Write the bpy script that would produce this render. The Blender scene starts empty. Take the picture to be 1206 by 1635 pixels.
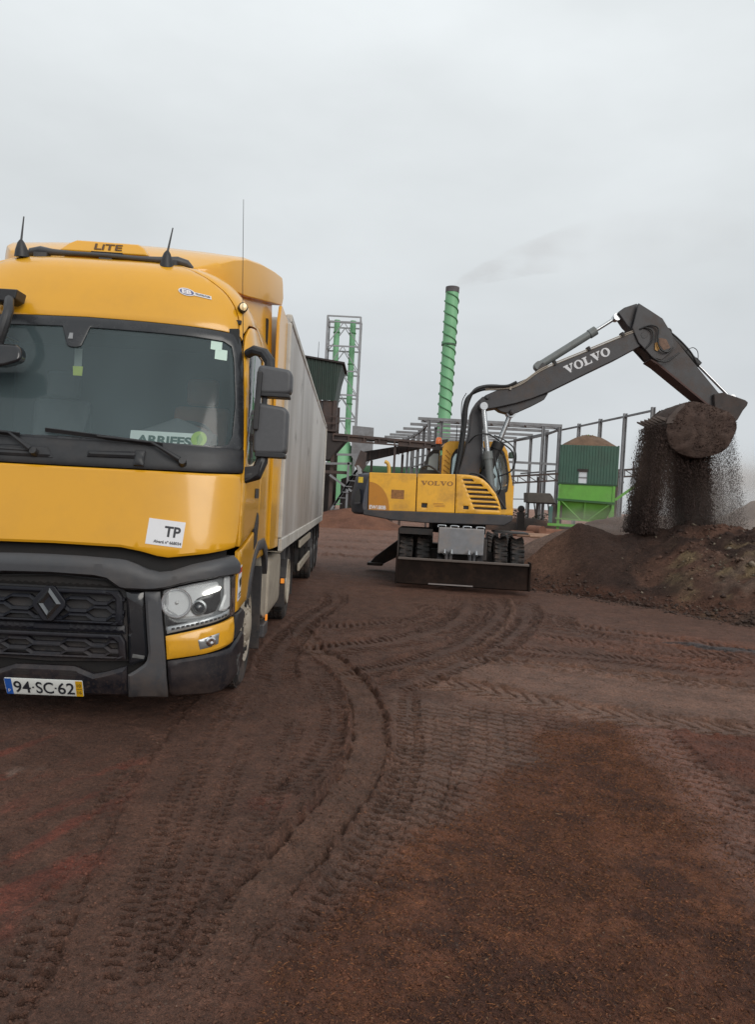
import bpy, bmesh, math, random
import numpy as np
from mathutils import Vector, Matrix, geometry, noise

random.seed(7)
SC = bpy.context.scene
COL = SC.collection
R = math.radians

# ------------------------------------------------------------------ camera
EYE, PITCH, ROLL = 1.65, R(1.66), R(3.0)
cam_d = bpy.data.cameras.new("camera")
cam = bpy.data.objects.new("camera", cam_d)
COL.objects.link(cam)
cam_d.sensor_fit = 'VERTICAL'
cam_d.sensor_height = 36.0
cam_d.lens = 1208.0 / 1635.0 * 36.0
cam_d.shift_y = 17.5 / 1635.0
cam_d.clip_start, cam_d.clip_end = 0.05, 9000
_f = Vector((0, math.cos(PITCH), -math.sin(PITCH)))
_u = Vector((0, math.sin(PITCH), math.cos(PITCH)))
_r = Vector((1, 0, 0))
_r2 = math.cos(ROLL) * _r + math.sin(ROLL) * _u
_u2 = math.cos(ROLL) * _u - math.sin(ROLL) * _r
M4 = Matrix.Identity(4)
for i in range(3):
    M4[i][0], M4[i][1], M4[i][2] = _r2[i], _u2[i], -_f[i]
M4[2][3] = EYE
cam.matrix_world = M4
SC.camera = cam

# ------------------------------------------------------------------ sky, sun, exposure
SUN_ELEV, SUN_AZ = R(26), R(152)          # behind the camera to the right, veiled by cloud
world = bpy.data.worlds.new("World")
SC.world = world
world.use_nodes = True
wn, wl = world.node_tree.nodes, world.node_tree.links
wn.clear()
w_out = wn.new("ShaderNodeOutputWorld")
w_bg = wn.new("ShaderNodeBackground")
w_bg.inputs[1].default_value = 0.1
w_sky = wn.new("ShaderNodeTexSky")
w_sky.sky_type = 'NISHITA'
w_sky.sun_disc = False
w_sky.sun_elevation = SUN_ELEV
w_sky.sun_rotation = SUN_AZ
w_hsv = wn.new("ShaderNodeHueSaturation")
w_hsv.inputs['Saturation'].default_value = 0.2
w_tc = wn.new("ShaderNodeTexCoord")
w_sep = wn.new("ShaderNodeSeparateXYZ")
wl.new(w_tc.outputs['Generated'], w_sep.inputs[0])
w_ramp = wn.new("ShaderNodeValToRGB")       # an even cloud sheet: brighter overhead than at the horizon
cr = w_ramp.color_ramp
cr.elements[0].position = 0.0
cr.elements[0].color = (0.60, 0.635, 0.655, 1)
cr.elements[1].position = 1.0
cr.elements[1].color = (0.98, 1.0, 1.0, 1)
for pos, c in ((0.16, (0.635, 0.672, 0.700, 1)), (0.32, (0.715, 0.755, 0.775, 1)), (0.55, (0.83, 0.875, 0.895, 1))):
    e = cr.elements.new(pos)
    e.color = c
wl.new(w_sep.outputs['Z'], w_ramp.inputs[0])
w_no = wn.new("ShaderNodeTexNoise")
w_no.inputs['Scale'].default_value = 2.2
w_no.inputs['Detail'].default_value = 5
w_map = wn.new("ShaderNodeMapping")
w_map.inputs['Scale'].default_value = (1, 1, 2.4)
wl.new(w_tc.outputs['Generated'], w_map.inputs[0])
wl.new(w_map.outputs[0], w_no.inputs['Vector'])
w_mr = wn.new("ShaderNodeMapRange")
w_mr.inputs[1].default_value, w_mr.inputs[2].default_value = 0.3, 0.7
w_mr.inputs[3].default_value, w_mr.inputs[4].default_value = 9.2, 11.2
wl.new(w_no.outputs[0], w_mr.inputs[0])
w_mul = wn.new("ShaderNodeVectorMath")
w_mul.operation = 'SCALE'
wl.new(w_ramp.outputs[0], w_mul.inputs[0])
wl.new(w_mr.outputs[0], w_mul.inputs['Scale'])
w_mix = wn.new("ShaderNodeMixRGB")
w_mix.inputs[0].default_value = 0.93
wl.new(w_sky.outputs[0], w_hsv.inputs['Color'])
wl.new(w_hsv.outputs[0], w_mix.inputs[1])
wl.new(w_mul.outputs[0], w_mix.inputs[2])
wl.new(w_mix.outputs[0], w_bg.inputs[0])
wl.new(w_bg.outputs[0], w_out.inputs[0])

sun_d = bpy.data.lights.new("sun", 'SUN')
sun_d.energy = 1.5
sun_d.angle = R(36)
sun_d.color = (1.0, 0.95, 0.88)
sun = bpy.data.objects.new("sun", sun_d)
COL.objects.link(sun)
_sd = Vector((math.sin(SUN_AZ) * math.cos(SUN_ELEV), math.cos(SUN_AZ) * math.cos(SUN_ELEV), math.sin(SUN_ELEV)))
sun.rotation_euler = _sd.to_track_quat('Z', 'Y').to_euler()
SC.view_settings.view_transform = 'Standard'
SC.view_settings.look = 'None'
SC.view_settings.exposure = 0.0
SC.view_settings.gamma = 1.0
SC.cycles.use_denoising = True
SC.cycles.denoising_prefilter = 'ACCURATE'
SC.cycles.denoising_input_passes = 'RGB_ALBEDO_NORMAL'
SC.cycles.max_bounces = 8
SC.cycles.transparent_max_bounces = 16
SC.cycles.volume_bounces = 1
SC.cycles.caustics_reflective = False
SC.cycles.caustics_refractive = False

# ------------------------------------------------------------------ materials
MATS = {}
def mat(name, col, rough=0.5, metal=0.0, coat=0.0, noise=0.0, nscale=6.0, bump=0.0, bscale=40.0,
        dirt=None, dirt_amt=0.5, dscale=3.0, stretch=(1, 1, 1), emit=None, estr=1.0, spec=0.5, mud=None):
    if name in MATS:
        return MATS[name]
    m = bpy.data.materials.new(name)
    m.use_nodes = True
    n, l = m.node_tree.nodes, m.node_tree.links
    b = n['Principled BSDF']
    b.inputs['Base Color'].default_value = (*col, 1)
    b.inputs['Roughness'].default_value = rough
    b.inputs['Metallic'].default_value = metal
    b.inputs['Coat Weight'].default_value = coat
    b.inputs['Coat Roughness'].default_value = 0.08
    b.inputs['Specular IOR Level'].default_value = spec
    if emit:
        b.inputs['Emission Color'].default_value = (*emit, 1)
        b.inputs['Emission Strength'].default_value = estr
    tc = n.new("ShaderNodeTexCoord")
    mp = n.new("ShaderNodeMapping")
    mp.inputs['Scale'].default_value = stretch
    l.new(tc.outputs['Object'], mp.inputs[0])
    cur = None
    if noise > 0:
        t = n.new("ShaderNodeTexNoise")
        t.inputs['Scale'].default_value = nscale
        t.inputs['Detail'].default_value = 6
        t.inputs['Roughness'].default_value = 0.62
        l.new(mp.outputs[0], t.inputs['Vector'])
        mx = n.new("ShaderNodeMixRGB")
        mx.inputs[1].default_value = (*[c * (1 - noise) for c in col], 1)
        mx.inputs[2].default_value = (*[min(1, c * (1 + noise)) for c in col], 1)
        rg = n.new("ShaderNodeMapRange")
        rg.inputs[1].default_value, rg.inputs[2].default_value = 0.3, 0.7
        l.new(t.outputs[0], rg.inputs[0])
        l.new(rg.outputs[0], mx.inputs[0])
        cur = mx.outputs[0]
    if dirt:
        t = n.new("ShaderNodeTexNoise")
        t.inputs['Scale'].default_value = dscale
        t.inputs['Detail'].default_value = 9
        t.inputs['Roughness'].default_value = 0.7
        l.new(mp.outputs[0], t.inputs['Vector'])
        rg = n.new("ShaderNodeMapRange")
        rg.inputs[1].default_value, rg.inputs[2].default_value = 0.47, 0.72
        rg.inputs[4].default_value = dirt_amt
        l.new(t.outputs[0], rg.inputs[0])
        mx = n.new("ShaderNodeMixRGB")
        l.new(rg.outputs[0], mx.inputs[0])
        if cur: l.new(cur, mx.inputs[1])
        else: mx.inputs[1].default_value = (*col, 1)
        mx.inputs[2].default_value = (*dirt, 1)
        cur = mx.outputs[0]
        r2 = n.new("ShaderNodeMapRange")
        r2.inputs[3].default_value, r2.inputs[4].default_value = rough, min(1, rough + 0.35)
        l.new(rg.outputs[0], r2.inputs[0])
        l.new(r2.outputs[0], b.inputs['Roughness'])
    if mud:                                   # dried spray thrown up from the yard: (height where it ends, amount)
        sp = n.new("ShaderNodeSeparateXYZ"); l.new(tc.outputs['Object'], sp.inputs[0])
        hz = n.new("ShaderNodeMapRange"); hz.inputs[1].default_value, hz.inputs[2].default_value = mud[0], mud[0] * .25
        l.new(sp.outputs['Z'], hz.inputs[0])
        facs = []
        for sc_, lo_, hi_ in ((5.0, .40, .75), (46.0, .50, .68)):
            t = n.new("ShaderNodeTexNoise"); t.inputs['Scale'].default_value = sc_; t.inputs['Detail'].default_value = 6; t.inputs['Roughness'].default_value = .7
            l.new(tc.outputs['Object'], t.inputs['Vector'])
            q = n.new("ShaderNodeMapRange"); q.inputs[1].default_value, q.inputs[2].default_value = lo_, hi_; l.new(t.outputs[0], q.inputs[0]); facs.append(q.outputs[0])
        mxm = n.new("ShaderNodeMath"); mxm.operation = 'MAXIMUM'; l.new(facs[0], mxm.inputs[0]); l.new(facs[1], mxm.inputs[1])
        m1 = n.new("ShaderNodeMath"); m1.operation = 'MULTIPLY'; l.new(mxm.outputs[0], m1.inputs[0]); l.new(hz.outputs[0], m1.inputs[1])
        m2 = n.new("ShaderNodeMath"); m2.operation = 'MULTIPLY'; m2.inputs[1].default_value = mud[1]; l.new(m1.outputs[0], m2.inputs[0])
        mx = n.new("ShaderNodeMixRGB"); l.new(m2.outputs[0], mx.inputs[0])
        if cur: l.new(cur, mx.inputs[1])
        else: mx.inputs[1].default_value = (*col, 1)
        mx.inputs[2].default_value = (.115, .078, .060, 1); cur = mx.outputs[0]
    if cur: l.new(cur, b.inputs['Base Color'])
    if bump > 0:
        t = n.new("ShaderNodeTexNoise")
        t.inputs['Scale'].default_value = bscale
        t.inputs['Detail'].default_value = 5
        l.new(mp.outputs[0], t.inputs['Vector'])
        bp = n.new("ShaderNodeBump")
        bp.inputs['Strength'].default_value = bump
        bp.inputs['Distance'].default_value = 0.02
        l.new(t.outputs[0], bp.inputs['Height'])
        l.new(bp.outputs[0], b.inputs['Normal'])
    MATS[name] = m
    return m

def glass_mat(name, tint, film, film_amt, ior=1.5, rough=0.02, fscale=3.0, stretch=(1, 1, 1)):
    """see-through pane: clear tint + fresnel gloss + a thin diffuse film: dust, painted sky veil"""
    m = bpy.data.materials.new(name)
    m.use_nodes = True
    n, l = m.node_tree.nodes, m.node_tree.links
    n.clear()
    o = n.new("ShaderNodeOutputMaterial")
    tr = n.new("ShaderNodeBsdfTransparent"); tr.inputs[0].default_value = (*tint, 1)
    gl = n.new("ShaderNodeBsdfGlossy"); gl.inputs['Roughness'].default_value = rough
    df = n.new("ShaderNodeBsdfDiffuse"); df.inputs[0].default_value = (*film, 1)
    fr = n.new("ShaderNodeFresnel"); fr.inputs[0].default_value = ior
    tc = n.new("ShaderNodeTexCoord"); mp = n.new("ShaderNodeMapping")
    mp.inputs['Scale'].default_value = stretch
    no = n.new("ShaderNodeTexNoise"); no.inputs['Scale'].default_value = fscale; no.inputs['Detail'].default_value = 6
    l.new(tc.outputs['Object'], mp.inputs[0]); l.new(mp.outputs[0], no.inputs['Vector'])
    rg = n.new("ShaderNodeMapRange")
    rg.inputs[1].default_value, rg.inputs[2].default_value = 0.3, 0.7
    rg.inputs[3].default_value, rg.inputs[4].default_value = film_amt * 0.7, film_amt * 1.3
    l.new(no.outputs[0], rg.inputs[0])
    m1 = n.new("ShaderNodeMixShader"); m2 = n.new("ShaderNodeMixShader")
    l.new(rg.outputs[0], m1.inputs[0]); l.new(tr.outputs[0], m1.inputs[1]); l.new(df.outputs[0], m1.inputs[2])
    l.new(fr.outputs[0], m2.inputs[0]); l.new(m1.outputs[0], m2.inputs[1]); l.new(gl.outputs[0], m2.inputs[2])
    l.new(m2.outputs[0], o.inputs[0])
    MATS[name] = m
    return m

yellow = mat("truck_yellow_paint", (0.71, 0.350, 0.014), 0.28, coat=0.5, noise=0.02, nscale=1.5, dirt=(0.25, 0.14, 0.05), dirt_amt=0.14, dscale=1.6, bump=0.012, bscale=14, mud=(1.0, .5))
black_pl = mat("black_plastic", (0.018, 0.019, 0.022), 0.48, noise=0.2, nscale=30, dirt=(0.07, 0.06, 0.055), dirt_amt=0.35, dscale=4, bump=0.04, bscale=220, mud=(1.1, .6))
black_gl = mat("black_gloss", (0.012, 0.013, 0.016), 0.18, coat=0.3, dirt=(0.06, 0.05, 0.045), dirt_amt=0.3)
frit_m = mat("frit_black", (0.022, 0.024, 0.028), 0.25, dirt=(0.09, 0.09, 0.09), dirt_amt=0.3)
grey_pl = mat("grey_plastic_trim", (0.050, 0.052, 0.058), 0.45, noise=0.06, nscale=12, dirt=(0.12, 0.10, 0.085), dirt_amt=0.35, dscale=2.5, bump=0.05, bscale=160, mud=(.9, .5))
bump_pl = mat("bumper_plastic", (0.008, 0.009, 0.014), 0.42, spec=.35, noise=0.1, nscale=10, dirt=(0.05, 0.04, 0.036), dirt_amt=0.22, dscale=3, bump=0.03, bscale=120, mud=(.75, .6))
mirror_pl = mat("mirror_housing_plastic", (0.075, 0.078, 0.085), 0.5, noise=0.08, nscale=30, bump=0.05, bscale=260)
chrome = mat("chrome", (0.75, 0.76, 0.78), 0.12, metal=1.0)
steel = mat("bright_steel", (0.52, 0.54, 0.56), 0.25, metal=0.9, dirt=(0.1, 0.08, 0.06), dirt_amt=0.35)
rubber = mat("tyre_rubber", (0.022, 0.021, 0.021), 0.85, noise=0.3, nscale=8, dirt=(0.11, 0.075, 0.06), dirt_amt=0.95, dscale=5, bump=0.15, bscale=60)
dark = mat("dark_underbody", (0.012, 0.011, 0.011), 0.8, dirt=(0.05, 0.035, 0.03), dirt_amt=0.5)
cream = mat("cream_painted_trim", (0.40, 0.355, 0.285), 0.5, noise=0.08, nscale=4, dirt=(0.13, 0.10, 0.08), dirt_amt=0.5, dscale=4, mud=(1.1, .8))
white_st = mat("white_sticker", (0.72, 0.73, 0.76), 0.45, dirt=(0.4, 0.36, 0.32), dirt_amt=0.25)
ink = mat("black_ink", (0.02, 0.022, 0.03), 0.5)
red_ink = mat("red_ink", (0.5, 0.03, 0.03), 0.5)
blue_ink = mat("blue_band", (0.02, 0.10, 0.42), 0.45)
plate_w = mat("plate_white", (0.70, 0.72, 0.70), 0.35)
plate_y = mat("plate_yellow", (0.65, 0.36, 0.01), 0.35)
amber_lit = mat("amber_lamp_lit", (0.6, 0.2, 0.02), 0.3, emit=(1.0, 0.33, 0.05), estr=.4)
warm_lit = mat("warm_lamp_lit", (0.7, 0.6, 0.4), 0.2, emit=(1.0, 0.75, 0.4), estr=0.5)
drl_lit = mat("daylight_led_lit", (0.9, 0.9, 0.9), 0.2, emit=(1.0, 0.95, 0.84), estr=2.2)
clear = glass_mat("clear_lens", (0.97, 0.98, 0.98), (0.5, 0.5, 0.5), 0.03, 1.25)
ws_glass = glass_mat("windscreen_glass", (0.82, 0.88, 0.88), (0.25, 0.345, 0.37), 0.21, 1.40, 0.06, 1.1, (1, 1, 0.4))  # teal film colour paints in the veil of reflected sky, along with dust
side_glass = glass_mat("side_window_glass", (0.5, 0.55, 0.56), (0.3, 0.33, 0.34), 0.12, 1.9, 0.01, 3)
exc_glass = glass_mat("machine_cab_glass", (0.75, 0.82, 0.82), (0.4, 0.45, 0.45), 0.2, 1.5, 0.03, 4)

# ------------------------------------------------------------------ geometry helpers
class Root:
    pass
def root(name, label, cat, loc=(0, 0, 0), rotz=0.0, org=(0, 0, 0), group=None):
    o = bpy.data.objects.new(name, None)
    COL.objects.link(o)
    o.location = loc
    o.rotation_euler = (0, 0, rotz)
    o.empty_display_size = 0.2
    o['label'], o['category'] = label, cat
    if group: o['group'] = group
    r = Root(); r.o = o; r.org = np.array(org, float)
    return r
def tag(o, label, cat, group=None, kind=None):
    o['label'], o['category'] = label, cat
    if group: o['group'] = group
    if kind: o['kind'] = kind
    return o

CUR = None                                    # the thing being built
def _link(name, me, m, parent):
    o = bpy.data.objects.new(name, me)
    COL.objects.link(o)
    if m is not None and len(me.materials) == 0: me.materials.append(m)
    if parent is not None: o.parent = parent.o if isinstance(parent, Root) else parent
    return o
DEF = object()
class G:
    def __init__(s): s.v = []; s.f = []
    def add(s, vs, fs):
        k = len(s.v); s.v += [tuple(map(float, p)) for p in vs]; s.f += [tuple(i + k for i in f) for f in fs]; return s
    def box(s, c, d, rot=None):
        vs = []
        for x in (-.5, .5):
            for y in (-.5, .5):
                for z in (-.5, .5):
                    p = Vector((x * d[0], y * d[1], z * d[2]))
                    if rot is not None: p = rot @ p
                    vs.append((c[0] + p.x, c[1] + p.y, c[2] + p.z))
        return s.add(vs, [(0, 1, 3, 2), (4, 6, 7, 5), (0, 4, 5, 1), (2, 3, 7, 6), (0, 2, 6, 4), (1, 5, 7, 3)])
    def b2(s, a, b):
        return s.box([(p + q) / 2 for p, q in zip(a, b)], [abs(q - p) for p, q in zip(a, b)])
    def beam(s, p, q, w, h, up=(0, 0, 1)):
        p, q = Vector(p), Vector(q); d = (q - p); L = d.length; d.normalize()
        u = Vector(up)
        if abs(d.dot(u)) > .98: u = Vector((1, 0, 0))
        x = d.cross(u).normalized(); z = x.cross(d).normalized()
        return s.box((p + q) / 2, (w, L, h), Matrix((x, d, z)).transposed())
    def cyl(s, p, q, r0, r1=None, n=16):
        r1 = r0 if r1 is None else r1
        return s.loft([(p, r0), (q, r1)], n)
    def loft(s, st, n=12):
        """round tube through stations (point, radius)"""
        pts = [Vector(p) for p, _ in st]; k0 = len(s.v); ref = None
        for i, (p, r) in enumerate(st):
            a = pts[max(i - 1, 0)]; b = pts[min(i + 1, len(pts) - 1)]
            d = (b - a).normalized()
            if ref is None:
                ref = Vector((0, 0, 1)) if abs(d.z) < .9 else Vector((1, 0, 0))
            x = d.cross(ref).normalized(); y = x.cross(d).normalized(); ref = y
            for j in range(n):
                t = 2 * math.pi * j / n
                q = pts[i] + x * (r * math.cos(t)) + y * (r * math.sin(t))
                s.v.append(tuple(q))
        for i in range(len(st) - 1):
            for j in range(n):
                a = k0 + i * n + j; b = k0 + i * n + (j + 1) % n
                s.f.append((a, b, b + n, a + n))
        s.f.append(tuple(k0 + j for j in range(n))[::-1])
        e = k0 + (len(st) - 1) * n
        s.f.append(tuple(e + j for j in range(n)))
        return s
    def tube(s, pts, r, n=8, k=4):
        """smooth hose through points"""
        P = [Vector(p) for p in pts]; out = []
        for i in range(len(P) - 1):
            p0, p1, p2, p3 = P[max(i - 1, 0)], P[i], P[i + 1], P[min(i + 2, len(P) - 1)]
            for j in range(k):
                t = j / k
                out.append(0.5 * ((2 * p1) + (p2 - p0) * t + (2 * p0 - 5 * p1 + 4 * p2 - p3) * t * t + (3 * p1 - p0 - 3 * p2 + p3) * t ** 3))
        out.append(P[-1])
        return s.loft([(p, r) for p in out], n)
    def prism(s, poly, fn, d0, d1):
        n = len(poly)
        vs = [fn(u, v, d0) for u, v in poly] + [fn(u, v, d1) for u, v in poly]
        fs = [tuple(range(n)), tuple(range(2 * n - 1, n - 1, -1))]
        fs += [(i, i + n, (i + 1) % n + n, (i + 1) % n) for i in range(n)]
        return s.add(vs, fs)
    def lathe(s, prof, o, ax=(1, 0, 0), n=40):
        ax = Vector(ax).normalized(); ref = Vector((0, 0, 1)) if abs(ax.z) < .9 else Vector((1, 0, 0))
        x = ax.cross(ref).normalized(); y = ax.cross(x)
        k0 = len(s.v); o = Vector(o)
        for r, h in prof:
            for j in range(n):
                t = 2 * math.pi * j / n
                s.v.append(tuple(o + ax * h + x * (max(r, 1e-4) * math.cos(t)) + y * (max(r, 1e-4) * math.sin(t))))
        for i in range(len(prof) - 1):
            for j in range(n):
                a = k0 + i * n + j; b = k0 + i * n + (j + 1) % n
                s.f.append((a, b, b + n, a + n))
        return s
    def build(s, name, m, parent=DEF, bevel=0.0, smooth=35, seg=2, fix=True):
        if parent is DEF: parent = CUR
        base = parent if isinstance(parent, Root) else CUR
        org = base.org if base is not None and parent is not None else np.zeros(3)
        me = bpy.data.meshes.new(name)
        me.from_pydata([tuple(np.array(p) - org) for p in s.v], [], s.f)
        if fix:
            bm = bmesh.new(); bm.from_mesh(me)
            bmesh.ops.recalc_face_normals(bm, faces=bm.faces)
            bm.to_mesh(me); bm.free()
        me.update()
        if smooth:
            me.polygons.foreach_set('use_smooth', [True] * len(me.polygons))
            me.set_sharp_from_angle(angle=R(smooth))
        o = _link(name, me, m, parent)
        if bevel > 0:
            b = o.modifiers.new("bevel", 'BEVEL')
            b.width = bevel; b.segments = seg; b.limit_method = 'ANGLE'; b.angle_limit = R(40); b.harden_normals = True
        return o

def resample(poly, step):
    out = []; n = len(poly)
    for i in range(n):
        a, b = np.array(poly[i], float), np.array(poly[(i + 1) % n], float)
        k = max(1, int(math.ceil(np.linalg.norm(b - a) / step)))
        for j in range(k): out.append(tuple(a + (b - a) * j / k))
    return out
def rnd(poly, r, k=4):
    """round the corners of a polygon with radius-like distance r"""
    out = []; n = len(poly)
    for i in range(n):
        p = np.array(poly[i], float); a = np.array(poly[i - 1], float); b = np.array(poly[(i + 1) % n], float)
        da, db = np.linalg.norm(a - p), np.linalg.norm(b - p)
        ra, rb = min(r, da * .48), min(r, db * .48)
        s_, e_ = p + (a - p) / da * ra, p + (b - p) / db * rb
        for j in range(k + 1):
            t = j / k
            out.append(tuple((1 - t) ** 2 * s_ + 2 * t * (1 - t) * p + t * t * e_))
    return out
def inside(P, poly):
    x, y = P[:, 0], P[:, 1]; r = np.zeros(len(P), bool); n = len(poly)
    for i in range(n):
        (x0, y0), (x1, y1) = poly[i], poly[i - 1]
        c = ((y0 > y) != (y1 > y))
        with np.errstate(divide='ignore', invalid='ignore'):
            r ^= c & (x < (x1 - x0) * (y - y0) / (y1 - y0 + 1e-12) + x0)
    return r
def dist_poly(P, poly):
    d = np.full(len(P), 1e9); n = len(poly)
    for i in range(n):
        a, b = np.array(poly[i]), np.array(poly[(i + 1) % n]); ab = b - a
        t = np.clip(((P - a) @ ab) / (ab @ ab + 1e-12), 0, 1)
        d = np.minimum(d, np.linalg.norm(P - a - t[:, None] * ab, axis=1))
    return d
def area(p):
    return 0.5 * sum(p[i - 1][0] * p[i][1] - p[i][0] * p[i - 1][1] for i in range(len(p)))
def panel(name, outer, fn, m, parent=DEF, holes=(), thick=0.02, off=0.0, step=0.05, edge=0.006, ew=0.012, smooth=32, shell=True):
    """sheet-metal panel: outline (u,v) laid on a surface fn(u,v,offset)->xyz, with thickness and rolled edges"""
    if parent is DEF: parent = CUR
    base = parent if isinstance(parent, Root) else CUR
    if area(outer) < 0: outer = outer[::-1]
    ob = resample(outer, step); hb = [resample(h if area(h) < 0 else h[::-1], step) for h in holes]
    A = np.array(ob); lo, hi = A.min(0), A.max(0)
    gx = np.arange(lo[0] + step / 2, hi[0], step); gy = np.arange(lo[1] + step / 2, hi[1], step)
    Q = np.array([(x + (step * .25 if j % 2 else -step * .25), y) for j, y in enumerate(gy) for x in gx]) if len(gx) and len(gy) else np.zeros((0, 2))
    loops = [ob] + hb
    rings = []
    if edge > 0:
        for lp in loops:
            n = len(lp)
            for i in range(n):
                a, p, b = np.array(lp[i - 1]), np.array(lp[i]), np.array(lp[(i + 1) % n])
                t = (b - a); L = np.linalg.norm(t)
                if L < 1e-9: continue
                nrm = np.array([-t[1], t[0]]) / L
                rings.append(p + nrm * ew)
    def ok(P, dmin):
        if not len(P): return P
        k = inside(P, ob)
        for h in hb: k &= ~inside(P, h)
        P = P[k]
        for lp in loops:
            if len(P): P = P[dist_poly(P, lp) > dmin]
        return P
    Q = ok(Q, max(step * .45, ew * 1.6 if edge > 0 else 0))
    RG = ok(np.array(rings), ew * .8) if len(rings) else np.zeros((0, 2))
    pts = []; edges = []
    for lp in loops:
        k = len(pts); pts += [Vector(p) for p in lp]; n = len(lp)
        edges += [(k + i, k + (i + 1) % n) for i in range(n)]
    nb = len(pts)
    pts += [Vector(p) for p in RG] + [Vector(p) for p in Q]
    V, E, F_, ov, oe, of = geometry.delaunay_2d_cdt(pts, edges, [], 0, 1e-6)
    V = np.array([(p.x, p.y) for p in V])
    tri = [tuple(f) for f in F_]
    cen = np.array([V[list(f)].mean(0) for f in tri])
    keep = inside(cen, ob)
    for h in hb: keep &= ~inside(cen, h)
    tri = [f for f, k in zip(tri, keep) if k]
    isb = np.zeros(len(V), bool)
    for i, src in enumerate(ov):
        if any(q < nb for q in src): isb[i] = True
    top = [fn(u, v, off - (edge if b else 0)) for (u, v), b in zip(V, isb)]
    bot = [fn(u, v, off - thick) for (u, v) in V]
    n = len(V); fs = [f for f in tri] + [tuple(i + n for i in f[::-1]) for f in tri]
    cnt = {}
    for f in tri:
        for i in range(3):
            e = (f[i], f[(i + 1) % 3]); cnt[e] = cnt.get(e, 0) + 1
    for (a, b) in list(cnt):
        if (b, a) not in cnt: fs.append((b, a, a + n, b + n))
    g = G(); g.v = [tuple(p) for p in top + bot]; g.f = fs
    if not shell: g.v = g.v[:n]; g.f = list(tri)
    return g.build(name, m, parent, smooth=smooth, fix=shell)

_font = None
def text_polys(body, size, bold=0.0):
    cu = bpy.data.curves.new("lettering", 'FONT')
    cu.body = body; cu.size = size; cu.resolution_u = 4
    cu.offset = bold
    cu.align_x = 'CENTER'; cu.align_y = 'CENTER'
    o = bpy.data.objects.new("lettering", cu)
    me = bpy.data.meshes.new_from_object(o)
    vs = [(v.co.x, v.co.y) for v in me.vertices]; fs = [tuple(p.vertices) for p in me.polygons]
    bpy.data.objects.remove(o); bpy.data.curves.remove(cu); bpy.data.meshes.remove(me)
    return vs, fs
def lettering(name, body, size, fn, m, parent=DEF, sx=1.0, bold=0.0, rot=0.0, fit=None):
    """flat lettering laid on a surface: fn(u,v)->xyz with (0,0) at the centre; fit = wanted width"""
    vs, fs = text_polys(body, size, bold)
    xs = [v[0] for v in vs]; ys = [v[1] for v in vs]
    cx, cy = (min(xs) + max(xs)) / 2, (min(ys) + max(ys)) / 2
    if fit: sx = fit / (max(xs) - min(xs))
    c, s_ = math.cos(rot), math.sin(rot)
    g = G()
    P = []
    for x, y in vs:
        x = (x - cx) * sx; y = y - cy
        P.append(fn(x * c - y * s_, x * s_ + y * c))
    g.add(P, fs)
    return g.build(name, m, parent, smooth=0, fix=False)
def polys(name, plist, fn, m, parent=DEF):
    g = G()
    for p in plist:
        if isinstance(p, tuple): vs, fs = p; g.add([fn(*q) for q in vs], fs)
        else: g.add([fn(*q) for q in p], [tuple(range(len(p)))])
    return g.build(name, m, parent, smooth=0, fix=False)
def serif_word(w, h):
    """wide slab-serif capitals V O L in (u,v); returns faces for the word V-O-L-V-O, width w, height h"""
    def V(x, a):
        y0, y1 = -h / 2, h / 2; s_ = .13 * h
        st = .34 * a
        return [[(x + .02*a, y1), (x + .52*a, y1), (x + .52*a, y1 - s_), (x + .02*a, y1 - s_)],
                [(x + .66*a, y1), (x + 1.02*a, y1), (x + 1.02*a, y1 - s_), (x + .66*a, y1 - s_)],
                [(x + .10*a, y1 - s_), (x + .10*a + st, y1 - s_), (x + .66*a, y0 + .22 * h), (x + .58*a, y0), (x + .47*a, y0)],
                [(x + .77*a, y1 - s_), (x + .92*a, y1 - s_), (x + .58*a, y0), (x + .62*a, y0 + .3 * h)]]
    def O(x, a):
        out = []; n = 36
        for i in range(n):
            t0, t1 = 2 * math.pi * i / n, 2 * math.pi * (i + 1) / n
            q = lambda t, rx, ry: (x + a / 2 + rx * math.cos(t), ry * math.sin(t))
            out.append([q(t0, a * .5, h * .53), q(t1, a * .5, h * .53), q(t1, a * .24, h * .40), q(t0, a * .24, h * .40)])
        return out
    def L(x, a):
        y0, y1 = -h / 2, h / 2; s_ = .13 * h
        return [[(x, y1), (x + .58*a, y1), (x + .58*a, y1 - s_), (x, y1 - s_)],
                [(x + .13*a, y1 - s_), (x + .45*a, y1 - s_), (x + .45*a, y0 + s_), (x + .13*a, y0 + s_)],
                [(x, y0 + s_), (x + .78*a, y0 + s_), (x + a, y0 + s_), (x + a, y0), (x, y0)],
                [(x + .84*a, y0 + s_), (x + a, y0 + s_), (x + a, y0 + .46 * h)]]
    u = w / 5.0; out = []; x = -w / 2
    for ch, a in (("V", 1.06), ("O", .98), ("L", .88), ("V", 1.06), ("O", .98)):
        out += dict(V=V, O=O, L=L)[ch](x, a * u * .97); x += a * u * 1.005
    return out
# ================================================================== TRUCK
T_ROT = R(2.2)
T0 = Vector((-2.185, 5.06, 0))
_ax = Vector((-math.sin(T_ROT), math.cos(T_ROT), 0)); _lx = Vector((math.cos(T_ROT), math.sin(T_ROT), 0))
def truck_world(x, y, z=0): return T0 + _lx * x + _ax * y + Vector((0, 0, z))

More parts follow.
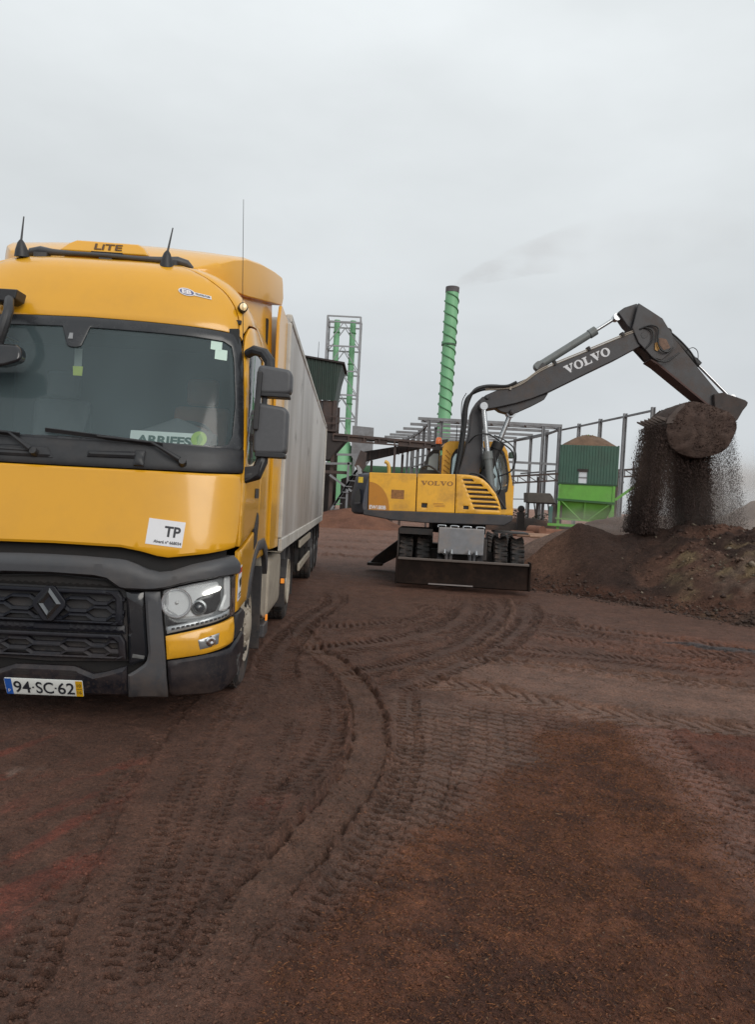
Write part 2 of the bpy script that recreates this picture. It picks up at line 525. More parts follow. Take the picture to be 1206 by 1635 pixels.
ZK = [0.15, 0.24, .35, .6, .9, 1.1, 1.3, 1.78, 1.9, 2.8, 3.0, 3.15, 3.27, 3.35, 3.41, 3.455, 3.48]
YK = [0.10, .05, 0.0, .0, .02, .03, .05, .11, .15, .47, .540, .595, .655, .725, .83, 1.02, 1.35]
WZ = [0.15, .3, 2.0, 2.4, 2.8, 3.0, 3.15, 3.27, 3.35, 3.41, 3.455, 3.48]
WK = [1.19, 1.22, 1.22, 1.215, 1.20, 1.165, 1.10, 1.00, .90, .78, .62, .42]
_zz = np.linspace(0.15, 3.48, 400)
def _sm(K, V):
    a = np.interp(_zz, K, V); k = np.hanning(11); k /= k.sum()
    p = np.concatenate([np.full(5, a[0]), a, np.full(5, a[-1])])
    return np.convolve(p, k, 'valid')
_Y0, _W = _sm(ZK, YK), _sm(WZ, WK)
SQ, DD = 3.5, .45
_t = np.linspace(0, 1, 2001)
_px = np.sin(_t * np.pi / 2) ** (2 / SQ) * 1.22
_py = (1 - np.cos(_t * np.pi / 2) ** (2 / SQ)) * DD
_ps = np.concatenate([[0], np.cumsum(np.hypot(np.diff(_px), np.diff(_py)))])
SCN = float(_ps[-1])
def _skin(s, z):
    a = abs(s)
    if a < SCN: x = np.interp(a, _ps, _px); y = np.interp(a, _ps, _py)
    else: x = 1.22; y = DD + a - SCN
    return Vector((math.copysign(x * np.interp(z, _zz, _W) / 1.22, s), np.interp(z, _zz, _Y0) + y, z))
def skin(s, z, off=0.0):
    """cab skin: s runs along the perimeter from the centre line, z is the height"""
    p = _skin(s, z)
    if off == 0: return p
    e = .012
    n = (_skin(s + e, z) - _skin(s - e, z)).cross(_skin(s, min(z + e, 3.48)) - _skin(s, z - e)).normalized()
    return p + n * off
def s_at(y, z): return y - float(np.interp(z, _zz, _Y0)) - DD + SCN
def mir(p): return [(-a, b) for a, b in p][::-1]
def both(half): return half + mir(half)          # half: from the centre line round to the centre line, s >= 0

truck = root("truck", "yellow truck tractor unit with a grey grille, facing the camera on the wet dirt", "truck", T0, T_ROT)
CUR = truck

# --- cab shell: roof, brow above the windscreen, sides behind the doors
zr = [3.475, 3.43, 3.35, 3.2, 3.0, 2.6, 2.0, 1.5, 1.10]
rear = [(s_at(2.1, z), z) for z in zr]
win_top = [(.4, 2.878), (.755, 2.868), (1.0, 2.858), (1.135, 2.845)]
pill = [(1.165, 2.80), (1.182, 2.72), (1.235, 2.3), (1.30, 1.83)]
door_front = [(1.31, 1.262), (1.306, 1.80), (1.243, 2.3), (1.192, 2.72), (1.205, 2.84), (1.27, 2.93)]
door_rear = [(1.60, 2.985), (1.90, 2.93), (2.12, 2.6), (2.24, 2.1), (2.30, 1.5), (2.30, 1.405)]
door_poly = rnd(door_front + door_rear, .03, 2)
shell_half = [(0, 2.885)] + win_top + [(1.175, 2.81), (1.186, 2.86), (1.262, 2.945), (1.60, 3.0), (1.915, 2.94), (2.133, 2.6), (2.253, 2.1), (2.313, 1.5), (2.313, 1.10)] + rear[::-1] + [(0, 3.475)]
seam = [(1.142, 2.846), (1.155, 2.95), (1.145, 3.08), (1.10, 3.20), (1.02, 3.29), (.93, 3.36), (.85, 3.42), (.80, 3.475)]
brow = [(0, 2.885), (.4, 2.878), (.755, 2.868), (1.0, 2.858), (1.136, 2.847)] + [(a - .006, b) for a, b in seam[1:]] + [(0, 3.475)]
panel("cab_brow", both(brow), skin, yellow, thick=.03, step=.05, edge=.006, ew=.012)
cs_ = seam[:1] + [(a + .004, b) for a, b in seam[1:]]
side_half = [(1.146, 2.846), (1.175, 2.81), (1.186, 2.86), (1.262, 2.945), (1.60, 3.0), (1.915, 2.94), (2.133, 2.6), (2.253, 2.1), (2.313, 1.5), (2.313, 1.10)] + rear[::-1] + cs_[::-1][:-1]
for q in (side_half, mir(side_half)): panel("cab_body", q, skin, yellow, thick=.03, step=.05, edge=.004)
cap = [(s, 3.475) for s in np.linspace(-s_at(2.1, 3.475), s_at(2.1, 3.475), 60)]
G().add([skin(*q) for q in cap], [tuple(range(60))]).build("roof_skin", yellow)
for sg, nm in ((1, "door"), (-1, "door")):
    dp = door_poly if sg > 0 else mir(door_poly)
    hole = rnd([(1.335, 2.0), (1.30, 2.35), (1.262, 2.66), (1.31, 2.76), (1.9, 2.78), (2.08, 2.45), (2.10, 1.95), (1.6, 1.87), (1.42, 1.88)], .05, 3)
    hp = hole if sg > 0 else mir(hole)
    d = panel("door", dp, skin, yellow, holes=[hp], thick=.03, step=.05)
    panel("side_window", hp, skin, side_glass, parent=d, thick=.006, off=-.012, edge=0)
    G().add([skin(sg * a, b, .004) for a, b in [(1.95, 1.62), (2.2, 1.62), (2.2, 1.70), (1.95, 1.70)]] , [(0, 1, 2, 3)]).build("handle", black_pl, d)
    # window seal and front vent louvre
    fd = [(1.318, .80), (1.312, 1.235), (2.30, 1.385), (2.34, 1.17), (2.20, 1.12), (2.06, 1.03), (1.95, .93), (1.88, .83)]
    panel("front_wing", fd if sg > 0 else mir(fd), skin, yellow, thick=.03, off=.004)
    lv = [(2.02, 1.37), (2.18, 1.50), (2.24, 1.48), (2.26, 1.40), (2.2, 1.24), (2.06, 1.20)]
    panel("side_vent", lv if sg > 0 else mir(lv), skin, black_pl, thick=.02, off=.012, edge=.004)
    tr = [(1.88, .83), (1.95, .93), (2.06, 1.03), (2.20, 1.12), (2.34, 1.17), (2.70, 1.17), (2.95, 1.06), (3.1, .9), (3.1, 1.06), (2.98, 1.18), (2.74, 1.26), (2.32, 1.25), (2.15, 1.19), (1.99, 1.09), (1.86, .97), (1.79, .84)]
    panel("wheel_arch_trim", tr if sg > 0 else mir(tr), skin, grey_pl, thick=.05, off=.02, edge=.006)
    lo = [(2.36, 1.255), (2.74, 1.27), (3.0, 1.19), (3.1, 1.15), (3.1, 1.095), (2.33, 1.095)]
# --- hood
hood = [(0, 1.776), (1.0, 1.779), (1.292, 1.79), (1.298, 1.6), (1.29, 1.40), (1.262, 1.268), (1.028, 1.224), (.77, 1.19), (.70, 1.198), (.589, 1.225), (.45, 1.247), (0, 1.253)]
panel("hood", both(hood), skin, yellow, thick=.025, off=.004, step=.045, edge=.010, ew=.016)
# --- windscreen
wsq = [(0, 2.872), (.4, 2.866), (.755, 2.856), (1.10, 2.838), (1.14, 2.80), (1.168, 2.7), (1.222, 2.3), (1.285, 1.83), (1.285, 1.96), (0, 1.975)]
fr_out = [(0, 2.876), (.4, 2.869), (.755, 2.859), (1.10, 2.84), (1.15, 2.81), (1.172, 2.72), (1.227, 2.3), (1.272, 1.965), (.6, 1.965), (0, 1.965)]
gl_in = [(0, 2.80), (.034, 2.80), (.25, 2.797), (.757, 2.786), (1.02, 2.772), (1.085, 2.74), (1.11, 2.64), (1.15, 2.3), (1.15, 2.06), (1.12, 1.995), (1.0, 1.975), (0, 1.985)]
full = both(gl_in)
sens = [(.04, 2.80), (.0, 2.655), (-.03, 2.643), (-.075, 2.643), (-.10, 2.655), (-.158, 2.80)]
# cut the sensor housing into the top edge of the pane
top_i = [i for i, p in enumerate(full) if p[1] > 2.79]
hole = [p for p in gl_in if p[0] > .035] + mir([p for p in gl_in if p[0] > .17])
hole = [(.04, 2.80)] + gl_in[2:] + mir(gl_in[2:])+ [(-.158, 2.80), (-.10, 2.655), (-.075, 2.643), (-.03, 2.643), (.0, 2.655)]
ws = panel("windscreen_frame", both(fr_out), skin, frit_m, holes=[hole], thick=.012, off=.004, edge=.003, ew=.008)
panel("windscreen", both([(0, 2.86), (.755, 2.85), (1.09, 2.83), (1.15, 2.74), (1.215, 2.3), (1.25, 1.97), (0, 1.97)]), skin, ws_glass, thick=.006, off=-.010, edge=0, step=.05, shell=False)
G().add([skin(a, b, .008) for a, b in [(-.10, 2.70), (-.065, 2.70), (-.07, 2.745), (-.095, 2.745)]], [(0, 1, 2, 3)]).build("sensor_window", mat("sensor_grey", (.25, .26, .27), .3), ws, fix=False)
cowl = [(0, 1.965), (.6, 1.968), (1.282, 1.968), (1.302, 1.83), (1.298, 1.80), (1.0, 1.789), (0, 1.784)]
cw = panel("windscreen_cowl", both(cowl), skin, black_pl, thick=.05, off=.012, edge=.012, ew=.02)
for sx in (1, -1):
    panel("cowl_rib", [(sx * .18, 1.845), (sx * .52, 1.850), (sx * .52, 1.895), (sx * .18, 1.885)], skin, black_pl, cw, thick=.03, off=.035, edge=.012, ew=.014, step=.03)
    panel("cowl_rib", [(sx * .50, 1.80), (sx * .565, 1.80), (sx * .565, 1.905), (sx * .50, 1.905)], skin, black_pl, cw, thick=.03, off=.04, edge=.01, ew=.012, step=.03)
panel("cowl_rib", [(-.62, 1.825), (-.05, 1.825), (-.10, 1.90), (-.56, 1.90)], skin, black_pl, cw, thick=.03, off=.03, edge=.012, ew=.014, step=.03)
for (ax_, az_), (bx_, bz_), (ex_, ez_) in (((.80, 1.845), (.60, 1.955), (-.13, 2.01)), ((-.19, 1.86), (-.36, 1.97), (-1.0, 2.02))):
    g = G()
    g.cyl(skin(ax_ + .02, az_ - .01, .02), skin(ax_ + .02, az_ - .01, .07), .03, .024, 14)
    g.loft([(skin(ax_, az_, .06), .02), (skin((ax_ + bx_) / 2, (az_ + bz_) / 2, .065), .014), (skin(bx_, bz_, .05), .009), (skin((bx_ + ex_) / 2, (bz_ + ez_) / 2 - .004, .045), .008)], 8)
    w = g.build("wiper", black_pl, cw)
    g = G()
    P_ = [skin(bx_ + (ex_ - bx_) * t, bz_ + (ez_ - bz_) * t + .004, .022) for t in np.linspace(-.1, 1, 10)]
    for a, b in zip(P_, P_[1:]): g.beam(a, b, .012, .028, (0, -.5, 1))
    g.build("wiper_blade", black_pl, w)
# --- front structure: dark backing sheet added so the panel gaps read black
panel("front_bulkhead", both([(0, 1.25), (1.3, 1.25), (1.32, .30), (1.2, .26), (0, .26)]), skin, dark, thick=.03, off=-.085, edge=0, step=.09)
# --- grey trim band
bt = [(0, 1.178), (.205, 1.176), (.444, 1.167), (.50, 1.160), (.574, 1.135), (.64, 1.106), (.72, 1.09), (.80, 1.10), (.938, 1.15), (1.10, 1.187), (1.235, 1.212), (1.27, 1.19), (1.30, 1.08),
      (1.10, 1.057), (.945, 1.028), (.84, 1.000), (.765, .977), (.70, .966), (.639, .961), (.50, .961), (.463, .97), (.38, 1.026), (.3, 1.040), (0, 1.047)]
_bt_t = np.array([p for p in bt[:12]]); _bt_b = np.array(bt[12:][::-1])
def trim_fn(s, z, off=0.0):
    a = abs(s); t = np.interp(a, _bt_t[:, 0], _bt_t[:, 1]); b = np.interp(a, _bt_b[:, 0], _bt_b[:, 1]); q = np.clip((z - b) / max(t - b, .02), 0, 1)
    return skin(s, z, off + (.034 * np.interp(q, [0, .10, .60, .70, 1], [.3, .9, 1, .95, .1]) if off > 0 else 0))
panel("front_trim_band", both(bt), trim_fn, grey_pl, thick=.06, off=.012, edge=.008, ew=.014, step=.03)
for sg in (1, -1):
    leg = [(.632, .952), (.733, .956), (.760, .75), (.789, .547), (.817, .232), (.552, .226), (.551, .388), (.60, .42), (.655, .462), (.672, .49), (.680, .545), (.655, .75)]
    panel("bumper_pillar", leg if sg > 0 else mir(leg), skin, grey_pl, thick=.06, off=.022, edge=.012, ew=.018)
    ins = [(.506, .944), (.622, .947), (.645, .75), (.672, .53), (.655, .485), (.56, .45), (.548, .47), (.535, .7)]
    panel("bumper_insert", ins if sg > 0 else mir(ins), skin, black_gl, thick=.04, off=.0, edge=.012, ew=.016)
    ins2 = [(.575, .53), (.655, .52), (.650, .497), (.572, .505)]
    panel("insert_catch", ins2 if sg > 0 else mir(ins2), skin, mat("worn_grey", (.10, .10, .10), .6), thick=.01, off=.005, edge=.002, ew=.004)
    # yellow corner, fog lamp
    yc = [(.786, .655), (1.0, .702), (1.296, .770), (1.312, .70), (1.312, .597), (1.16, .556), (1.047, .532), (.802, .497)]
    panel("bumper_corner", yc if sg > 0 else mir(yc), skin, yellow, thick=.03, off=.008, edge=.010, ew=.016)
    fb = [(1.001, .630), (1.08, .655), (1.149, .675), (1.145, .60), (1.09, .580), (1.017, .565)]
    fg = panel("fog_lamp", fb if sg > 0 else mir(fb), skin, mat("lamp_bezel", (.30, .31, .32), .25, metal=.6), thick=.02, off=.012, edge=.003, ew=.005, step=.02)
    g = G(); c = skin(sg * 1.09, .620, .013); d = (skin(sg * 1.09, .62, .03) - c)
    g.lathe([(0, .008), (.018, .012), (.03, .010), (.036, .002), (.036, -.01)], c, d, 20); g.build("fog_bulb", chrome, fg)
    # black lower bumper
    bb = [(.806, .486), (.95, .508), (1.047, .524), (1.262, .556), (1.335, .590), (1.60, .62), (1.70, .60), (1.72, .40), (1.62, .33), (1.345, .315), (1.30, .296), (1.20, .25), (1.122, .236), (.828, .231)]
    lb = panel("lower_bumper", bb if sg > 0 else mir(bb), skin, bump_pl, thick=.05, off=.012, edge=.014, ew=.02)
    if sg > 0:
        random.seed(3); g = G()
        for i in range(26):
            a, b = 1.36 + random.random() * .13, .33 + random.random() * .14; L_ = .01 + random.random() * .03
            g.add([skin(a, b, .0135), skin(a + L_, b + L_ * .6, .0135), skin(a + L_ + .006, b + L_ * .6 - .005, .0135), skin(a + .005, b - .005, .0135)], [(0, 1, 2, 3)])
        g.build("scuff_marks", mat("scraped_plastic", (.20, .195, .19), .8), lb, smooth=0, fix=False)
    sb = [(1.318, .605), (1.318, .785), (1.60, .79), (1.72, .76), (1.72, .63), (1.60, .635), (1.345, .605)]
    panel("bumper_side", sb if sg > 0 else mir(sb), skin, black_pl, thick=.04, off=.004, edge=.008)
    # headlight
    hl = rnd([(.746, .962), (.946, 1.010), (1.136, 1.046), (1.280, 1.075), (1.296, .93), (1.306, .795), (1.16, .762), (.999, .726), (.785, .672), (.765, .80)], .02, 2)
    hq = hl if sg > 0 else mir(hl)
    hd = panel("headlight", hq, skin, mat("lamp_silver_inside", (.26, .27, .28), .3, metal=.4), thick=.04, off=-.055, edge=0, step=.04)
    def S(a, b, o=0.0): return skin(sg * a, b, o)
    chrome_area = [(.765, .955), (1.00, 1.005), (1.14, 1.03), (1.17, .98), (1.16, .88), (1.12, .80), (1.0, .775), (.93, .77), (.87, .765), (.80, .81), (.775, .82)]
    wedge = [(1.045, .935), (1.165, .985), (1.175, .90), (1.13, .82), (1.05, .80), (.965, .81), (.95, .86), (.98, .91)]
    panel("dark_mask", rnd(wedge, .02, 2) if sg > 0 else mir(rnd(wedge, .02, 2)), skin, mat("lamp_dark_inside", (.03, .031, .035), .25), hd, thick=.015, off=-.028, edge=.006, ew=.01, step=.03)
    wd2 = [(.772, .80), (.80, .79), (.865, .745), (.93, .752), (.80, .722), (.782, .722)]
    panel("dark_mask", wd2 if sg > 0 else mir(wd2), skin, mat("lamp_dark_inside", (.03, .031, .035), .25), hd, thick=.015, off=-.030, edge=.003, ew=.006, step=.03)
    panel("reflector", rnd(chrome_area, .02, 2) if sg > 0 else mir(rnd(chrome_area, .02, 2)), skin, mat("lamp_painted_chrome", (.74, .75, .77), .22, coat=.5), hd, thick=.02, off=-.035, edge=.014, ew=.02, step=.03)  # pale non-metal colour paints in the sky that chrome would mirror
    edge_bar = [(1.20, 1.055), (1.270, 1.068), (1.288, .93), (1.295, .84), (1.23, .815), (1.16, .82), (1.215, .93)]
    panel("side_reflector", rnd(edge_bar, .015, 2) if sg > 0 else mir(rnd(edge_bar, .015, 2)), skin, mat("lamp_painted_chrome", (.74, .75, .77), .22, coat=.5), hd, thick=.02, off=-.03, edge=.01, ew=.014, step=.03)
    low_bar = [(.79, .668), (.999, .716), (1.16, .752), (1.292, .785), (1.285, .825), (1.15, .795), (.99, .757), (.93, .745), (.79, .715)]
    panel("lower_lamp_strip", low_bar if sg > 0 else mir(low_bar), skin, mat("lamp_strip_grey", (.42, .43, .45), .25, metal=.4), hd, thick=.02, off=-.028, edge=.006, ew=.01, step=.03)
    for i in range(13):
        a = .82 + i * .033
        G().add([S(a, .688 + (a - .79) * .212, -.024), S(a + .022, .688 + (a + .022 - .79) * .212, -.024), S(a + .022, .702 + (a + .022 - .79) * .212, -.024), S(a, .702 + (a - .79) * .212, -.024)], [(0, 1, 2, 3)]).build("led", mat("lamp_dark_inside", (.035, .036, .04), .3), hd, fix=False)
    nrm = (S(.845, .88, .05) - S(.845, .88, 0)).normalized() * .6 + Vector((0, -.4, 0))
    G().lathe([(.012, -.05), (.05, -.045), (.085, -.015), (.098, .012), (.104, .012), (.104, -.02)], S(.845, .88, -.025), nrm, 30).build("main_beam_bowl", mat("bowl_chrome", (.66, .66, .68), .16, metal=.85), hd)
    G().lathe([(0, .02), (.012, .018), (.02, .0)], S(.845, .88, -.05), nrm, 16).build("bulb_cap", mat("bulb_shield", (.5, .5, .5), .3, metal=.5), hd)
    G().lathe([(.054, -.02), (.054, .012), (.042, .016), (.036, .008)], S(1.0, .85, -.03), nrm, 26).build("projector_ring", mat("ring_grey", (.28, .29, .30), .3, metal=.7), hd)
    G().lathe([(0, .022), (.02, .018), (.034, .008), (.037, .0)], S(1.0, .85, -.03), nrm, 22).build("projector_lens", mat("projector_glass", (.03, .035, .045), .05, coat=1), hd)
    db = rnd([(1.020, .948), (1.06, .968), (1.155, .998), (1.165, .985), (1.15, .965), (1.06, .938), (1.03, .932)], .006, 2)
    panel("daylight_strip", db if sg > 0 else mir(db), skin, drl_lit, hd, thick=.01, off=-.022, edge=.003, ew=.004, step=.02)
    panel("lens", hq, skin, clear, hd, thick=.004, off=.006, edge=.004, ew=.01, step=.04)
# --- grille
gp = G()
gr = panel("grille", both([(0, 1.045), (.37, 1.024), (.46, .965), (.497, .945), (.52, .70), (.535, .47), (0, .45)]), skin, black_pl, thick=.02, off=-.05, edge=0, step=.08)
def zig(z0, sg, amp=.028, per=.235, ph=0.0):
    """one grille bar: a flat ribbon stepping up and down with slanted risers"""
    out = []; x = 0.0; up = ph > .5
    xs = [0, .09, .135, .25, .30, .385, .425, .5]
    zs = [0, 0, 1, 1, 0, 0, 1, 1] if not up else [1, 1, 0, 0, 1, 1, 0, 0]
    return [(sg * a, z0 + (b - .5) * amp) for a, b in zip(xs, zs)]
for (zt, zb, xr) in ((.950, .722, .485), (.655, .488, .52)):
    fo = [(0, zt), (xr - .03, zt), (xr, zt - .045), (xr + .012, zb), (0, zb)]
    fi = [(0, zt - .030), (xr - .075, zt - .030), (xr - .045, zt - .055), (xr - .035, zb + .018), (0, zb + .018)]
    panel("grille_frame", both(fo), skin, bump_pl, gr, holes=[both(fi)], thick=.05, off=.012, edge=.008, ew=.010, step=.04)
    nb = 3 if zt > .8 else 3
    for k in range(nb):
        z0 = zt - .03 - (zt - zb - .048) * (k + .75) / (nb + .3)
        g = G()
        for sg in (1, -1):
            path = zig(z0, sg, .030, ph=k % 2)
            for (a, b), (c, d) in zip(path, path[1:]):
                p, q = (a, b), (c, d)
                hh = .012
                vs = [skin(p[0], p[1] - hh, .004), skin(q[0], q[1] - hh, .004), skin(q[0], q[1] + hh * .7, -.012), skin(p[0], p[1] + hh * .7, -.012),
                      skin(p[0], p[1] - hh, -.05), skin(q[0], q[1] - hh, -.05), skin(q[0], q[1] + hh * .7, -.05), skin(p[0], p[1] + hh * .7, -.05)]
                g.add(vs, [(0, 1, 2, 3), (4, 7, 6, 5), (0, 4, 5, 1), (3, 2, 6, 7), (0, 3, 7, 4), (1, 5, 6, 2)])
        g.build("grille_bar", bump_pl, gr, smooth=0)
panel("grille_brow", both([(0, 1.035), (.36, 1.014), (.44, .966), (0, .966)]), skin, dark, gr, thick=.03, off=-.03, edge=.01, step=.05)
panel("grille_divider", both([(0, .716), (.505, .716), (.515, .664), (0, .664)]), skin, bump_pl, gr, thick=.03, off=-.012, edge=.01, ew=.014, step=.05)
# diamond badge
dm = lambda k: [(0, .114 * k), (.100 * k, 0), (0, -.114 * k), (-.100 * k, 0)]
def bad(u, v, w): return skin(.008 + u, .847 + v, w)
bg = G().prism(rnd([(-.03, .118), (.03, .118), (.108, .02), (.108, -.02), (.03, -.118), (-.03, -.118), (-.108, -.02), (-.108, .02)], .01, 2), bad, -.01, .026)
bdg = bg.build("badge", bump_pl, bevel=.006)
g = G()
o_, i_ = [(0, .106), (.082, 0), (0, -.106), (-.082, 0)], [(0, .050), (.036, 0), (0, -.050), (-.036, 0)]
for k in range(4):
    a, b, c, d = o_[k], o_[(k + 1) % 4], i_[(k + 1) % 4], i_[k]
    mid = lambda p, q: ((p[0] + q[0]) / 2, (p[1] + q[1]) / 2)
    g.add([bad(*a, .027), bad(*b, .027), bad(*c, .027), bad(*d, .027), bad(*mid(a, d), .045), bad(*mid(b, c), .045)],
          [(0, 1, 5, 4), (4, 5, 2, 3)])
g.build("diamond_emblem", mat("dark_chrome", (.16, .165, .17), .22, metal=.9), bdg, smooth=0)
# lower lip and plate
lip = [(0, .432), (.193, .431), (.25, .41), (.323, .383), (.40, .400), (.539, .444), (.546, .30), (.545, .227), (0, .226)]
lp = panel("bumper_centre", both(lip), skin, bump_pl, thick=.05, off=.018, edge=.018, ew=.026, step=.04)
for sx in (1, -1):
    for k in range(3):
        panel("lip_slot", [(sx * .10, .405 - .014 * k), (sx * .21, .403 - .014 * k), (sx * .22, .397 - .014 * k), (sx * .10, .398 - .014 * k)], skin, dark, lp, thick=.004, off=.0195, edge=0)
def plt(u, v, w=0): return skin(u - .005, .287 + v, .026 + w)
pl = panel("number_plate", rnd([(-.26, .058), (.26, .058), (.26, -.058), (-.26, -.058)], .008, 2), plt, plate_w, thick=.006, edge=.001, ew=.003, step=.03)
G().add([plt(a, b, .0015) for a, b in [(-.258, .056), (-.212, .056), (-.212, -.056), (-.258, -.056)]], [(0, 3, 2, 1)]).build("blue_band", blue_ink, pl, fix=False)
G().add([plt(a, b, .0015) for a, b in [(.212, .056), (.258, .056), (.258, -.056), (.212, -.056)]], [(0, 3, 2, 1)]).build("date_band", plate_y, pl, fix=False)
lettering("registration", "94", .118, lambda u, v: plt(u - .145, v, .003), ink, pl, bold=.0015, fit=.112)
lettering("registration", "SC", .118, lambda u, v: plt(u + .005, v, .003), ink, pl, bold=.0015, fit=.118)
lettering("registration", "62", .118, lambda u, v: plt(u + .148, v, .003), ink, pl, bold=.0015, fit=.112)
for x in (-.072, .078):
    G().add([plt(x + a, b, .003) for a, b in [(-.006, -.006), (.006, -.006), (.006, .006), (-.006, .006)]], [(0, 1, 2, 3)]).build("dot", ink, pl, fix=False)
lettering("country_letter", "P", .036, lambda u, v: plt(u - .235, v - .03, .003), white_st, pl)
lettering("date", "10", .034, lambda u, v: plt(u + .235, v + .026, .003), ink, pl)
lettering("date", "16", .034, lambda u, v: plt(u + .235, v - .026, .003), ink, pl)
G().add([plt(.218, .001, .003), plt(.252, .001, .003), plt(.252, -.002, .003), plt(.218, -.002, .003)], [(0, 3, 2, 1)]).build("date_rule", ink, pl, fix=False)
# --- stickers on the paint
def tp(u, v, w=0):
    c, s_ = math.cos(R(-5)), math.sin(R(-5))
    return skin(.743 + u * c - v * s_, 1.355 + u * s_ + v * c, .006 + w)
st = panel("transport_sticker", [(-.122, .088), (.122, .088), (.122, -.088), (-.122, -.088)], tp, white_st, thick=.002, edge=0, step=.03)
lettering("sticker_text", "TP", .098, lambda u, v: tp(u + .045, v + .012, .0015), ink, st, bold=.003, fit=.108)
lettering("sticker_text", "Alvar\u00e1 n\u00ba 668034", .028, lambda u, v: tp(u + .022, v - .062, .0015), ink, st, bold=.0008, fit=.185)
def eb(u, v, w=0):
    c, s_ = math.cos(R(-7.5)), math.sin(R(-7.5))
    return skin(.832 + u * c - v * s_, 3.125 + u * s_ + v * c, .004 + w)
sk = panel("dealer_sticker", [(-.04, .012), (.125, .012), (.125, -.016), (-.04, -.016)], eb, white_st, thick=.002, edge=0, step=.03)
def ell(rx, rz, cx, off, n=24): return [eb(cx + rx * math.cos(2 * math.pi * i / n), rz * math.sin(2 * math.pi * i / n), off) for i in range(n)]
G().add(ell(.066, .031, -.068, .0005), [tuple(range(24))]).build("sticker_oval", white_st, sk, fix=False)
G().add(ell(.056, .024, -.068, .0012), [tuple(range(24))]).build("sticker_oval", mat("oval_blue", (.12, .13, .25), .5), sk, fix=False)
lettering("sticker_text", "EB", .045, lambda u, v: eb(u - .068, v, .002), mat("oval_letters", (.75, .72, .72), .5), sk, bold=.002, fit=.075)
lettering("sticker_text", "TRUCKS.COM", .018, lambda u, v: eb(u + .056, v - .001, .002), ink, sk, bold=.0006, fit=.115)
def ws_(u, v, w=0): return skin(1.36 + u, 1.0 + v, .008 + w)
wst = panel("wing_sticker", [(-.035, .115), (.055, .135), (.055, -.10), (-.035, -.125)], ws_, white_st, thick=.002, edge=0, step=.03)
for poly, mm in (([(-.03, .105), (.05, .122), (.05, .085), (-.03, .07)], red_ink), ([(-.02, .03), (.04, .05), (.045, -.01), (.0, -.03)], ink), ([(-.02, -.07), (.045, -.055), (.045, -.068), (-.02, -.085)], ink), ([(-.02, -.093), (.045, -.078), (.045, -.088), (-.02, -.104)], ink)):
    G().add([ws_(a, b, .0015) for a, b in poly], [(0, 1, 2, 3)]).build("sticker_mark", mm, wst, fix=False)
for (a, b, w_, h_) in ((.970, 2.735, .042, .033), (1.010, 2.67, .046, .04)):
    G().add([skin(a + i, b + j, -.006) for i, j in [(-w_, -h_), (w_, -h_ * 1.1), (w_, h_ * .9), (-w_, h_)]], [(0, 1, 2, 3)]).build("permit_sticker", mat("permit_green", (.50, .66, .58), .5), fix=False)
# --- roof: lamp bar, sign, antennas, spoiler
ys = .86
stn = [(-.64, 3.455, .012), (-.60, 3.478, .034), (-.52, 3.488, .036), (-.42, 3.476, .026), (-.25, 3.468, .018), (0, 3.466, .016), (.25, 3.462, .018), (.42, 3.468, .026), (.54, 3.476, .036), (.61, 3.464, .032), (.655, 3.438, .012)]
g = G(); g.loft([(Vector((x, ys + .10 * (x / .65) ** 2, z - .025)), r) for x, z, r in stn], 14)
for x in (-.5, 0, .5): g.b2((x - .05, ys + .0, 3.38), (x + .05, ys + .12, 3.435))
g.build("roof_bar", grey_pl)
sg_ = [(-.385, 3.47), (.325, 3.47), (.27, 3.545), (.22, 3.575), (-.26, 3.58), (-.32, 3.545)]
g = G().prism(sg_, lambda u, v, w: (u, .90 + w + (v - 3.47) * .55, v), 0, .34)
sign = g.build("roof_sign", yellow, bevel=.02, seg=3)
lettering("sign_lettering", "LiTE", .075, lambda u, v: (u + .0, .898 + (v + .055) * .55 - .004, 3.525 + v), mat("sign_brown", (.10, .045, .01), .5), sign, sx=1.3, bold=.002, fit=.215)
G().b2((-.12, .885, 3.455), (.12, .92, 3.475)).build("sign_slot", dark, sign)
for x, lean in ((-.61, -.004), (.49, .022)):
    zb = 3.372 if x < 0 else 3.36; y = .80
    g = G(); g.loft([((x, y, zb), .055), ((x, y - .01, zb + .05), .045), ((x + lean * .2, y - .02, zb + .10), .026), ((x + lean * .25, y - .02, zb + .12), .012)], 16)
    an = g.build("roof_antenna", black_pl)
    G().loft([((x + lean * .25, y - .02, zb + .11), .009), ((x + lean * 1.3, y + .02, zb + .31), .005)], 8).build("aerial", black_pl, an)
G().loft([((1.175, .52, 1.83), .008), ((1.150, .535, 2.6), .0035), ((1.112, .57, 3.2), .0025), ((1.085, .60, 3.84), .0018)], 6).build("whip_antenna", dark)
secs = [(1.00, .70, 3.38, 3.43), (1.12, .86, 3.34, 3.52), (1.25, .95, 3.33, 3.60), (1.45, 1.03, 3.345, 3.675), (1.75, 1.13, 3.395, 3.725), (2.05, 1.20, 3.45, 3.76), (2.32, 1.245, 3.50, 3.785)]
g = G(); row = 0
for y, w, zb, zt in secs:
    h = zt - zb
    prof = [(w - .01, zb), (w, zb + h * .25), (w - .01, zt - h * .28), (w - .02, zt - h * .06), (w - .06, zt), (w * .6, zt + .025), (w * .3, zt + .04), (0, zt + .045)]
    full_ = prof + [(-a, b) for a, b in prof[::-1][1:]]
    row = len(full_); g.v += [(a, y, b) for a, b in full_]
for i in range(len(secs) - 1):
    for j in range(row - 1):
        a = i * row + j; g.f.append((a, a + 1, a + 1 + row, a + row))
    g.f.append((i * row + row - 1, i * row, (i + 1) * row, (i + 1) * row + row - 1))
g.f.append(tuple(range(row))); g.f.append(tuple(range((len(secs) - 1) * row, len(secs) * row)))
g.build("roof_spoiler", yellow, smooth=50, bevel=.008)
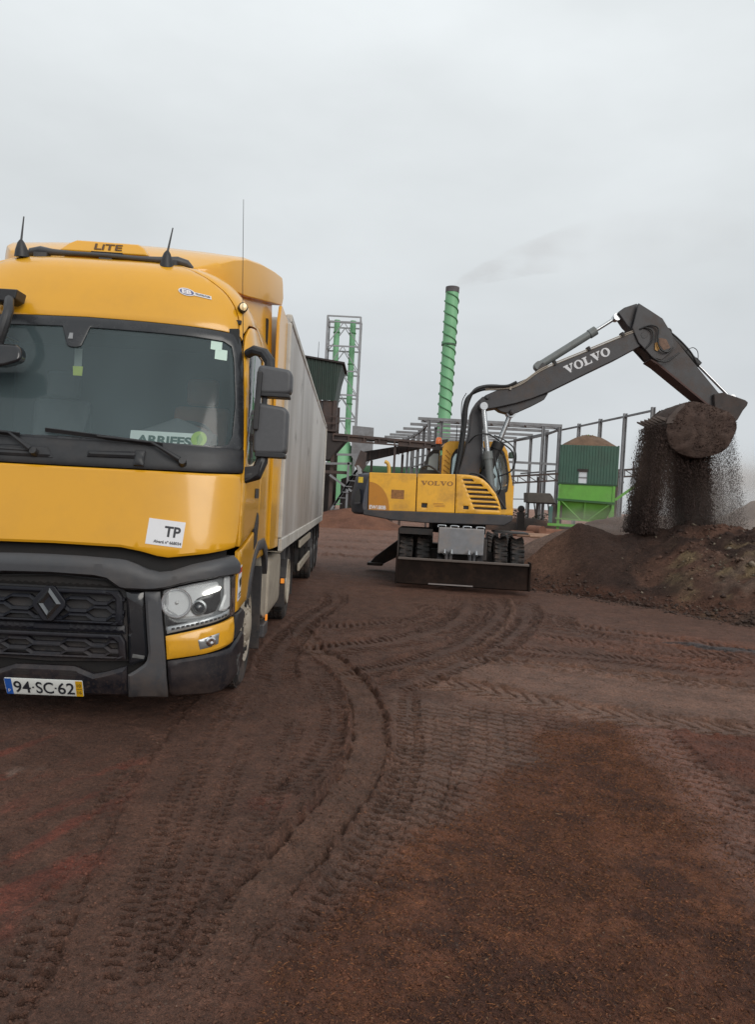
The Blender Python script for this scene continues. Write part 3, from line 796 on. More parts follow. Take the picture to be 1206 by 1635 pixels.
# collar between cab and spoiler, side fairings
g = G(); cs = [(1.22, .86, 3.24, 3.40), (1.45, .96, 3.10, 3.40), (1.75, 1.05, 3.00, 3.43), (2.05, 1.12, 2.95, 3.48), (2.24, 1.15, 2.95, 3.53)]
for y, w, zb, zt in cs: g.v += [(w + .02, y, zb), (w, y, zt), (-w, y, zt), (-w - .02, y, zb)]
for i in range(len(cs) - 1):
    for j in range(4): g.f.append((i * 4 + j, i * 4 + (j + 1) % 4, i * 4 + 4 + (j + 1) % 4, i * 4 + 4 + j))
g.f += [(0, 1, 2, 3), tuple(range(len(cs) * 4 - 4, len(cs) * 4))]
g.build("spoiler_collar", yellow, bevel=.02, smooth=40)
for sg in (1, -1):
    g = G().prism(rnd([(2.13, 1.13), (2.62, 1.13), (2.60, 3.42), (2.2, 3.48), (2.12, 3.3)], .04, 3), lambda u, v, w: (sg * (w + (u - 2.1) * .07), u, v), 1.21, 1.24)
    g.build("side_fairing", yellow, bevel=.006)
    c = Vector((sg * 1.105, .70, 3.07))
    g = G().lathe([(0, .034), (.014, .033), (.024, .024), (.028, .01), (.028, -.03)], c, (sg * .35, -1, .1), 18); ml = g.build("marker_lamp", warm_lit if sg > 0 else mat("lamp_off", (.5, .4, .2), .2))
    G().lathe([(.031, .010), (.037, .0), (.036, -.05), (.02, -.08)], c, (sg * .35, -1, .1), 18).build("lamp_base", black_pl, ml)
G().b2((-1.14, 2.02, 1.1), (1.14, 2.09, 3.3)).build("cab_rear_wall", dark)
# --- exterior mirrors
def rbox(x0, x1, z0, z1, y0, y1, r, skew=0.0):
    p = rnd([(x0, z0), (x1, z0 + skew * .3), (x1, z1 - skew), (x0, z1)], r, 5)
    return G().prism(p, lambda u, v, w: (u, w, v), y0, y1)
for sg in (1, -1):
    m = lambda g: G().add([(sg * x, y, z) for x, y, z in g.v], g.f)
    g = G(); g.loft([((1.16, .62, 2.70), .035), ((1.22, .58, 2.725), .038), ((1.30, .54, 2.70), .04), ((1.345, .52, 2.64), .042), ((1.35, .52, 2.55), .04)], 10)
    g.b2((1.305, .475, 1.93), (1.34, .55, 2.60))
    g.loft([((1.33, .53, 2.0), .04), ((1.325, .50, 1.90), .045), ((1.29, .47, 1.80), .05), ((1.19, .46, 1.77), .05)], 10)
    g.prism([(1.17, 1.715), (1.26, 1.755), (1.315, 1.80), (1.335, 1.90), (1.28, 1.86), (1.17, 1.84)], lambda u, v, w: (u, w, v), .42, .56)
    mr = m(g).build("mirror_arm", black_pl, bevel=.01)
    h1 = m(rbox(1.268, 1.522, 2.385, 2.605, .44, .60, .05, .03)).build("mirror_housing", mirror_pl, mr, bevel=.03, seg=4)
    h2 = m(rbox(1.256, 1.505, 1.945, 2.328, .44, .62, .05, .03)).build("mirror_housing", mirror_pl, mr, bevel=.03, seg=4)
    m(rbox(1.285, 1.50, 2.405, 2.585, .600, .606, .04)).build("mirror_glass", chrome, h1)
    m(rbox(1.275, 1.485, 1.965, 2.31, .62, .626, .04)).build("mirror_glass", chrome, h2)
    m(G().beam((1.29, .425, 2.55), (1.275, .425, 2.12), .04, .03, (0, 1, 0))).build("mirror_bracket", black_pl, mr, bevel=.01)
    m(rbox(1.285, 1.51, 2.372, 2.40, .442, .60, .012)).build("housing_lip", black_pl, mr, bevel=.006)
    m(rbox(1.275, 1.495, 1.928, 1.965, .442, .62, .014)).build("housing_lip", black_pl, mr, bevel=.006)
# front close-view mirror, hung from the brow on the far side
g = G(); g.prism([(-.66, 2.93), (-.66, 3.01), (-.43, 3.01), (-.445, 2.945), (-.49, 2.92)], lambda u, v, w: (u, w, v), .34, .50)
g.loft([((-.50, .38, 2.95), .03), ((-.44, .24, 2.90), .032), ((-.415, .18, 2.82), .034), ((-.43, .16, 2.72), .036), ((-.46, .16, 2.62), .036), ((-.48, .17, 2.56), .03)], 10)
fm = g.build("front_mirror_arm", black_pl, bevel=.01)
G().prism(rnd([(-.72, 2.47), (-.62, 2.43), (-.40, 2.425), (-.29, 2.47), (-.285, 2.53), (-.32, 2.585), (-.66, 2.59), (-.72, 2.55)], .03, 4), lambda u, v, w: (u, w + (v - 2.5) * .25, v), .10, .20).build("front_mirror_housing", black_gl, fm, bevel=.025, seg=4)
# --- inside the cab
g = G()
g.prism([(.36, 1.55), (.30, 1.88), (.40, 1.945), (.62, 1.96), (.80, 1.99), (.95, 1.93), (.95, 1.5)], lambda u, v, w: (w, u, v), -1.13, 1.13)
g.loft([((.35, .84, 1.96), .14), ((.62, .86, 2.02), .2), ((.9, .84, 1.96), .14)], 14)
g.build("dashboard", mat("dash_grey", (.10, .105, .11), .7, noise=.1), bevel=.02)
g = G(); rg = []
c = Vector((.62, .98, 2.09)); nx = Vector((0, -.55, .83)).normalized(); e1 = Vector((1, 0, 0)); e2 = nx.cross(e1)
for i in range(33):
    t = 2 * math.pi * i / 32; rg.append((c + e1 * (.225 * math.cos(t)) + e2 * (.225 * math.sin(t)), .017))
g.loft(rg, 8)
for t in (0.3, 2.84, 4.71): g.cyl(c - nx * .02, c + (e1 * math.cos(t) + e2 * math.sin(t)) * .22, .02, .014, 8)
g.cyl(c - nx * .01, c - nx * .35, .06, .05, 12)
g.build("steering_wheel", mat("wheel_grey", (.03, .03, .033), .5))
for x, mm in ((.62, mat("seat_cover_rust", (.33, .13, .07), .9, noise=.15)), (-.62, mat("seat_cover_grey", (.13, .14, .15), .9, noise=.15))):
    g = G(); g.prism([(1.25, 1.70), (1.30, 1.82), (1.65, 1.80), (1.72, 2.40), (1.82, 2.42), (1.86, 1.70)], lambda u, v, w: (w, u, v), x - .25, x + .25)
    s1 = g.build("seat", mm, bevel=.05, seg=3)
    G().b2((x - .14, 1.72, 2.42), (x + .14, 1.83, 2.66)).build("headrest", mm, s1, bevel=.04, seg=3)
lin = mat("cab_lining", (.035, .038, .04), .95)
g = G(); g.b2((-1.1, .66, 2.93), (1.1, 1.98, 2.96)); g.b2((-1.17, 1.96, 1.5), (1.17, 1.99, 2.93)); g.b2((-1.1, .4, 1.45), (1.1, 1.99, 1.5))
for sx in (-1, 1):
    g.b2((sx * 1.14, 1.36, 1.5), (sx * 1.17, 1.96, 2.92))
    g.beam((sx * 1.06, .62, 2.88), (sx * 1.12, .62, 1.9), .05, .07)
g.build("cab_lining", lin)
G().add([(-.12, .60, 2.86), (.95, .60, 2.86), (.95, .62, 2.78), (-.12, .62, 2.79)], [(0, 1, 2, 3)]).build("sun_blind", lin)
# --- chassis, wheels
g = G()
for sx in (-1, 1): g.b2((sx * .38, .4, .72), (sx * .46, 6.1, .98))
for y in (1.4, 2.6, 3.7, 5.1): g.b2((-.42, y - .06, .70), (.42, y + .06, .92))
g.b2((-.9, 1.32, .42), (.9, 1.48, .58)); g.b2((-.9, 5.02, .42), (.9, 5.18, .58)); g.loft([((0, 5.1, .5), .22), ((0, 5.101, .5), .23)], 12)
g.b2((-.5, .5, .55), (.5, 2.0, 1.1)); g.b2((-1.12, .5, 1.02), (1.12, 2.05, 1.12)); g.cyl((0, 5.3, 1.05), (0, 5.3, 1.09), .45, .45, 20)
g.build("chassis", dark)
def wheel(x, y, side, r=.515, w=.30, dual=False, rimmat=cream, hubout=.03):
    g = G(); h = w / 2
    prof = [(r * .58, -h * .8), (r * .80, -h), (r * .93, -h * .96), (r * .985, -h * .8), (r, -h * .55), (r, h * .55), (r * .985, h * .8), (r * .93, h * .96), (r * .80, h), (r * .58, h * .8)]
    g.lathe(prof, (x, y, r), (side, 0, 0), 48)
    for k in range(5):                        # tread grooves as raised rib blocks
        pass
    for i in range(56):
        t = 2 * math.pi * i / 56; c = Vector((x, y, r)) + Vector((0, math.cos(t), math.sin(t))) * (r + .002)
        rot = Matrix.Rotation(t, 3, 'X')
        for kx in (-.62, -.22, .22, .62):
            g.box(c + Vector((kx * h, 0, 0)), (h * .32, .014, r * .085), rot)
    wl_ = g.build("wheel", rubber)
    xo = x + side * h
    g = G()
    g.lathe([(r * .60, -.02), (r * .585, .01), (r * .55, -.005), (r * .52, -.04), (r * .46, -.02 + hubout), (r * .34, .01 + hubout), (r * .27, .012 + hubout), (r * .24, .025 + hubout), (r * .20, .04 + hubout), (0, .045 + hubout)], (xo, y, r), (side, 0, 0), 40)
    rim = g.build("rim", rimmat, wl_)
    for i in range(10):
        t = 2 * math.pi * i / 10
        c = Vector((xo + side * (hubout + .004), y + r * .405 * math.cos(t), r + r * .405 * math.sin(t)))
        if abs(x) > .9: G().lathe([(0, .006), (.028, .006), (.034, -.01)], c, (side, 0, 0), 12).build("rim_vent", dark, rim)
    g = G()
    for i in range(10):
        t = 2 * math.pi * (i + .5) / 10
        c = Vector((xo + side * (hubout + .01), y + r * .30 * math.cos(t), r + r * .30 * math.sin(t)))
        g.cyl(c, c + Vector((side * .014, 0, 0)), .016, .013, 6)
    g.build("wheel_bolt", rimmat, rim)
    return wl_
for sx in (1, -1):
    wheel(sx * .99, 1.40, sx, .515, .31, hubout=.0)
    wheel(sx * 1.06, 5.10, sx, .505, .29, hubout=-.09, rimmat=cream)
    wheel(sx * .74, 5.10, sx, .505, .29, hubout=-.09, rimmat=cream)
# --- steps, tank, mudguards
for sx in (1, -1):
    m = lambda g: G().add([(sx * x, y, z) for x, y, z in g.v], g.f)
    m(rbox(.55, 1.21, .36, 1.04, 2.55, 3.85, .13)).build("fuel_tank", cream, bevel=.05, seg=4)
    g = G().prism(rnd([(2.16, .50), (2.52, .40), (2.52, 1.03), (2.30, 1.03), (2.16, .90)], .06, 3), lambda u, v, w: (w, u, v), .8, 1.19)
    m(g).build("tank_fairing", cream, bevel=.03, seg=3)
    g = G(); g.b2((.85, 1.98, .20), (1.20, 2.02, .98)); fl = m(g).build("front_mudflap", black_pl, bevel=.008)
    g = G(); g.b2((.9, 2.3, .24), (1.215, 2.62, .38)); sp = m(g).build("cab_step", grey_pl, bevel=.02)
    m(G().b2((1.205, 2.40, .40), (1.225, 2.46, .46))).build("side_marker", amber_lit if sx > 0 else amber_lit, bevel=.006)
    g = G(); rr = .60                            # drive wheel mudguard
    for i in range(12):
        t0, t1 = R(8 + 13.5 * i), R(8 + 13.5 * (i + 1))
        a = (5.1 + rr * math.cos(t0), .505 + rr * math.sin(t0)); b = (5.1 + rr * math.cos(t1), .505 + rr * math.sin(t1))
        g.beam((.92, *a), (.92, *b), .62, .015, (0, 0, 1))
    g.b2((.62, 4.44, .25), (1.22, 4.47, .62)); g.b2((.62, 5.74, .25), (1.22, 5.77, .62))
    md = m(g).build("mudguard", black_pl, smooth=30)
    m(G().b2((1.17, 4.405, .55), (1.215, 4.44, .61))).build("side_marker", amber_lit, md, bevel=.005)
    m(G().b2((1.0, 4.40, .85), (1.21, 4.43, 1.1))).build("guard_panel", grey_pl, md, bevel=.01)
# objects in the cab that are not part of it
CUR = root("name_board", "white place-name board with green letters and a round green disc, standing behind the windscreen", "sign", truck_world(.6, .62, 1.97), T_ROT, (.6, .62, 1.97))
def nb(u, v, w=0): return (.595 + u, .53 + v * .30 - w + .02 * u, 2.027 + v)
CUR.o.rotation_euler = (0, 0, T_ROT)
b_ = panel("board", rnd([(-.25, .052), (.25, .052), (.25, -.06), (-.25, -.06)], .006, 2), nb, mat("board_white", (.84, .90, .86), .4), thick=.006, edge=0, step=.06)
lettering("board_lettering", "ARRIFES", .085, lambda u, v: nb(u + .0, v - .012, .004), mat("board_green", (.03, .09, .06), .5), b_, bold=.0035, fit=.40)
g = G(); g.add([nb(.255 + .058 * math.cos(2 * math.pi * i / 28), .012 + .058 * math.sin(2 * math.pi * i / 28), .012) for i in range(28)], [tuple(range(28))])
dsc = g.build("green_disc", mat("disc_green", (.42, .62, .10), .4), fix=False)
G().add([nb(.255 + a, .012 + b, .014) for a, b in [(-.008, -.04), (.012, -.045), (.03, .0), (.008, .04), (-.02, .015)]], [(0, 1, 2, 3, 4)]).build("disc_mark", mat("disc_mark_green", (.22, .42, .06), .4), dsc, fix=False)
CUR = root("air_freshener", "small yellow-green air freshener hanging behind the windscreen below the sensor housing", "air freshener", truck_world(-.07, .62, 2.5), T_ROT, (-.07, .62, 2.5))
g = G().prism([(-.105, 2.46), (-.04, 2.46), (-.035, 2.53), (-.11, 2.53)], lambda u, v, w: (u, w, v), .57, .58)
g.build("bottle", mat("freshener_yellow", (.60, .72, .12), .4), bevel=.003)
G().b2((-.10, .572, 2.53), (-.045, .578, 2.66)).build("strap", mat("freshener_grey", (.30, .33, .30), .5))

# ================================================================== SEMI-TRAILER
TY0, TY1, TW, TZ0, TZ1 = 2.66, 14.3, 1.295, 1.10, 3.52
trailer = root("semi_trailer", "dirty white box semi-trailer coupled behind the yellow truck", "trailer", truck_world(0, 8.4), T_ROT, (0, 8.4, 0))
CUR = trailer
def trailer_mat():
    m = mat("trailer_panel", (.42, .41, .40), .5)
    n, l = m.node_tree.nodes, m.node_tree.links
    b = n['Principled BSDF']
    tc = n.new("ShaderNodeTexCoord")
    cur = None
    for sc_, st_, lo_, hi_, col in ((1.0, (1, .5, .25), .42, .70, (.30, .285, .275)), (1.0, (1, 1.1, .28), .47, .72, (.22, .195, .17)), (1.0, (1, .45, .6), .48, .7, (.33, .29, .25)), (1.0, (1, 2.6, .35), .52, .74, (.58, .56, .54)), (3.0, (1, .6, .8), .60, .72, (.12, .105, .095))):
        mp = n.new("ShaderNodeMapping"); mp.inputs['Scale'].default_value = st_
        l.new(tc.outputs['Object'], mp.inputs[0])
        no = n.new("ShaderNodeTexNoise"); no.inputs['Scale'].default_value = sc_; no.inputs['Detail'].default_value = 8; no.inputs['Roughness'].default_value = .6
        l.new(mp.outputs[0], no.inputs['Vector'])
        rg = n.new("ShaderNodeMapRange"); rg.inputs[1].default_value, rg.inputs[2].default_value = lo_, hi_
        rg.inputs[4].default_value = .8
        l.new(no.outputs[0], rg.inputs[0])
        mx = n.new("ShaderNodeMixRGB"); l.new(rg.outputs[0], mx.inputs[0])
        if cur is None: mx.inputs[1].default_value = (.56, .545, .525, 1)
        else: l.new(cur, mx.inputs[1])
        mx.inputs[2].default_value = (*col, 1); cur = mx.outputs[0]
    sp = n.new("ShaderNodeSeparateXYZ"); l.new(tc.outputs['Object'], sp.inputs[0])
    hz = n.new("ShaderNodeMapRange"); hz.inputs[1].default_value, hz.inputs[2].default_value = 2.5, 1.1; hz.inputs[4].default_value = .75; l.new(sp.outputs['Z'], hz.inputs[0])
    mp = n.new("ShaderNodeMapping"); mp.inputs['Scale'].default_value = (1, 1.2, .5); l.new(tc.outputs['Object'], mp.inputs[0])
    no = n.new("ShaderNodeTexNoise"); no.inputs['Scale'].default_value = 1.6; no.inputs['Detail'].default_value = 8; l.new(mp.outputs[0], no.inputs['Vector'])
    m1 = n.new("ShaderNodeMath"); m1.operation = 'MULTIPLY'; l.new(hz.outputs[0], m1.inputs[0]); l.new(no.outputs[0], m1.inputs[1])
    mx = n.new("ShaderNodeMixRGB"); l.new(m1.outputs[0], mx.inputs[0]); l.new(cur, mx.inputs[1]); mx.inputs[2].default_value = (.23, .175, .135, 1); cur = mx.outputs[0]
    l.new(cur, b.inputs['Base Color'])
    return m
tp_m = trailer_mat()
alu = mat("trailer_rail", (.50, .48, .44), .5, dirt=(.22, .18, .14), dirt_amt=.7, dscale=2)
G().b2((-TW, TY0, TZ0 + .05), (TW, TY1, TZ1 - .04)).build("box_body", tp_m, bevel=.05, seg=3)
for sx in (1, -1):
    m = lambda g: G().add([(sx * x, y, z) for x, y, z in g.v], g.f)
    m(G().b2((TW - .02, TY0 - .02, TZ0 - .02), (TW + .022, TY1 + .02, TZ0 + .11))).build("bottom_rail", alu, bevel=.01)
    m(G().b2((TW - .06, TY0 + .05, TZ1 - .09), (TW + .014, TY1 + .02, TZ1))).build("top_rail", alu, bevel=.02)
    m(G().b2((TW - .07, TY0 - .015, TZ0 + .113), (TW + .018, TY0 + .05, TZ1 - .10))).build("corner_post", alu, bevel=.02)
    m(G().b2((TW - .05, TY1 - .06, TZ0 + .113), (TW + .026, TY1 + .025, TZ1 - .095))).build("corner_post", alu, bevel=.01)
    m(G().b2((TW - .28, TY0 - .01, TZ0 - .03), (TW + .012, TY0 + .30, TZ0 - .022))).build("corner_plate", cream)
    for z0, z1 in ((.50, .62), (.86, .98)):
        m(G().b2((TW - .07, 6.6, z0), (TW - .03, 9.6, z1))).build("side_guard_rail", cream, bevel=.015)
    for y in (6.7, 8.1, 9.5): m(G().b2((TW - .12, y - .03, .48), (TW - .07, y + .03, TZ0 - .03))).build("guard_post", dark)
    m(G().b2((.8, 5.95, .12), (.95, 6.1, 1.05))).build("landing_leg", grey_pl, bevel=.01)
    for y in (10.35, 11.65, 12.95):
        wheel(sx * 1.07, y, sx, .50, .38, hubout=-.03, rimmat=grey_pl)
        g = G(); rr = .57
        for i in range(9):
            t0, t1 = R(18 + 16 * i), R(18 + 16 * (i + 1))
            g.beam((1.07, y + rr * math.cos(t0), .5 + rr * math.sin(t0)), (1.07, y + rr * math.cos(t1), .5 + rr * math.sin(t1)), .42, .012)
        m(g).build("mudguard", black_pl, smooth=30)
g = G()
for sx in (-1, 1): g.b2((sx * .45, TY0 + .3, .82), (sx * .55, TY1 - .1, TZ0 + .04))
for y in np.arange(TY0 + .4, TY1, 1.0): g.b2((-TW + .03, y - .04, TZ0 - .07), (TW - .03, y + .04, TZ0 + .04))
for y in (10.35, 11.65, 12.95): g.cyl((-1, y, .5), (1, y, .5), .07, .07, 10)
g.b2((-1.2, TY1 - .15, .42), (1.2, TY1 - .05, .56)); g.b2((-1.2, TY1 - .12, .56), (-1.1, TY1 - .06, 1.1)); g.b2((1.1, TY1 - .12, .56), (1.2, TY1 - .06, 1.1))
g.build("underframe", dark)
G().prism([(TY1, .0), (TY1, 1)], lambda u, v, w: (w, u, v), 0, .1) if False else None
G().b2((-.9, TY0 - .10, 1.3), (.9, TY0, 3.2)).build("front_bulkhead", tp_m, bevel=.02)
CUR = None
# ================================================================== EXCAVATOR
ex_y = mat("machine_yellow", (0.78, 0.40, 0.03), 0.40, coat=.1, noise=.07, nscale=3, dirt=(.26, .135, .05), dirt_amt=.6, dscale=2.2, bump=.02, bscale=30)
ex_o = mat("machine_orange_fade", (0.47, 0.19, 0.016), 0.5, dirt=(.22, .12, .05), dirt_amt=.3)
ex_g = mat("machine_dark_grey", (0.036, 0.035, 0.039), 0.52, noise=.22, nscale=5, dirt=(.105, .075, .06), dirt_amt=.7, dscale=2.4, bump=.05, bscale=40)
ex_cw = mat("counterweight_blue_grey", (0.055, 0.062, 0.085), 0.5, noise=.12, nscale=5, dirt=(.15, .11, .085), dirt_amt=.5, dscale=3, bump=.05, bscale=50)
ex_k = mat("machine_black", (0.016, 0.016, 0.017), 0.6, dirt=(.06, .042, .034), dirt_amt=.6, dscale=4, mud=(1.2, .7))
ex_cy = mat("cylinder_grey", (0.15, 0.165, 0.165), 0.45, dirt=(.10, .08, .06), dirt_amt=.5, dscale=5)
soil_c = mat("soil_coated_steel", (0.055, 0.034, 0.027), 0.95, noise=.35, nscale=7, dirt=(.085, .055, .042), dirt_amt=.7, dscale=3, bump=.6, bscale=26)
box_m = mat("worn_steel_box", (.22, .225, .24), .45, metal=.3, noise=.12, nscale=8, dirt=(.30, .24, .20), dirt_amt=.7, dscale=3)
EO = (1.74, 16.45, 0)
CUR = root("excavator", "yellow and grey wheeled excavator tipping its bucket of soil onto the heap", "excavator", EO, 0, EO)
XZ = lambda u, v, w: (u, w, v)
YN = 15.20
def side(y): return lambda u, v, o=0.0: (u, y - o, v)
# house body
body = [(-.22, 2.20), (1.99, 2.24), (2.16, 2.13), (2.34, 1.95), (2.46, 1.62), (2.47, 1.47), (-.22, 1.44)]
G().prism([(-.22, 2.17), (1.95, 2.18), (2.10, 2.08), (2.28, 1.92), (2.40, 1.6), (2.42, 1.47), (-.22, 1.44)], XZ, YN + .04, 16.05).build("engine_bay", ex_k)
G().prism([(-.22, 2.17), (1.25, 2.19), (1.25, 1.47), (-.22, 1.44)], XZ, 16.05, 17.65).build("engine_hood", ex_y, bevel=.05)
p1 = panel("rear_side_door", rnd([(-.215, 2.215), (.735, 2.235), (.745, 1.475), (-.20, 1.455)], .015, 2), side(YN), ex_y, thick=.04, edge=.008, step=.08)
hole_s = lambda x0, x1, z0, z1, a=0: [(x0, z1), (x1, z1 - a), (x1, z0 - a), (x0, z0)]
p2 = panel("middle_side_door", rnd([(.755, 2.238), (1.515, 2.268), (1.535, 1.490), (.765, 1.475)], .015, 2), side(YN), ex_y, holes=[hole_s(.865, .98, 1.565, 1.655)], thick=.04, edge=.008, step=.08)
fo = [(1.535, 2.270), (1.78, 2.268), (1.95, 2.245), (2.07, 2.195), (2.17, 2.12), (2.27, 2.01), (2.345, 1.92), (2.415, 1.78), (2.462, 1.64), (2.468, 1.505), (1.555, 1.492)]
lou = []
for i in range(7):
    t = i / 6; zt = 2.188 - t * .555
    x0 = 1.665 + t * .255; x1 = [1.90, 2.09, 2.205, 2.295, 2.37, 2.425, 2.445][i]
    lou.append([(x0 - .012, zt), (x1 - .045, zt + .004), (x1, zt - .048), (x0 + .02, zt - .045)])
lou.append(hole_s(1.71, 1.815, 1.575, 1.645))
p3 = panel("front_side_door", fo, side(YN), ex_y, holes=lou, thick=.04, edge=.006, ew=.010, step=.06)
g = G()
for i in range(7):
    t = i / 6; zt = 2.188 - t * .555
    g.beam((1.7 + t * .25, YN + .035, zt - .03), (lou[i][1][0], YN + .035, zt - .03), .012, .012)
g.build("louvre_slats", mat("louvre_brown", (.10, .05, .03), .7), p3)
G().add([side(YN + .034)(*q) for q in lou[7]], [(0, 1, 2, 3)]).build("latch", ex_k, p3, fix=False)
G().add([side(YN + .034)(*q) for q in hole_s(.865, .98, 1.565, 1.655)], [(0, 1, 2, 3)]).build("latch", ex_k, p2, fix=False)
arc = [(-.208, 2.03)] + [(-.208 + .43 * math.sin(t), 1.47 + .56 * math.cos(t)) for t in np.linspace(.12, 1.45, 12)] + [(.218, 1.472), (-.200, 1.462)]
polys("arc_decal", [arc], lambda u, v: (u, YN - .003, v), ex_o, p1)  # darker orange arc printed on the rear door
lettering("model_lettering", "EW180B", .105, lambda u, v: (-.015 + u, YN - .006, 1.525 + v), white_st, p1, bold=.003, fit=.335)
polys("worn_label", [hole_s(.245, .505, 1.715, 1.895)], lambda u, v: (u, YN - .003, v), mat("label_brown", (.27, .115, .03), .6, noise=.4, nscale=22), p1)
polys("door_lettering", serif_word(.66, .088), lambda u, v: (1.155 + u, YN - .004, 2.068 + v + u * .02), mat("lettering_ochre", (.30, .14, .03), .5), p2)
g = G()
for k in range(3): g.add([side(YN - .003)(*q) for q in hole_s(1.10 + .03 * (k == 0), 1.34 - .03 * (k == 2), 1.60 + .028 * k, 1.612 + .028 * k)], [(0, 1, 2, 3)])
g.build("small_print", mat("print_brown", (.42, .18, .03), .6), p2, fix=False)
G().prism([(-.30, 1.47), (2.47, 1.50), (2.72, 1.49), (2.70, 1.38), (2.55, 1.29), (.9, 1.26), (.3, 1.28), (-.30, 1.36)], XZ, YN - .01, 17.68).build("house_frame", ex_g, bevel=.02)
G().cyl((1.74, 16.45, 1.05), (1.74, 16.45, 1.30), .62, .62, 28).build("slew_ring", ex_k)
# counterweight: rounded back
g = G(); stz = [(1.36, -.50), (1.40, -.565), (1.55, -.60), (1.75, -.585), (1.9, -.555), (2.05, -.53), (2.15, -.495), (2.20, -.44), (2.215, -.36)]
rowp = []
for z, xb in stz:
    ring = []
    for i in range(17):
        t = -1 + 2 * i / 16
        ring.append((xb + .28 * abs(t) ** 3.5, 16.45 + 1.235 * t, z))
    ring += [(-.222, 17.685, z), (-.222, 15.215, z)]
    rowp.append(len(ring)); g.v += ring
n = rowp[0]
for i in range(len(stz) - 1):
    for j in range(n): g.f.append((i * n + j, i * n + (j + 1) % n, (i + 1) * n + (j + 1) % n, (i + 1) * n + j))
g.f.append(tuple(range(n))); g.f.append(tuple((len(stz) - 1) * n + j for j in range(n)))
cwt = g.build("counterweight", ex_cw, smooth=40, bevel=.015)
G().prism(rnd([(-.47, 1.83), (-.40, 1.89), (-.36, 1.70), (-.375, 1.60), (-.50, 1.62)], .03, 3), XZ, 15.195, 15.5).build("lifting_pocket", ex_k, cwt)
G().prism(rnd([(-.49, 1.60), (-.35, 1.61), (-.38, 1.58), (-.50, 1.575)], .004, 2), XZ, 15.19, 15.3).build("pocket_ledge", ex_g, cwt)
G().b2((-.43, 15.19, 2.00), (-.335, 15.225, 2.115)).build("warning_label", mat("label_yellow", (.60, .42, .03), .6, noise=.3, nscale=30), cwt)
G().prism([(-.50, 2.36), (-.455, 2.37), (-.40, 2.30), (-.37, 2.19), (-.46, 2.18), (-.475, 2.28)], XZ, 15.7, 15.78).build("lifting_eye", mat("eye_grey", (.30, .30, .31), .6), cwt, bevel=.01)
# rails and small things on the hood
hood_pipe = mat("pipe_yellow", (.62, .36, .06), .5)
G().tube([(.19, 16.2, 2.2), (.185, 16.2, 2.36), (.15, 16.2, 2.47), (.085, 16.2, 2.50)], .04, 10).build("exhaust_pipe", hood_pipe)
for pts in ([(.86, 16.3, 2.24), (.88, 16.3, 2.40), (.98, 16.3, 2.46), (1.10, 16.3, 2.44), (1.30, 16.3, 2.30), (1.34, 16.3, 2.22)], [(.90, 16.8, 2.24), (.93, 16.8, 2.42), (1.0, 16.8, 2.44)], [(1.78, 15.4, 2.26), (1.84, 15.4, 2.31), (1.98, 15.4, 2.30), (2.15, 15.35, 2.20), (2.45, 15.30, 1.80), (2.58, 15.3, 1.62)]):
    G().tube(pts, .022, 8).build("handrail", ex_k)
# cab
CY0, CY1 = 16.82, 17.66
cab_out = [(1.36, 1.49), (1.36, 2.90), (1.40, 3.00), (1.50, 3.06), (2.58, 3.11), (2.70, 3.06), (2.80, 2.90), (2.95, 2.2), (3.00, 1.62), (3.00, 1.49)]
win1 = rnd([(1.55, 2.30), (1.56, 2.72), (1.66, 2.90), (2.18, 2.94), (2.18, 2.0), (1.6, 2.0)], .05, 3)
win2 = rnd([(2.26, 2.96), (2.60, 2.97), (2.72, 2.90), (2.79, 2.70), (2.87, 2.3), (2.85, 1.99), (2.62, 1.95), (2.26, 1.95)], .06, 3)
for yy in (CY0, CY1):
    cp = panel("cab_side", cab_out, side(yy) if yy == CY0 else (lambda u, v, o=0.0: (u, CY1 + o, v)), ex_y, holes=[win1, win2], thick=.05, edge=.008, step=.1)
    for w_ in (win1, win2):
        s0 = w_; c0 = np.mean(w_, axis=0); inn = [tuple(c0 + (np.array(p) - c0) * .86) for p in w_]
        dy = -.006 if yy == CY0 else .006
        n_ = len(w_); g = G(); g.add([(u, yy + dy, v) for u, v in w_] + [(u, yy + dy, v) for u, v in inn], [(i, (i + 1) % n_, (i + 1) % n_ + n_, i + n_) for i in range(n_)])
        g.build("window_seal", ex_k, cp, fix=False)
        G().add([(u, yy + .02, v) for u, v in w_], [tuple(range(n_))]).build("side_pane", exc_glass, cp, fix=False)
strip = cab_out[1:9]
g = G()
for (a, b), (c, d) in zip(strip[:5], strip[1:6]):
    g.add([(a, CY0, b), (c, CY0, d), (c, CY1, d), (a, CY1, b)], [(0, 1, 2, 3)])
g.build("cab_roof", ex_y)
G().add([(1.365, CY0 + .05, 2.2), (1.365, CY1 - .05, 2.2), (1.365, CY1 - .05, 2.95), (1.365, CY0 + .05, 2.95)], [(0, 1, 2, 3)]).build("rear_pane", exc_glass, fix=False)
G().add([(2.80, CY0 + .04, 2.90), (2.95, CY0 + .04, 2.2), (2.95, CY1 - .04, 2.2), (2.80, CY1 - .04, 2.90)], [(0, 1, 2, 3)]).build("front_pane", exc_glass, fix=False)
G().b2((2.90, CY0 + .03, 1.49), (2.99, CY1 - .03, 2.15)).build("cab_front", ex_y)
G().prism([(2.20, 1.98), (2.80, 1.98), (2.84, 1.62), (2.55, 1.60), (2.3, 1.85)], XZ, CY0 - .02, CY0 - .004).build("lower_cab_panel", ex_k)
g = G()
for k in range(5): g.beam((1.40 + .01 * k, CY0 - .012, 2.42 + .11 * k), (1.53, CY0 - .012, 2.33 + .11 * k), .02, .012)
g.build("cab_vents", mat("vent_ochre", (.38, .18, .02), .6))
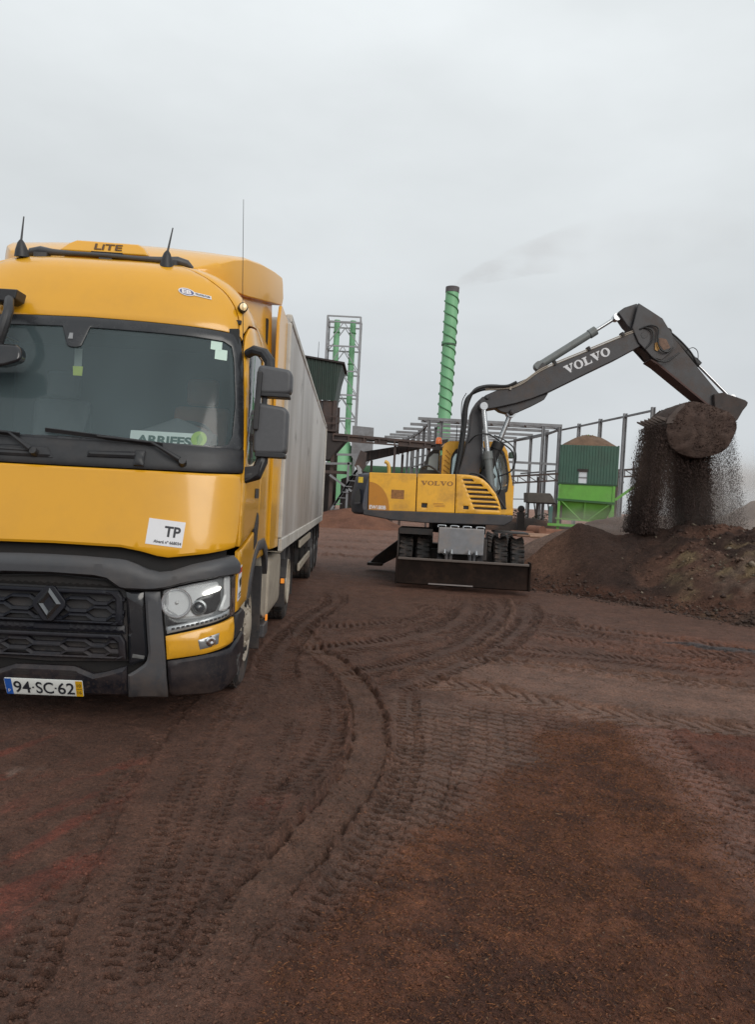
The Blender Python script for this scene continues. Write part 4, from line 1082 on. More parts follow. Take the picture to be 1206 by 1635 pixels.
g = G(); g.prism([(1.7, 1.5), (1.75, 2.1), (1.85, 2.6), (1.98, 2.62), (2.0, 2.1), (2.4, 2.05), (2.4, 1.5)], XZ, 17.0, 17.45); g.build("operator_seat", dark, bevel=.04)
g = G(); g.tube([(2.4, 17.2, 1.9), (2.55, 17.2, 2.3), (2.5, 17.2, 2.42)], .025, 8); g.cyl((2.45, 17.2, 2.40), (2.52, 17.2, 2.46), .18, .18, 20); g.build("controls", dark)
G().prism(rnd([(.95, 2.22), (.97, 2.42), (1.05, 2.76), (1.17, 2.88), (1.33, 2.89), (1.34, 2.22)], .03, 3), XZ, 17.30, 17.34).build("rear_guard_frame", ex_k)
G().add([(a, 17.294, b) for a, b in [(1.07, 2.42), (1.10, 2.70), (1.20, 2.80), (1.31, 2.80), (1.31, 2.42)]], [(0, 1, 2, 3, 4)]).build("rear_guard_pane", mat("pale_pane", (.24, .27, .27), .15, coat=.6), fix=False)
g = G(); g.b2((1.15, 16.98, 2.86), (1.42, 17.08, 2.93)); g.cyl((1.28, 17.03, 2.90), (1.28, 17.03, 3.0), .04, .04, 12)
bk = g.build("beacon_bracket", ex_k)
G().lathe([(0, .15), (.045, .145), (.065, .12), (.072, .05), (.072, 0)], (1.28, 17.03, 3.0), (0, 0, 1), 20).build("beacon", mat("beacon_orange", (.75, .16, .02), .25, coat=.5), bk)
G().b2((2.92, 17.2, 2.78), (3.02, 17.4, 2.92)).build("work_lamp", mat("lamp_green_black", (.02, .05, .035), .4), bevel=.015)
g = G(); g.cyl((1.66, 16.9, 3.05), (1.66, 16.9, 3.42), .012, .008, 6); g.build("cab_aerial", ex_k)
# boom
BY0, BY1 = 16.22, 16.68
lowb = [(1.66, 2.0), (1.67, 2.33), (1.74, 2.60), (1.865, 3.20), (1.885, 3.61), (1.93, 3.76), (2.01, 3.90), (2.10, 3.99), (2.28, 4.02), (2.36, 3.90), (2.30, 3.76), (2.18, 3.71), (2.12, 3.72), (2.165, 3.1), (2.16, 2.66), (2.12, 2.30), (2.2, 2.0)]
G().prism(lowb, XZ, BY0, BY1).build("lower_boom", ex_g, bevel=.02)
upb = [(2.02, 3.90), (2.17, 4.03), (2.37, 4.13), (2.70, 4.27), (3.05, 4.44), (3.25, 4.60), (3.40, 4.69), (3.55, 4.73), (4.3, 5.08), (5.09, 5.46), (5.25, 5.57), (5.44, 5.62), (5.58, 5.56), (5.62, 5.42), (5.52, 5.28), (5.37, 5.21), (4.96, 4.96), (4.4, 4.655), (3.51, 4.16), (3.15, 4.00), (2.81, 3.88), (2.45, 3.78), (2.18, 3.72), (2.06, 3.78)]
ub = G().prism(upb, XZ, BY0 - .01, BY1 + .01).build("upper_boom", ex_g, bevel=.022)
G().prism([(2.40, 3.78), (2.51, 3.71), (2.68, 3.67), (2.80, 3.66), (2.98, 3.76), (3.20, 3.87), (3.44, 4.01), (3.52, 4.15), (2.81, 3.90)], XZ, BY0 + .08, BY1 - .08).build("boom_bracket", ex_g, ub, bevel=.015)
for x, z, r in ((2.10, 3.78, .09), (2.20, 3.98, .05), (5.45, 5.46, .135), (2.76, 3.70, .06)):
    G().lathe([(0, .05), (r * .5, .05), (r * .55, .035), (r * .8, .035), (r, .02), (r, -.1)], (x, BY0 - .012, z), (0, -1, 0), 24).build("boom_pin", ex_g, ub)
polys("boom_lettering", serif_word(1.06, .178), lambda u, v: (4.285 + u * math.cos(R(27)) - v * math.sin(R(27)), BY0 - .014, 4.872 + u * math.sin(R(27)) + v * math.cos(R(27))), mat("lettering_white", (.62, .63, .65), .5), ub)
def cyl2(name, a, b, t, rb, rr, y, parent=DEF, bm=None):
    A, B = Vector((a[0], y, a[1])), Vector((b[0], y, b[1])); m = A.lerp(B, t); d = (B - A).normalized()
    g = G(); g.cyl(A, m, rb, rb, 18); g.cyl(m - d * .16, m, rb * 1.18, rb * 1.18, 18); g.cyl(A - Vector((0, rb * 1.3, 0)), A + Vector((0, rb * 1.3, 0)), rb * 1.15, rb * 1.15, 16)
    o = g.build(name, bm or ex_cy)
    g = G(); g.cyl(m, B, rr, rr, 14); g.cyl(B - Vector((0, rb * 1.2, 0)), B + Vector((0, rb * 1.2, 0)), rb * .95, rb * .95, 16)
    g.build("piston_rod", steel, o)
    return o
cyl2("boom_cylinder", (2.37, 2.02), (2.11, 3.76), .46, .085, .052, 16.05)
cyl2("boom_cylinder", (2.37, 2.02), (2.11, 3.76), .46, .085, .052, 16.85)
cyl2("adjust_cylinder", (2.30, 2.35), (2.76, 3.70), .52, .11, .055, 16.45, bm=ex_k)
cyl2("arm_cylinder", (3.30, 4.74), (4.92, 5.87), .735, .085, .04, 16.45)
G().prism([(3.05, 4.44), (3.25, 4.62), (3.36, 4.80), (3.46, 4.72), (3.55, 4.70), (3.3, 4.55)], XZ, BY0 + .06, BY1 - .06).build("cylinder_bracket", ex_g, ub, bevel=.01)
# hoses
hose = mat("hydraulic_hose", (.014, .014, .015), .5)
g = G()
for k, (y, o) in enumerate(((16.16, 0), (16.30, .03), (16.44, -.02), (16.58, .02))):
    g.tube([(1.60 + o, y, 2.1), (1.66 + o, y, 2.5), (1.72 + o, y, 3.0), (1.75 + o, y, 3.45), (1.76 + o, y, 3.75), (1.82 + o, y, 3.98), (1.95, y, 4.12 + o), (2.15, y, 4.20 + o), (2.4, y, 4.22 + o), (2.62, y, 4.24), (2.8, y, 4.33)], .030, 8)
g.tube([(1.70, 16.1, 3.2), (1.66, 16.1, 3.55), (1.66, 16.1, 3.85), (1.74, 16.1, 4.03)], .010, 6)
g.tube([(1.86, 16.18, 3.00), (1.98, 16.05, 3.14), (2.2, 15.98, 3.18), (2.36, 15.98, 3.12), (2.55, 15.98, 3.0), (2.75, 15.98, 2.85), (2.83, 16, 2.62), (2.76, 16.05, 2.42), (2.5, 16.1, 2.3)], .016, 8)
g.tube([(2.36, 15.98, 3.16), (2.6, 15.97, 3.06), (2.80, 15.98, 2.9), (2.85, 15.99, 2.68), (2.80, 16, 2.5)], .014, 8)
g.tube([(2.40, 15.95, 2.7), (2.43, 15.93, 2.5), (2.50, 15.95, 2.3), (2.56, 16, 2.05), (2.52, 16.1, 1.9)], .016, 8)
g.build("hoses", hose)
g = G()
for o in (0, .035): g.tube([(2.15, BY0 - .02, 4.16 - o), (2.42, BY0 - .03, 4.20 - o), (2.70, BY0 - .03, 4.22 - o * .5), (2.95, BY0 - .03, 4.36 - o), (3.2, BY0 - .02, 4.56 - o), (3.46, BY0 - .02, 4.72 - o), (4.2, BY0 - .015, 5.07 - o), (5.0, BY0 - .015, 5.45 - o), (5.25, BY0 - .02, 5.56 - o)], .013, 6)
g.b2((2.66, BY0 - .05, 4.16), (2.70, BY0, 4.29))
g.build("boom_pipes", mat("pipe_pale", (.33, .29, .24), .5), ub)
g = G()
for x, z in ((4.30, 5.10), (3.60, 4.76), (5.0, 5.44)): g.box((x, BY0 + .02, z + .02), (.05, .16, .09), Matrix.Rotation(R(-26), 3, 'Y'))
g.build("pipe_clamp", ex_k, ub)
# arm
AY0, AY1 = 16.24, 16.66
armp = [(4.90, 5.93), (4.93, 5.97), (5.03, 6.05), (5.29, 6.15), (5.56, 5.99), (5.82, 5.84), (5.86, 5.77), (5.95, 5.66), (6.12, 5.47), (6.5, 5.06), (7.14, 4.37), (7.24, 4.27), (7.30, 4.13), (7.11, 4.03), (6.96, 4.07), (6.4, 4.475), (5.83, 4.89), (5.65, 4.98), (5.57, 5.10), (5.37, 5.24), (5.26, 5.44), (5.19, 5.60), (5.10, 5.68), (4.96, 5.86)]
am = G().prism(armp, XZ, AY0 - .012 + .05, AY1 - .03).build("arm", ex_g, bevel=.02)
for y0, y1 in ((AY0 - .075, AY0 - .03), (AY1 + .03, AY1 + .075)):
    G().prism([(5.19, 5.60), (5.29, 6.13), (5.56, 5.98), (5.82, 5.83), (6.05, 5.5), (6.12, 5.2), (5.85, 4.95), (5.65, 5.0), (5.5, 5.15), (5.34, 5.3)], XZ, y0, y1).build("arm_cheek", ex_g, am, bevel=.012)
G().prism([(5.65, 4.98), (5.83, 4.885), (6.4, 4.47), (6.96, 4.065), (7.1, 4.03), (7.08, 4.005), (6.95, 4.03), (6.38, 4.44), (5.8, 4.86), (5.63, 4.955)], XZ, AY0 - .02, AY1 + .02).build("arm_flange", mat("rusty_flange", (.07, .035, .03), .7), am)
g = G(); g.tube([(5.35, AY0 - .1, 5.58), (5.55, AY0 - .12, 5.66), (5.72, AY0 - .13, 5.60), (5.72, AY0 - .14, 5.35), (5.80, AY0 - .14, 5.16), (5.95, AY0 - .13, 5.12), (6.06, AY0 - .12, 5.22)], .018, 8)
g.tube([(5.42, AY0 - .1, 5.62), (5.60, AY0 - .12, 5.55), (5.62, AY0 - .13, 5.35), (5.50, AY0 - .12, 5.18)], .016, 8)
g.tube([(5.62, AY0 - .1, 5.02), (5.75, AY0 - .13, 4.93), (5.95, AY0 - .13, 4.92), (6.12, AY0 - .12, 5.05), (6.2, AY0 - .1, 5.12)], .018, 8)
g.tube([(6.0, 16.3, 5.62), (6.25, 16.28, 5.42), (6.5, 16.28, 5.18), (6.66, 16.3, 4.95)], .02, 8); g.tube([(6.4, 16.3, 5.2), (6.55, 16.3, 5.28), (6.66, 16.3, 5.2), (6.68, 16.3, 5.02)], .008, 6)
g.build("arm_hoses", hose, am)
G().prism(rnd([(5.76, 5.42), (5.92, 5.40), (6.02, 5.22), (5.88, 5.16), (5.78, 5.28)], .03, 3), XZ, AY0 - .082, AY0 - .072).build("rust_wear", mat("rust_patch", (.17, .105, .075), .8, noise=.3, nscale=14), am)
G().prism(rnd([(5.68, 5.30), (5.74, 5.33), (5.80, 5.2), (5.74, 5.13), (5.69, 5.16)], .015, 3), XZ, AY0 - .10, AY0 - .05).build("hose_fitting", mat("fitting_brass", (.42, .22, .05), .5), am)
cyl2("bucket_cylinder", (6.02, 5.60), (7.50, 4.27), .50, .075, .032, 16.45, bm=ex_k)
G().prism([(7.02, 4.30), (7.20, 4.34), (7.48, 4.27), (7.70, 4.205), (7.76, 4.16), (7.74, 4.09), (7.66, 3.98), (7.56, 3.78), (7.44, 3.66), (7.25, 3.86), (7.05, 4.02)], XZ, 16.18, 16.72).build("bucket_coupler", mat("coupler_dirty", (.045, .036, .034), .75, noise=.3, nscale=5, dirt=(.09, .058, .044), dirt_amt=.8), am, bevel=.02)
# bucket
BW0, BW1 = 15.76, 17.06
blob = [(5.90, 3.60), (5.95, 3.73), (6.05, 3.86), (6.21, 4.0), (6.32, 4.05), (6.45, 4.065), (6.75, 4.0), (7.0, 3.94), (7.2, 3.86), (7.32, 3.73), (7.37, 3.60), (7.32, 3.43), (7.24, 3.22), (7.14, 3.08), (7.0, 2.99), (6.77, 2.92), (6.58, 2.88), (6.40, 2.90), (6.13, 2.98), (5.97, 3.12), (5.89, 3.35)]
# shell, caked with soil, its near side bulging with the load
c_ = np.array([6.62, 3.46]); fine = resample(rnd(blob, .15, 3), .07); nb_ = len(fine)
stq = [(-.085 * (1 - s ** 3.5), s) for s in (.06, .18, .3, .42, .54, .66, .76, .85, .92, .97)] + [(.0, .995), (.10, 1.0), (.35, 1.0), (.65, 1.0), (.95, 1.0), (1.2, 1.0), (1.30, .99), (1.34, .93), (1.36, .75)]
g = G()
for dy, sc_ in stq:
    for q in fine:
        p = c_ + (np.array(q) - c_) * sc_
        w = noise.fractal(Vector((p[0] * 4, dy * 4, p[1] * 4)), .8, 2.1, 4); w2 = noise.noise(Vector((p[0] * 9, dy * 9 + 4, p[1] * 9)))
        k_ = 1 + (.018 * w + .014 * w2 if sc_ > .9 else 0)
        p = c_ + (np.array(q) - c_) * sc_ * k_
        g.v.append((p[0], BW0 + dy - (.030 * w + .020 * w2 if sc_ < .99 and dy < .1 else 0), p[1]))
for i in range(len(stq) - 1):
    for j in range(nb_): g.f.append((i * nb_ + j, i * nb_ + (j + 1) % nb_, (i + 1) * nb_ + (j + 1) % nb_, (i + 1) * nb_ + j))
g.f += [tuple(range(nb_)), tuple((len(stq) - 1) * nb_ + j for j in range(nb_))]
bkt = g.build("bucket", soil_c, CUR, smooth=60)
for yy in (BW0 - .03, BW1 + .0):
    G().prism([(5.87, 3.56), (5.90, 3.68), (6.08, 3.90), (6.22, 4.02), (6.25, 3.96), (6.10, 3.80), (6.02, 3.58)], XZ, yy, yy + .035).build("side_cutter", mat("lip_steel", (.075, .055, .048), .7, dirt=(.06, .04, .03), dirt_amt=.8), bkt, bevel=.008)
G().prism([(5.885, 3.57), (5.91, 3.67), (6.06, 3.80), (6.10, 3.74), (6.0, 3.60)], XZ, BW0 + .0, BW1 - .0).build("cutting_lip", mat("lip_steel", (.075, .055, .048), .7, dirt=(.06, .04, .03), dirt_amt=.8), bkt, bevel=.01)
for k in range(6):
    y = BW0 + .07 + k * (BW1 - BW0 - .14) / 5
    g = G(); g.add([(5.98, y - .05, 3.68), (5.98, y + .05, 3.68), (5.96, y + .05, 3.58), (5.96, y - .05, 3.58), (5.68, y - .018, 3.725), (5.68, y + .018, 3.725), (5.69, y + .018, 3.69), (5.69, y - .018, 3.69)],
                   [(0, 1, 2, 3), (4, 7, 6, 5), (0, 4, 5, 1), (1, 5, 6, 2), (2, 6, 7, 3), (3, 7, 4, 0)])
    g.build("tooth", mat("tooth_steel", (.085, .064, .055), .7), bkt, bevel=.008)
# undercarriage
ROTU = R(-5)
def ur(p):
    x, y, z = p[0] - 1.74, p[1] - 15.2, p[2]
    return (1.74 + x * math.cos(ROTU) - y * math.sin(ROTU), 15.2 + x * math.sin(ROTU) + y * math.cos(ROTU), z)
def U(g): return G().add([ur(p) for p in g.v], g.f)
g = G(); g.b2((1.25, 15.2, .55), (2.23, 18.5, 1.0)); g.b2((.75, 15.62, .45), (2.73, 15.92, .72)); g.b2((.75, 18.1, .45), (2.73, 18.4, .72)); g.b2((1.3, 15.22, .5), (2.2, 15.5, .95))
U(g).build("chassis", ex_k, bevel=.03)
g = G(); g.b2((.44, 15.25, 1.10), (1.12, 16.3, 1.14)); g.b2((.44, 15.22, 1.02), (1.12, 15.26, 1.14)); g.b2((.42, 15.25, .35), (.45, 16.3, 1.12))
U(g).build("wheel_guard", ex_k); U(G().b2((2.36, 15.25, 1.13), (3.04, 16.3, 1.16))).build("wheel_guard", ex_k)
def tyre_ex(x, y, sgn, inner):
    g = G(); r, w = .505, .29; h = w / 2
    g.lathe([(r * .55, -h * .9), (r * .8, -h), (r * .94, -h * .94), (r, -h * .75), (r * 1.01, 0), (r, h * .75), (r * .94, h * .94), (r * .8, h), (r * .55, h * .9)], (x, y, r), (1, 0, 0), 40)
    for i in range(30):
        t = 2 * math.pi * i / 30
        for s_ in (-1, 1):
            tt = t + (s_ * .05)
            c = Vector((x + s_ * h * .48, y, r)) + Vector((0, math.cos(tt), math.sin(tt))) * (r * 1.01)
            g.box(c, (h * .9, .055, .045), Matrix.Rotation(tt, 3, 'X') @ Matrix.Rotation(s_ * .45, 3, 'Z'))
    o = U(g).build("wheel", rubber, smooth=30)
    U(G().lathe([(r * .57, 0), (r * .54, .03 * sgn), (r * .3, -.02 * sgn), (r * .2, .02 * sgn), (0, .03 * sgn)], (x + sgn * h * .8, y, r), (1, 0, 0), 24)).build("rim", ex_y if False else ex_k, o)
for y in (15.77, 18.25):
    for x, s_ in ((.585, -1), (.945, -1), (2.51, 1), (2.85, 1)): tyre_ex(x, y, s_, False)
g = G(); g.b2((1.24, 14.86, .68), (2.14, 15.2, 1.20))
tb = U(g).build("tool_box", box_m, bevel=.02)
g = G()
for x in (1.30, 1.55, 1.8, 2.06): g.tube([(x - .07, 14.95, 1.20), (x - .07, 14.95, 1.235), (x + .07, 14.95, 1.235), (x + .07, 14.95, 1.20)], .012, 6)
U(g).build("box_rail", steel, tb)
bl_m = mat("blade_steel", (.013, .0085, .007), .95, spec=.2, noise=.3, nscale=4, dirt=(.036, .021, .016), dirt_amt=.9, dscale=3)
def UB(g): return G().add([(a, b, c + .085) for a, b, c in U(g).v], g.f)
g = G(); prof = [(14.42, .49), (14.50, .51), (14.62, .46), (14.66, .25), (14.60, .03), (14.46, .0), (14.43, .02), (14.455, .20), (14.45, .40)]
g.prism(prof, lambda u, v, w: (w, u, v), .47, 3.01)
bld = UB(g).build("dozer_blade", bl_m)
for x in (.455, 3.0): UB(G().b2((x, 14.39, .0), (x + .03, 14.75, .54))).build("blade_end", bl_m, bld, bevel=.006)
g = G(); g.b2((.49, 14.40, .47), (2.995, 14.47, .515)); UB(g).build("blade_lip", mat("blade_edge_worn", (.10, .08, .07), .5), bld, bevel=.01)
g = G(); g.b2((1.1, 14.405, .022), (1.95, 14.44, .045)); UB(g).build("worn_edge", mat("worn_edge_bright", (.30, .27, .26), .4, metal=.5), bld)
g = G()
for x in (1.30, 2.08): g.beam((x, 14.62, .30), (x, 15.3, .55), .12, .16)
for x in (1.42, 1.50, 1.88, 1.96): g.cyl((x, 14.68, .42), (x, 15.05, .80), .035, .035, 10)
UB(g).build("blade_arms", ex_g, bld)
for x in (1.38, 1.52, 1.86, 2.0): UB(G().cyl((x, 14.70, .60), (x, 14.80, .68), .028, .024, 10)).build("grease_nipple", steel, bld)
# rear stabiliser leg
g = G(); X = lambda x: 1.74 - x
g.prism([(X(.8), 1.05), (X(1.25), 1.08), (X(1.42), .80), (X(1.98), .34), (X(2.08), .20), (X(1.74), .20), (X(1.36), .42), (X(1.1), .60), (X(.8), .62)], XZ, 17.55, 17.85); g.b2((X(1.78), 17.45, .14), (X(2.14), 17.95, .21))
U(g).build("stabiliser_leg", ex_k, bevel=.02)
CUR = None

# ================================================================== BACKGROUND PLANT
grn_l = mat("lime_green_paint", (.125, .36, .055), .5, noise=.08, nscale=2, dirt=(.10, .16, .05), dirt_amt=.5, dscale=1.2)
grn_c = mat("chimney_green", (.19, .46, .245), .5, noise=.06, nscale=1.0, dirt=(.09, .20, .10), dirt_amt=.4, dscale=.5)  # distance haze put into the colour as a paler green
grn_d = mat("dark_green_sheet", (.012, .030, .022), .55, noise=.12, nscale=1.5, dirt=(.05, .05, .045), dirt_amt=.4, dscale=1)
grn_m = mat("mid_green_sheet", (.050, .112, .082), .5, noise=.10, nscale=1.5, dirt=(.06, .08, .06), dirt_amt=.5, dscale=1)
galv = mat("galvanised_steel", (.20, .206, .218), .55, metal=.2, noise=.15, nscale=1.5, dirt=(.09, .075, .065), dirt_amt=.5, dscale=1.0)
galv_l = mat("galvanised_light", (.26, .27, .285), .5, metal=.3, noise=.1, nscale=2)
br_s = mat("rusty_brown_steel", (.058, .042, .038), .75, noise=.25, nscale=1.5, dirt=(.10, .06, .045), dirt_amt=.6, dscale=1.5)
br_d = mat("dark_brown_steel", (.030, .024, .023), .8, noise=.25, nscale=2)

def sheet(p0, p1, z0, z1, pitch=.28, dep=.035, slope=0):
    """corrugated wall between two ground points"""
    P, Q = Vector((*p0, 0)), Vector((*p1, 0)); d = Q - P; L = d.length; d.normalize(); nr = Vector((d.y, -d.x, 0))
    n = int(L / pitch); prof = []
    for i in range(n):
        x = i * L / n; w = L / n
        prof += [(x, 0), (x + w * .35, 0), (x + w * .5, dep), (x + w * .85, dep)]
    prof.append((L, 0))
    g = G(); k = len(prof)
    lo = [P + d * x + nr * o + Vector((0, 0, z0)) for x, o in prof]; hi = [P + d * x + nr * o + Vector((0, 0, z1 + slope * x)) for x, o in prof]
    lo2 = [p - nr * .06 for p in lo]; hi2 = [p - nr * .06 for p in hi]
    g.add(lo + hi + lo2 + hi2, [(i, i + 1, i + 1 + k, i + k) for i in range(k - 1)] + [(i + 2 * k, i + 3 * k, i + 1 + 3 * k, i + 1 + 2 * k) for i in range(k - 1)] + [(i + k, i + 1 + k, i + 1 + 3 * k, i + 3 * k) for i in range(k - 1)] + [(i, i + 2 * k, i + 1 + 2 * k, i + 1) for i in range(k - 1)])
    return g

# chimney
CUR = root("chimney", "tall green smoking chimney wrapped in a spiral fin", "chimney", (8.05, 100, 0), 0, (8.05, 100, 0))
G().loft([((8.05, 100, 0), .92), ((8.05, 100, 11), .94), ((8.08, 100, 13), .84), ((8.22, 100, 29.4), .86)], 32).build("flue", grn_c, smooth=50)
G().loft([((8.22, 100, 29.4), .90), ((8.23, 100, 30.1), .90)], 32).build("flue_top", mat("sooty_top", (.10, .095, .10), .8, noise=.3, nscale=3), smooth=50)
z0, z1, turns, N_ = 13.4, 29.3, 5.9, 230
for st_ in (0, math.pi):
    g = G()
    for i in range(N_):
        P_ = []
        for j in (i, i + 1):
            t = j / N_; a = st_ - t * turns * 2 * math.pi; z = z0 + (z1 - z0) * t; x0 = 8.08 + .14 * t
            for r in (.83, .99): P_.append((x0 + r * math.cos(a), 100 + r * math.sin(a), z)); P_.append((x0 + r * math.cos(a), 100 + r * math.sin(a), z + .10))
        g.add(P_, [(0, 2, 6, 4), (1, 5, 7, 3), (2, 3, 7, 6)])
    g.build("spiral_fin", mat("fin_green", (.07, .22, .10), .6), fix=False, smooth=0)
G().lathe([(.85, -.12), (.97, -.12), (.97, .12), (.85, .12)], (8.14, 100, 22.6), (0, 0, 1), 28).build("flange", mat("flange_dark", (.04, .09, .05), .6))

# lattice tower with two pipes
CUR = root("lattice_tower", "slim steel lattice tower holding two green pipes", "tower", (-4.9, 86.5, 0), 0, (-4.9, 86.5, 0))
tx0, tx1, ty0, ty1, tz = -6.75, -3.05, 85, 88, 22.0
for x in (tx0, tx1):
    for y in (ty0, ty1): G().b2((x - .10, y - .10, 0), (x + .10, y + .10, tz)).build("tower_leg", galv_l)
lv = [4.5, 7.6, 10.7, 13.3, 15.95, 18.7, 21.4, 22.0]
for z in lv:
    g = G()
    for y in (ty0, ty1): g.b2((tx0 - .05, y - .06, z - .08), (tx1 + .05, y + .06, z + .08))
    for x in (tx0, tx1): g.b2((x - .055, ty0, z - .075), (x + .055, ty1, z + .075))
    g.build("tower_ring", galv_l)
g = G()
for i, (a, b) in enumerate(zip(lv[:-2], lv[1:-1])):
    for y in (ty0, ty1):
        g.beam((tx0, y, a), ((tx0 + tx1) / 2, y, b), .09, .09); g.beam((tx1, y, a), ((tx0 + tx1) / 2, y, b), .09, .09)
    for x in (tx0, tx1): g.beam((x, ty0, a), (x, ty1, b), .08, .08)
g.build("tower_brace", galv_l)
G().cyl((-5.76, 86.5, 0), (-5.76, 86.5, 21.9), .33, .33, 20).build("pipe", grn_c); G().cyl((-3.95, 86.5, 0), (-3.95, 86.5, 21.9), .33, .33, 20).build("pipe", grn_c)
g = G()
for x in (-5.76, -3.95):
    for z in (8, 12.5, 17, 20.5): g.lathe([(.33, -.06), (.40, -.06), (.40, .06), (.33, .06)], (x, 86.5, z), (0, 0, 1), 20)
g.build("pipe_flange", mat("flange_green", (.06, .22, .08), .6))
CUR = root("filter_vessel", "green vessel and grey hopper low behind the conveyor at the foot of the lattice tower", "vessel", (-3.6, 80, 0), 0, (-3.6, 80, 0))
G().lathe([(0, 7.9), (.6, 7.8), (1.1, 7.2), (1.25, 6.6), (1.25, 3), (.9, 1)], (-4.2, 80, 0), (0, 0, 1), 28).build("tank", grn_c)
G().prism([(-3.1, 9.3), (-.9, 9.2), (-.9, 6.2), (-2.0, 4.5), (-3.1, 6.2)], XZ, 78.5, 80).build("hopper", galv)

# mill house (dark green box on a steel stand)
CUR = root("mill_house", "dark green corrugated sheet building raised on brown steelwork", "building", (-4.6, 50, 0), 0, (-4.6, 50, 0))
sheet((-8.5, 50), (-3.25, 50), 8.1, 10.66 + .55, .24, .05, -.10).build("wall", grn_d)
G().prism([(-3.25, 8.1), (-3.25, 10.72), (-2.82, 10.58), (-3.05, 9.6)], XZ, 50.02, 54).build("side_wall", grn_d)
G().add([(-8.6, 49.8, 11.32), (-2.7, 49.8, 10.62), (-2.7, 54.2, 10.62), (-8.6, 54.2, 11.32), (-8.6, 49.8, 11.22), (-2.7, 49.8, 10.50), (-2.7, 54.2, 10.50), (-8.6, 54.2, 11.22)], [(0, 1, 2, 3), (7, 6, 5, 4), (0, 4, 5, 1), (1, 5, 6, 2), (2, 6, 7, 3), (3, 7, 4, 0)]).build("roof", br_d)
G().b2((-8.5, 50.3, 6.3), (-4.0, 53.8, 8.1)).build("machine_casing", galv)
G().b2((-4.0, 50.1, 5.9), (-3.2, 53.5, 8.1)).build("brown_casing", br_s)
g = G()
for x in (-8, -4.25, -3.2): g.b2((x - .12, 49.95, 0), (x + .12, 50.2, 8.1)); g.b2((x - .12, 53.6, 0), (x + .12, 53.9, 8.1))
g.build("stand_leg", br_s)
g = G(); g.b2((-8.3, 49.9, 5.0), (-3, 50.15, 5.25)); g.b2((-8.3, 49.9, 3.3), (-2.2, 50.15, 3.5)); g.b2((-6.0, 49.7, 6.05), (-2.9, 50.3, 6.15)); g.beam((-8.2, 50, .3), (-4.2, 50, 4.8), .16, .16)
g.b2((-5.0, 49.7, 6.55), (-2.9, 49.76, 6.62)); g.b2((-5.0, 49.7, 7.0), (-2.9, 49.76, 7.06))
for x in (-4.9, -3.9, -2.95): g.b2((x, 49.7, 6.1), (x + .06, 49.76, 7.06))
g.build("stand_frame", br_s)
g = G(); g.cyl((-4.6, 51.5, 11), (-4.6, 51.5, 12.2), .03, .02, 6); g.build("roof_rod", galv)
G().prism([(-4.1, 6.05), (-2.2, 5.75), (-2.9, 4.9), (-3.4, 4.2), (-4.1, 4.2)], XZ, 49.8, 52).build("chute", br_d)
G().b2((-7.8, 51.4, .2), (-3.4, 53.4, 4.0)).build("plant_mass", br_d)
g = G()
for (a, b) in (((-2.9, 1.2), (-1.25, 4.1)), ((-3.1, .9), (-1.45, 3.75)), ((-4.2, 3.9), (-1.9, 4.0)), ((-2.9, 4.55), (-1.4, 4.6)), ((-2.1, 4.1), (-2.1, .0)), ((-3.3, 3.2), (-1.8, 2.2)), ((-1.5, 4.0), (-1.5, .5))): g.beam((a[0], 49.6, a[1]), (b[0], 49.6, b[1]), .12, .14)
for k in range(8): g.b2((-3.0 + .2 * k, 49.4, .95 + k * .38), (-2.6 + .2 * k, 50.0, 1.0 + k * .38))
g.build("stair_frame", galv)
G().prism([(-1.35, 4.9), (-.95, 4.75), (-1.0, 3.9), (-1.3, 3.3), (-1.7, 3.9)], XZ, 49.5, 50.5).build("drive_head", br_s)
CUR = root("soil_screen_bin", "dark brown plant bin standing behind the rear of the excavator", "bin", (-.6, 50, 0), 0, (-.6, 50, 0))
G().prism([(-2.6, 3.0), (-1.1, 3.6), (-.6, 3.5), (.6, 3.3), (1.4, 3.2), (1.2, .4), (-2.6, .2)], XZ, 50.8, 53).build("bin_body", br_d)
g = G()
for x in np.arange(-2.2, 1.3, .5): g.b2((x, 50.72, .3), (x + .09, 50.79, 3.2))
g.build("bin_rib", br_s)
G().b2((-.6, 50.4, 3.2), (1.0, 50.7, 3.35)).build("white_rail", galv_l)

# two conveyors
CUR = root("level_conveyor", "long level brown conveyor leaving the dark green mill house", "conveyor", (.8, 50, 0), 0, (.8, 50, 0))
g = G(); g.beam((-3.2, 49.7, 5.88), (4.9, 50.3, 5.62), .10, .14, (0, 0, 1)); g.beam((-3.2, 49.7, 5.50), (4.9, 50.3, 5.30), .10, .10); g.beam((-3.2, 50.6, 5.88), (4.9, 51.2, 5.62), .10, .14)
for t in np.linspace(0, 1, 9): g.beam((-3.2 + 8.1 * t, 49.7 + .6 * t, 5.88 - .26 * t), (-3.2 + 8.1 * t, 49.7 + .6 * t, 5.46 - .18 * t), .09, .09)
g.build("frame", br_s)
g = G()
for a, b in ((.06, .27), (.335, .44), (.53, .80), (.84, 1.0)): 
    g.beam((-3.2 + 8.1 * a, 49.8 + .6 * a, 5.69 - .22 * a), (-3.2 + 8.1 * b, 49.8 + .6 * b, 5.69 - .22 * b), .05, .36)
g.build("side_sheet", br_s)
G().beam((-3.2, 50.2, 5.72), (4.9, 50.8, 5.48), .7, .06).build("belt", dark)
for x_, y_ in ((3.2, 50.4), (.9, 50.2)): G().beam((x_, y_, 5.4), (x_, y_, 0), .15, .15).build("support", br_s)
CUR = root("rising_conveyor", "closed brown conveyor trough rising to the right under the level conveyor", "conveyor", (1, 52, 0), 0, (1, 52, 0))
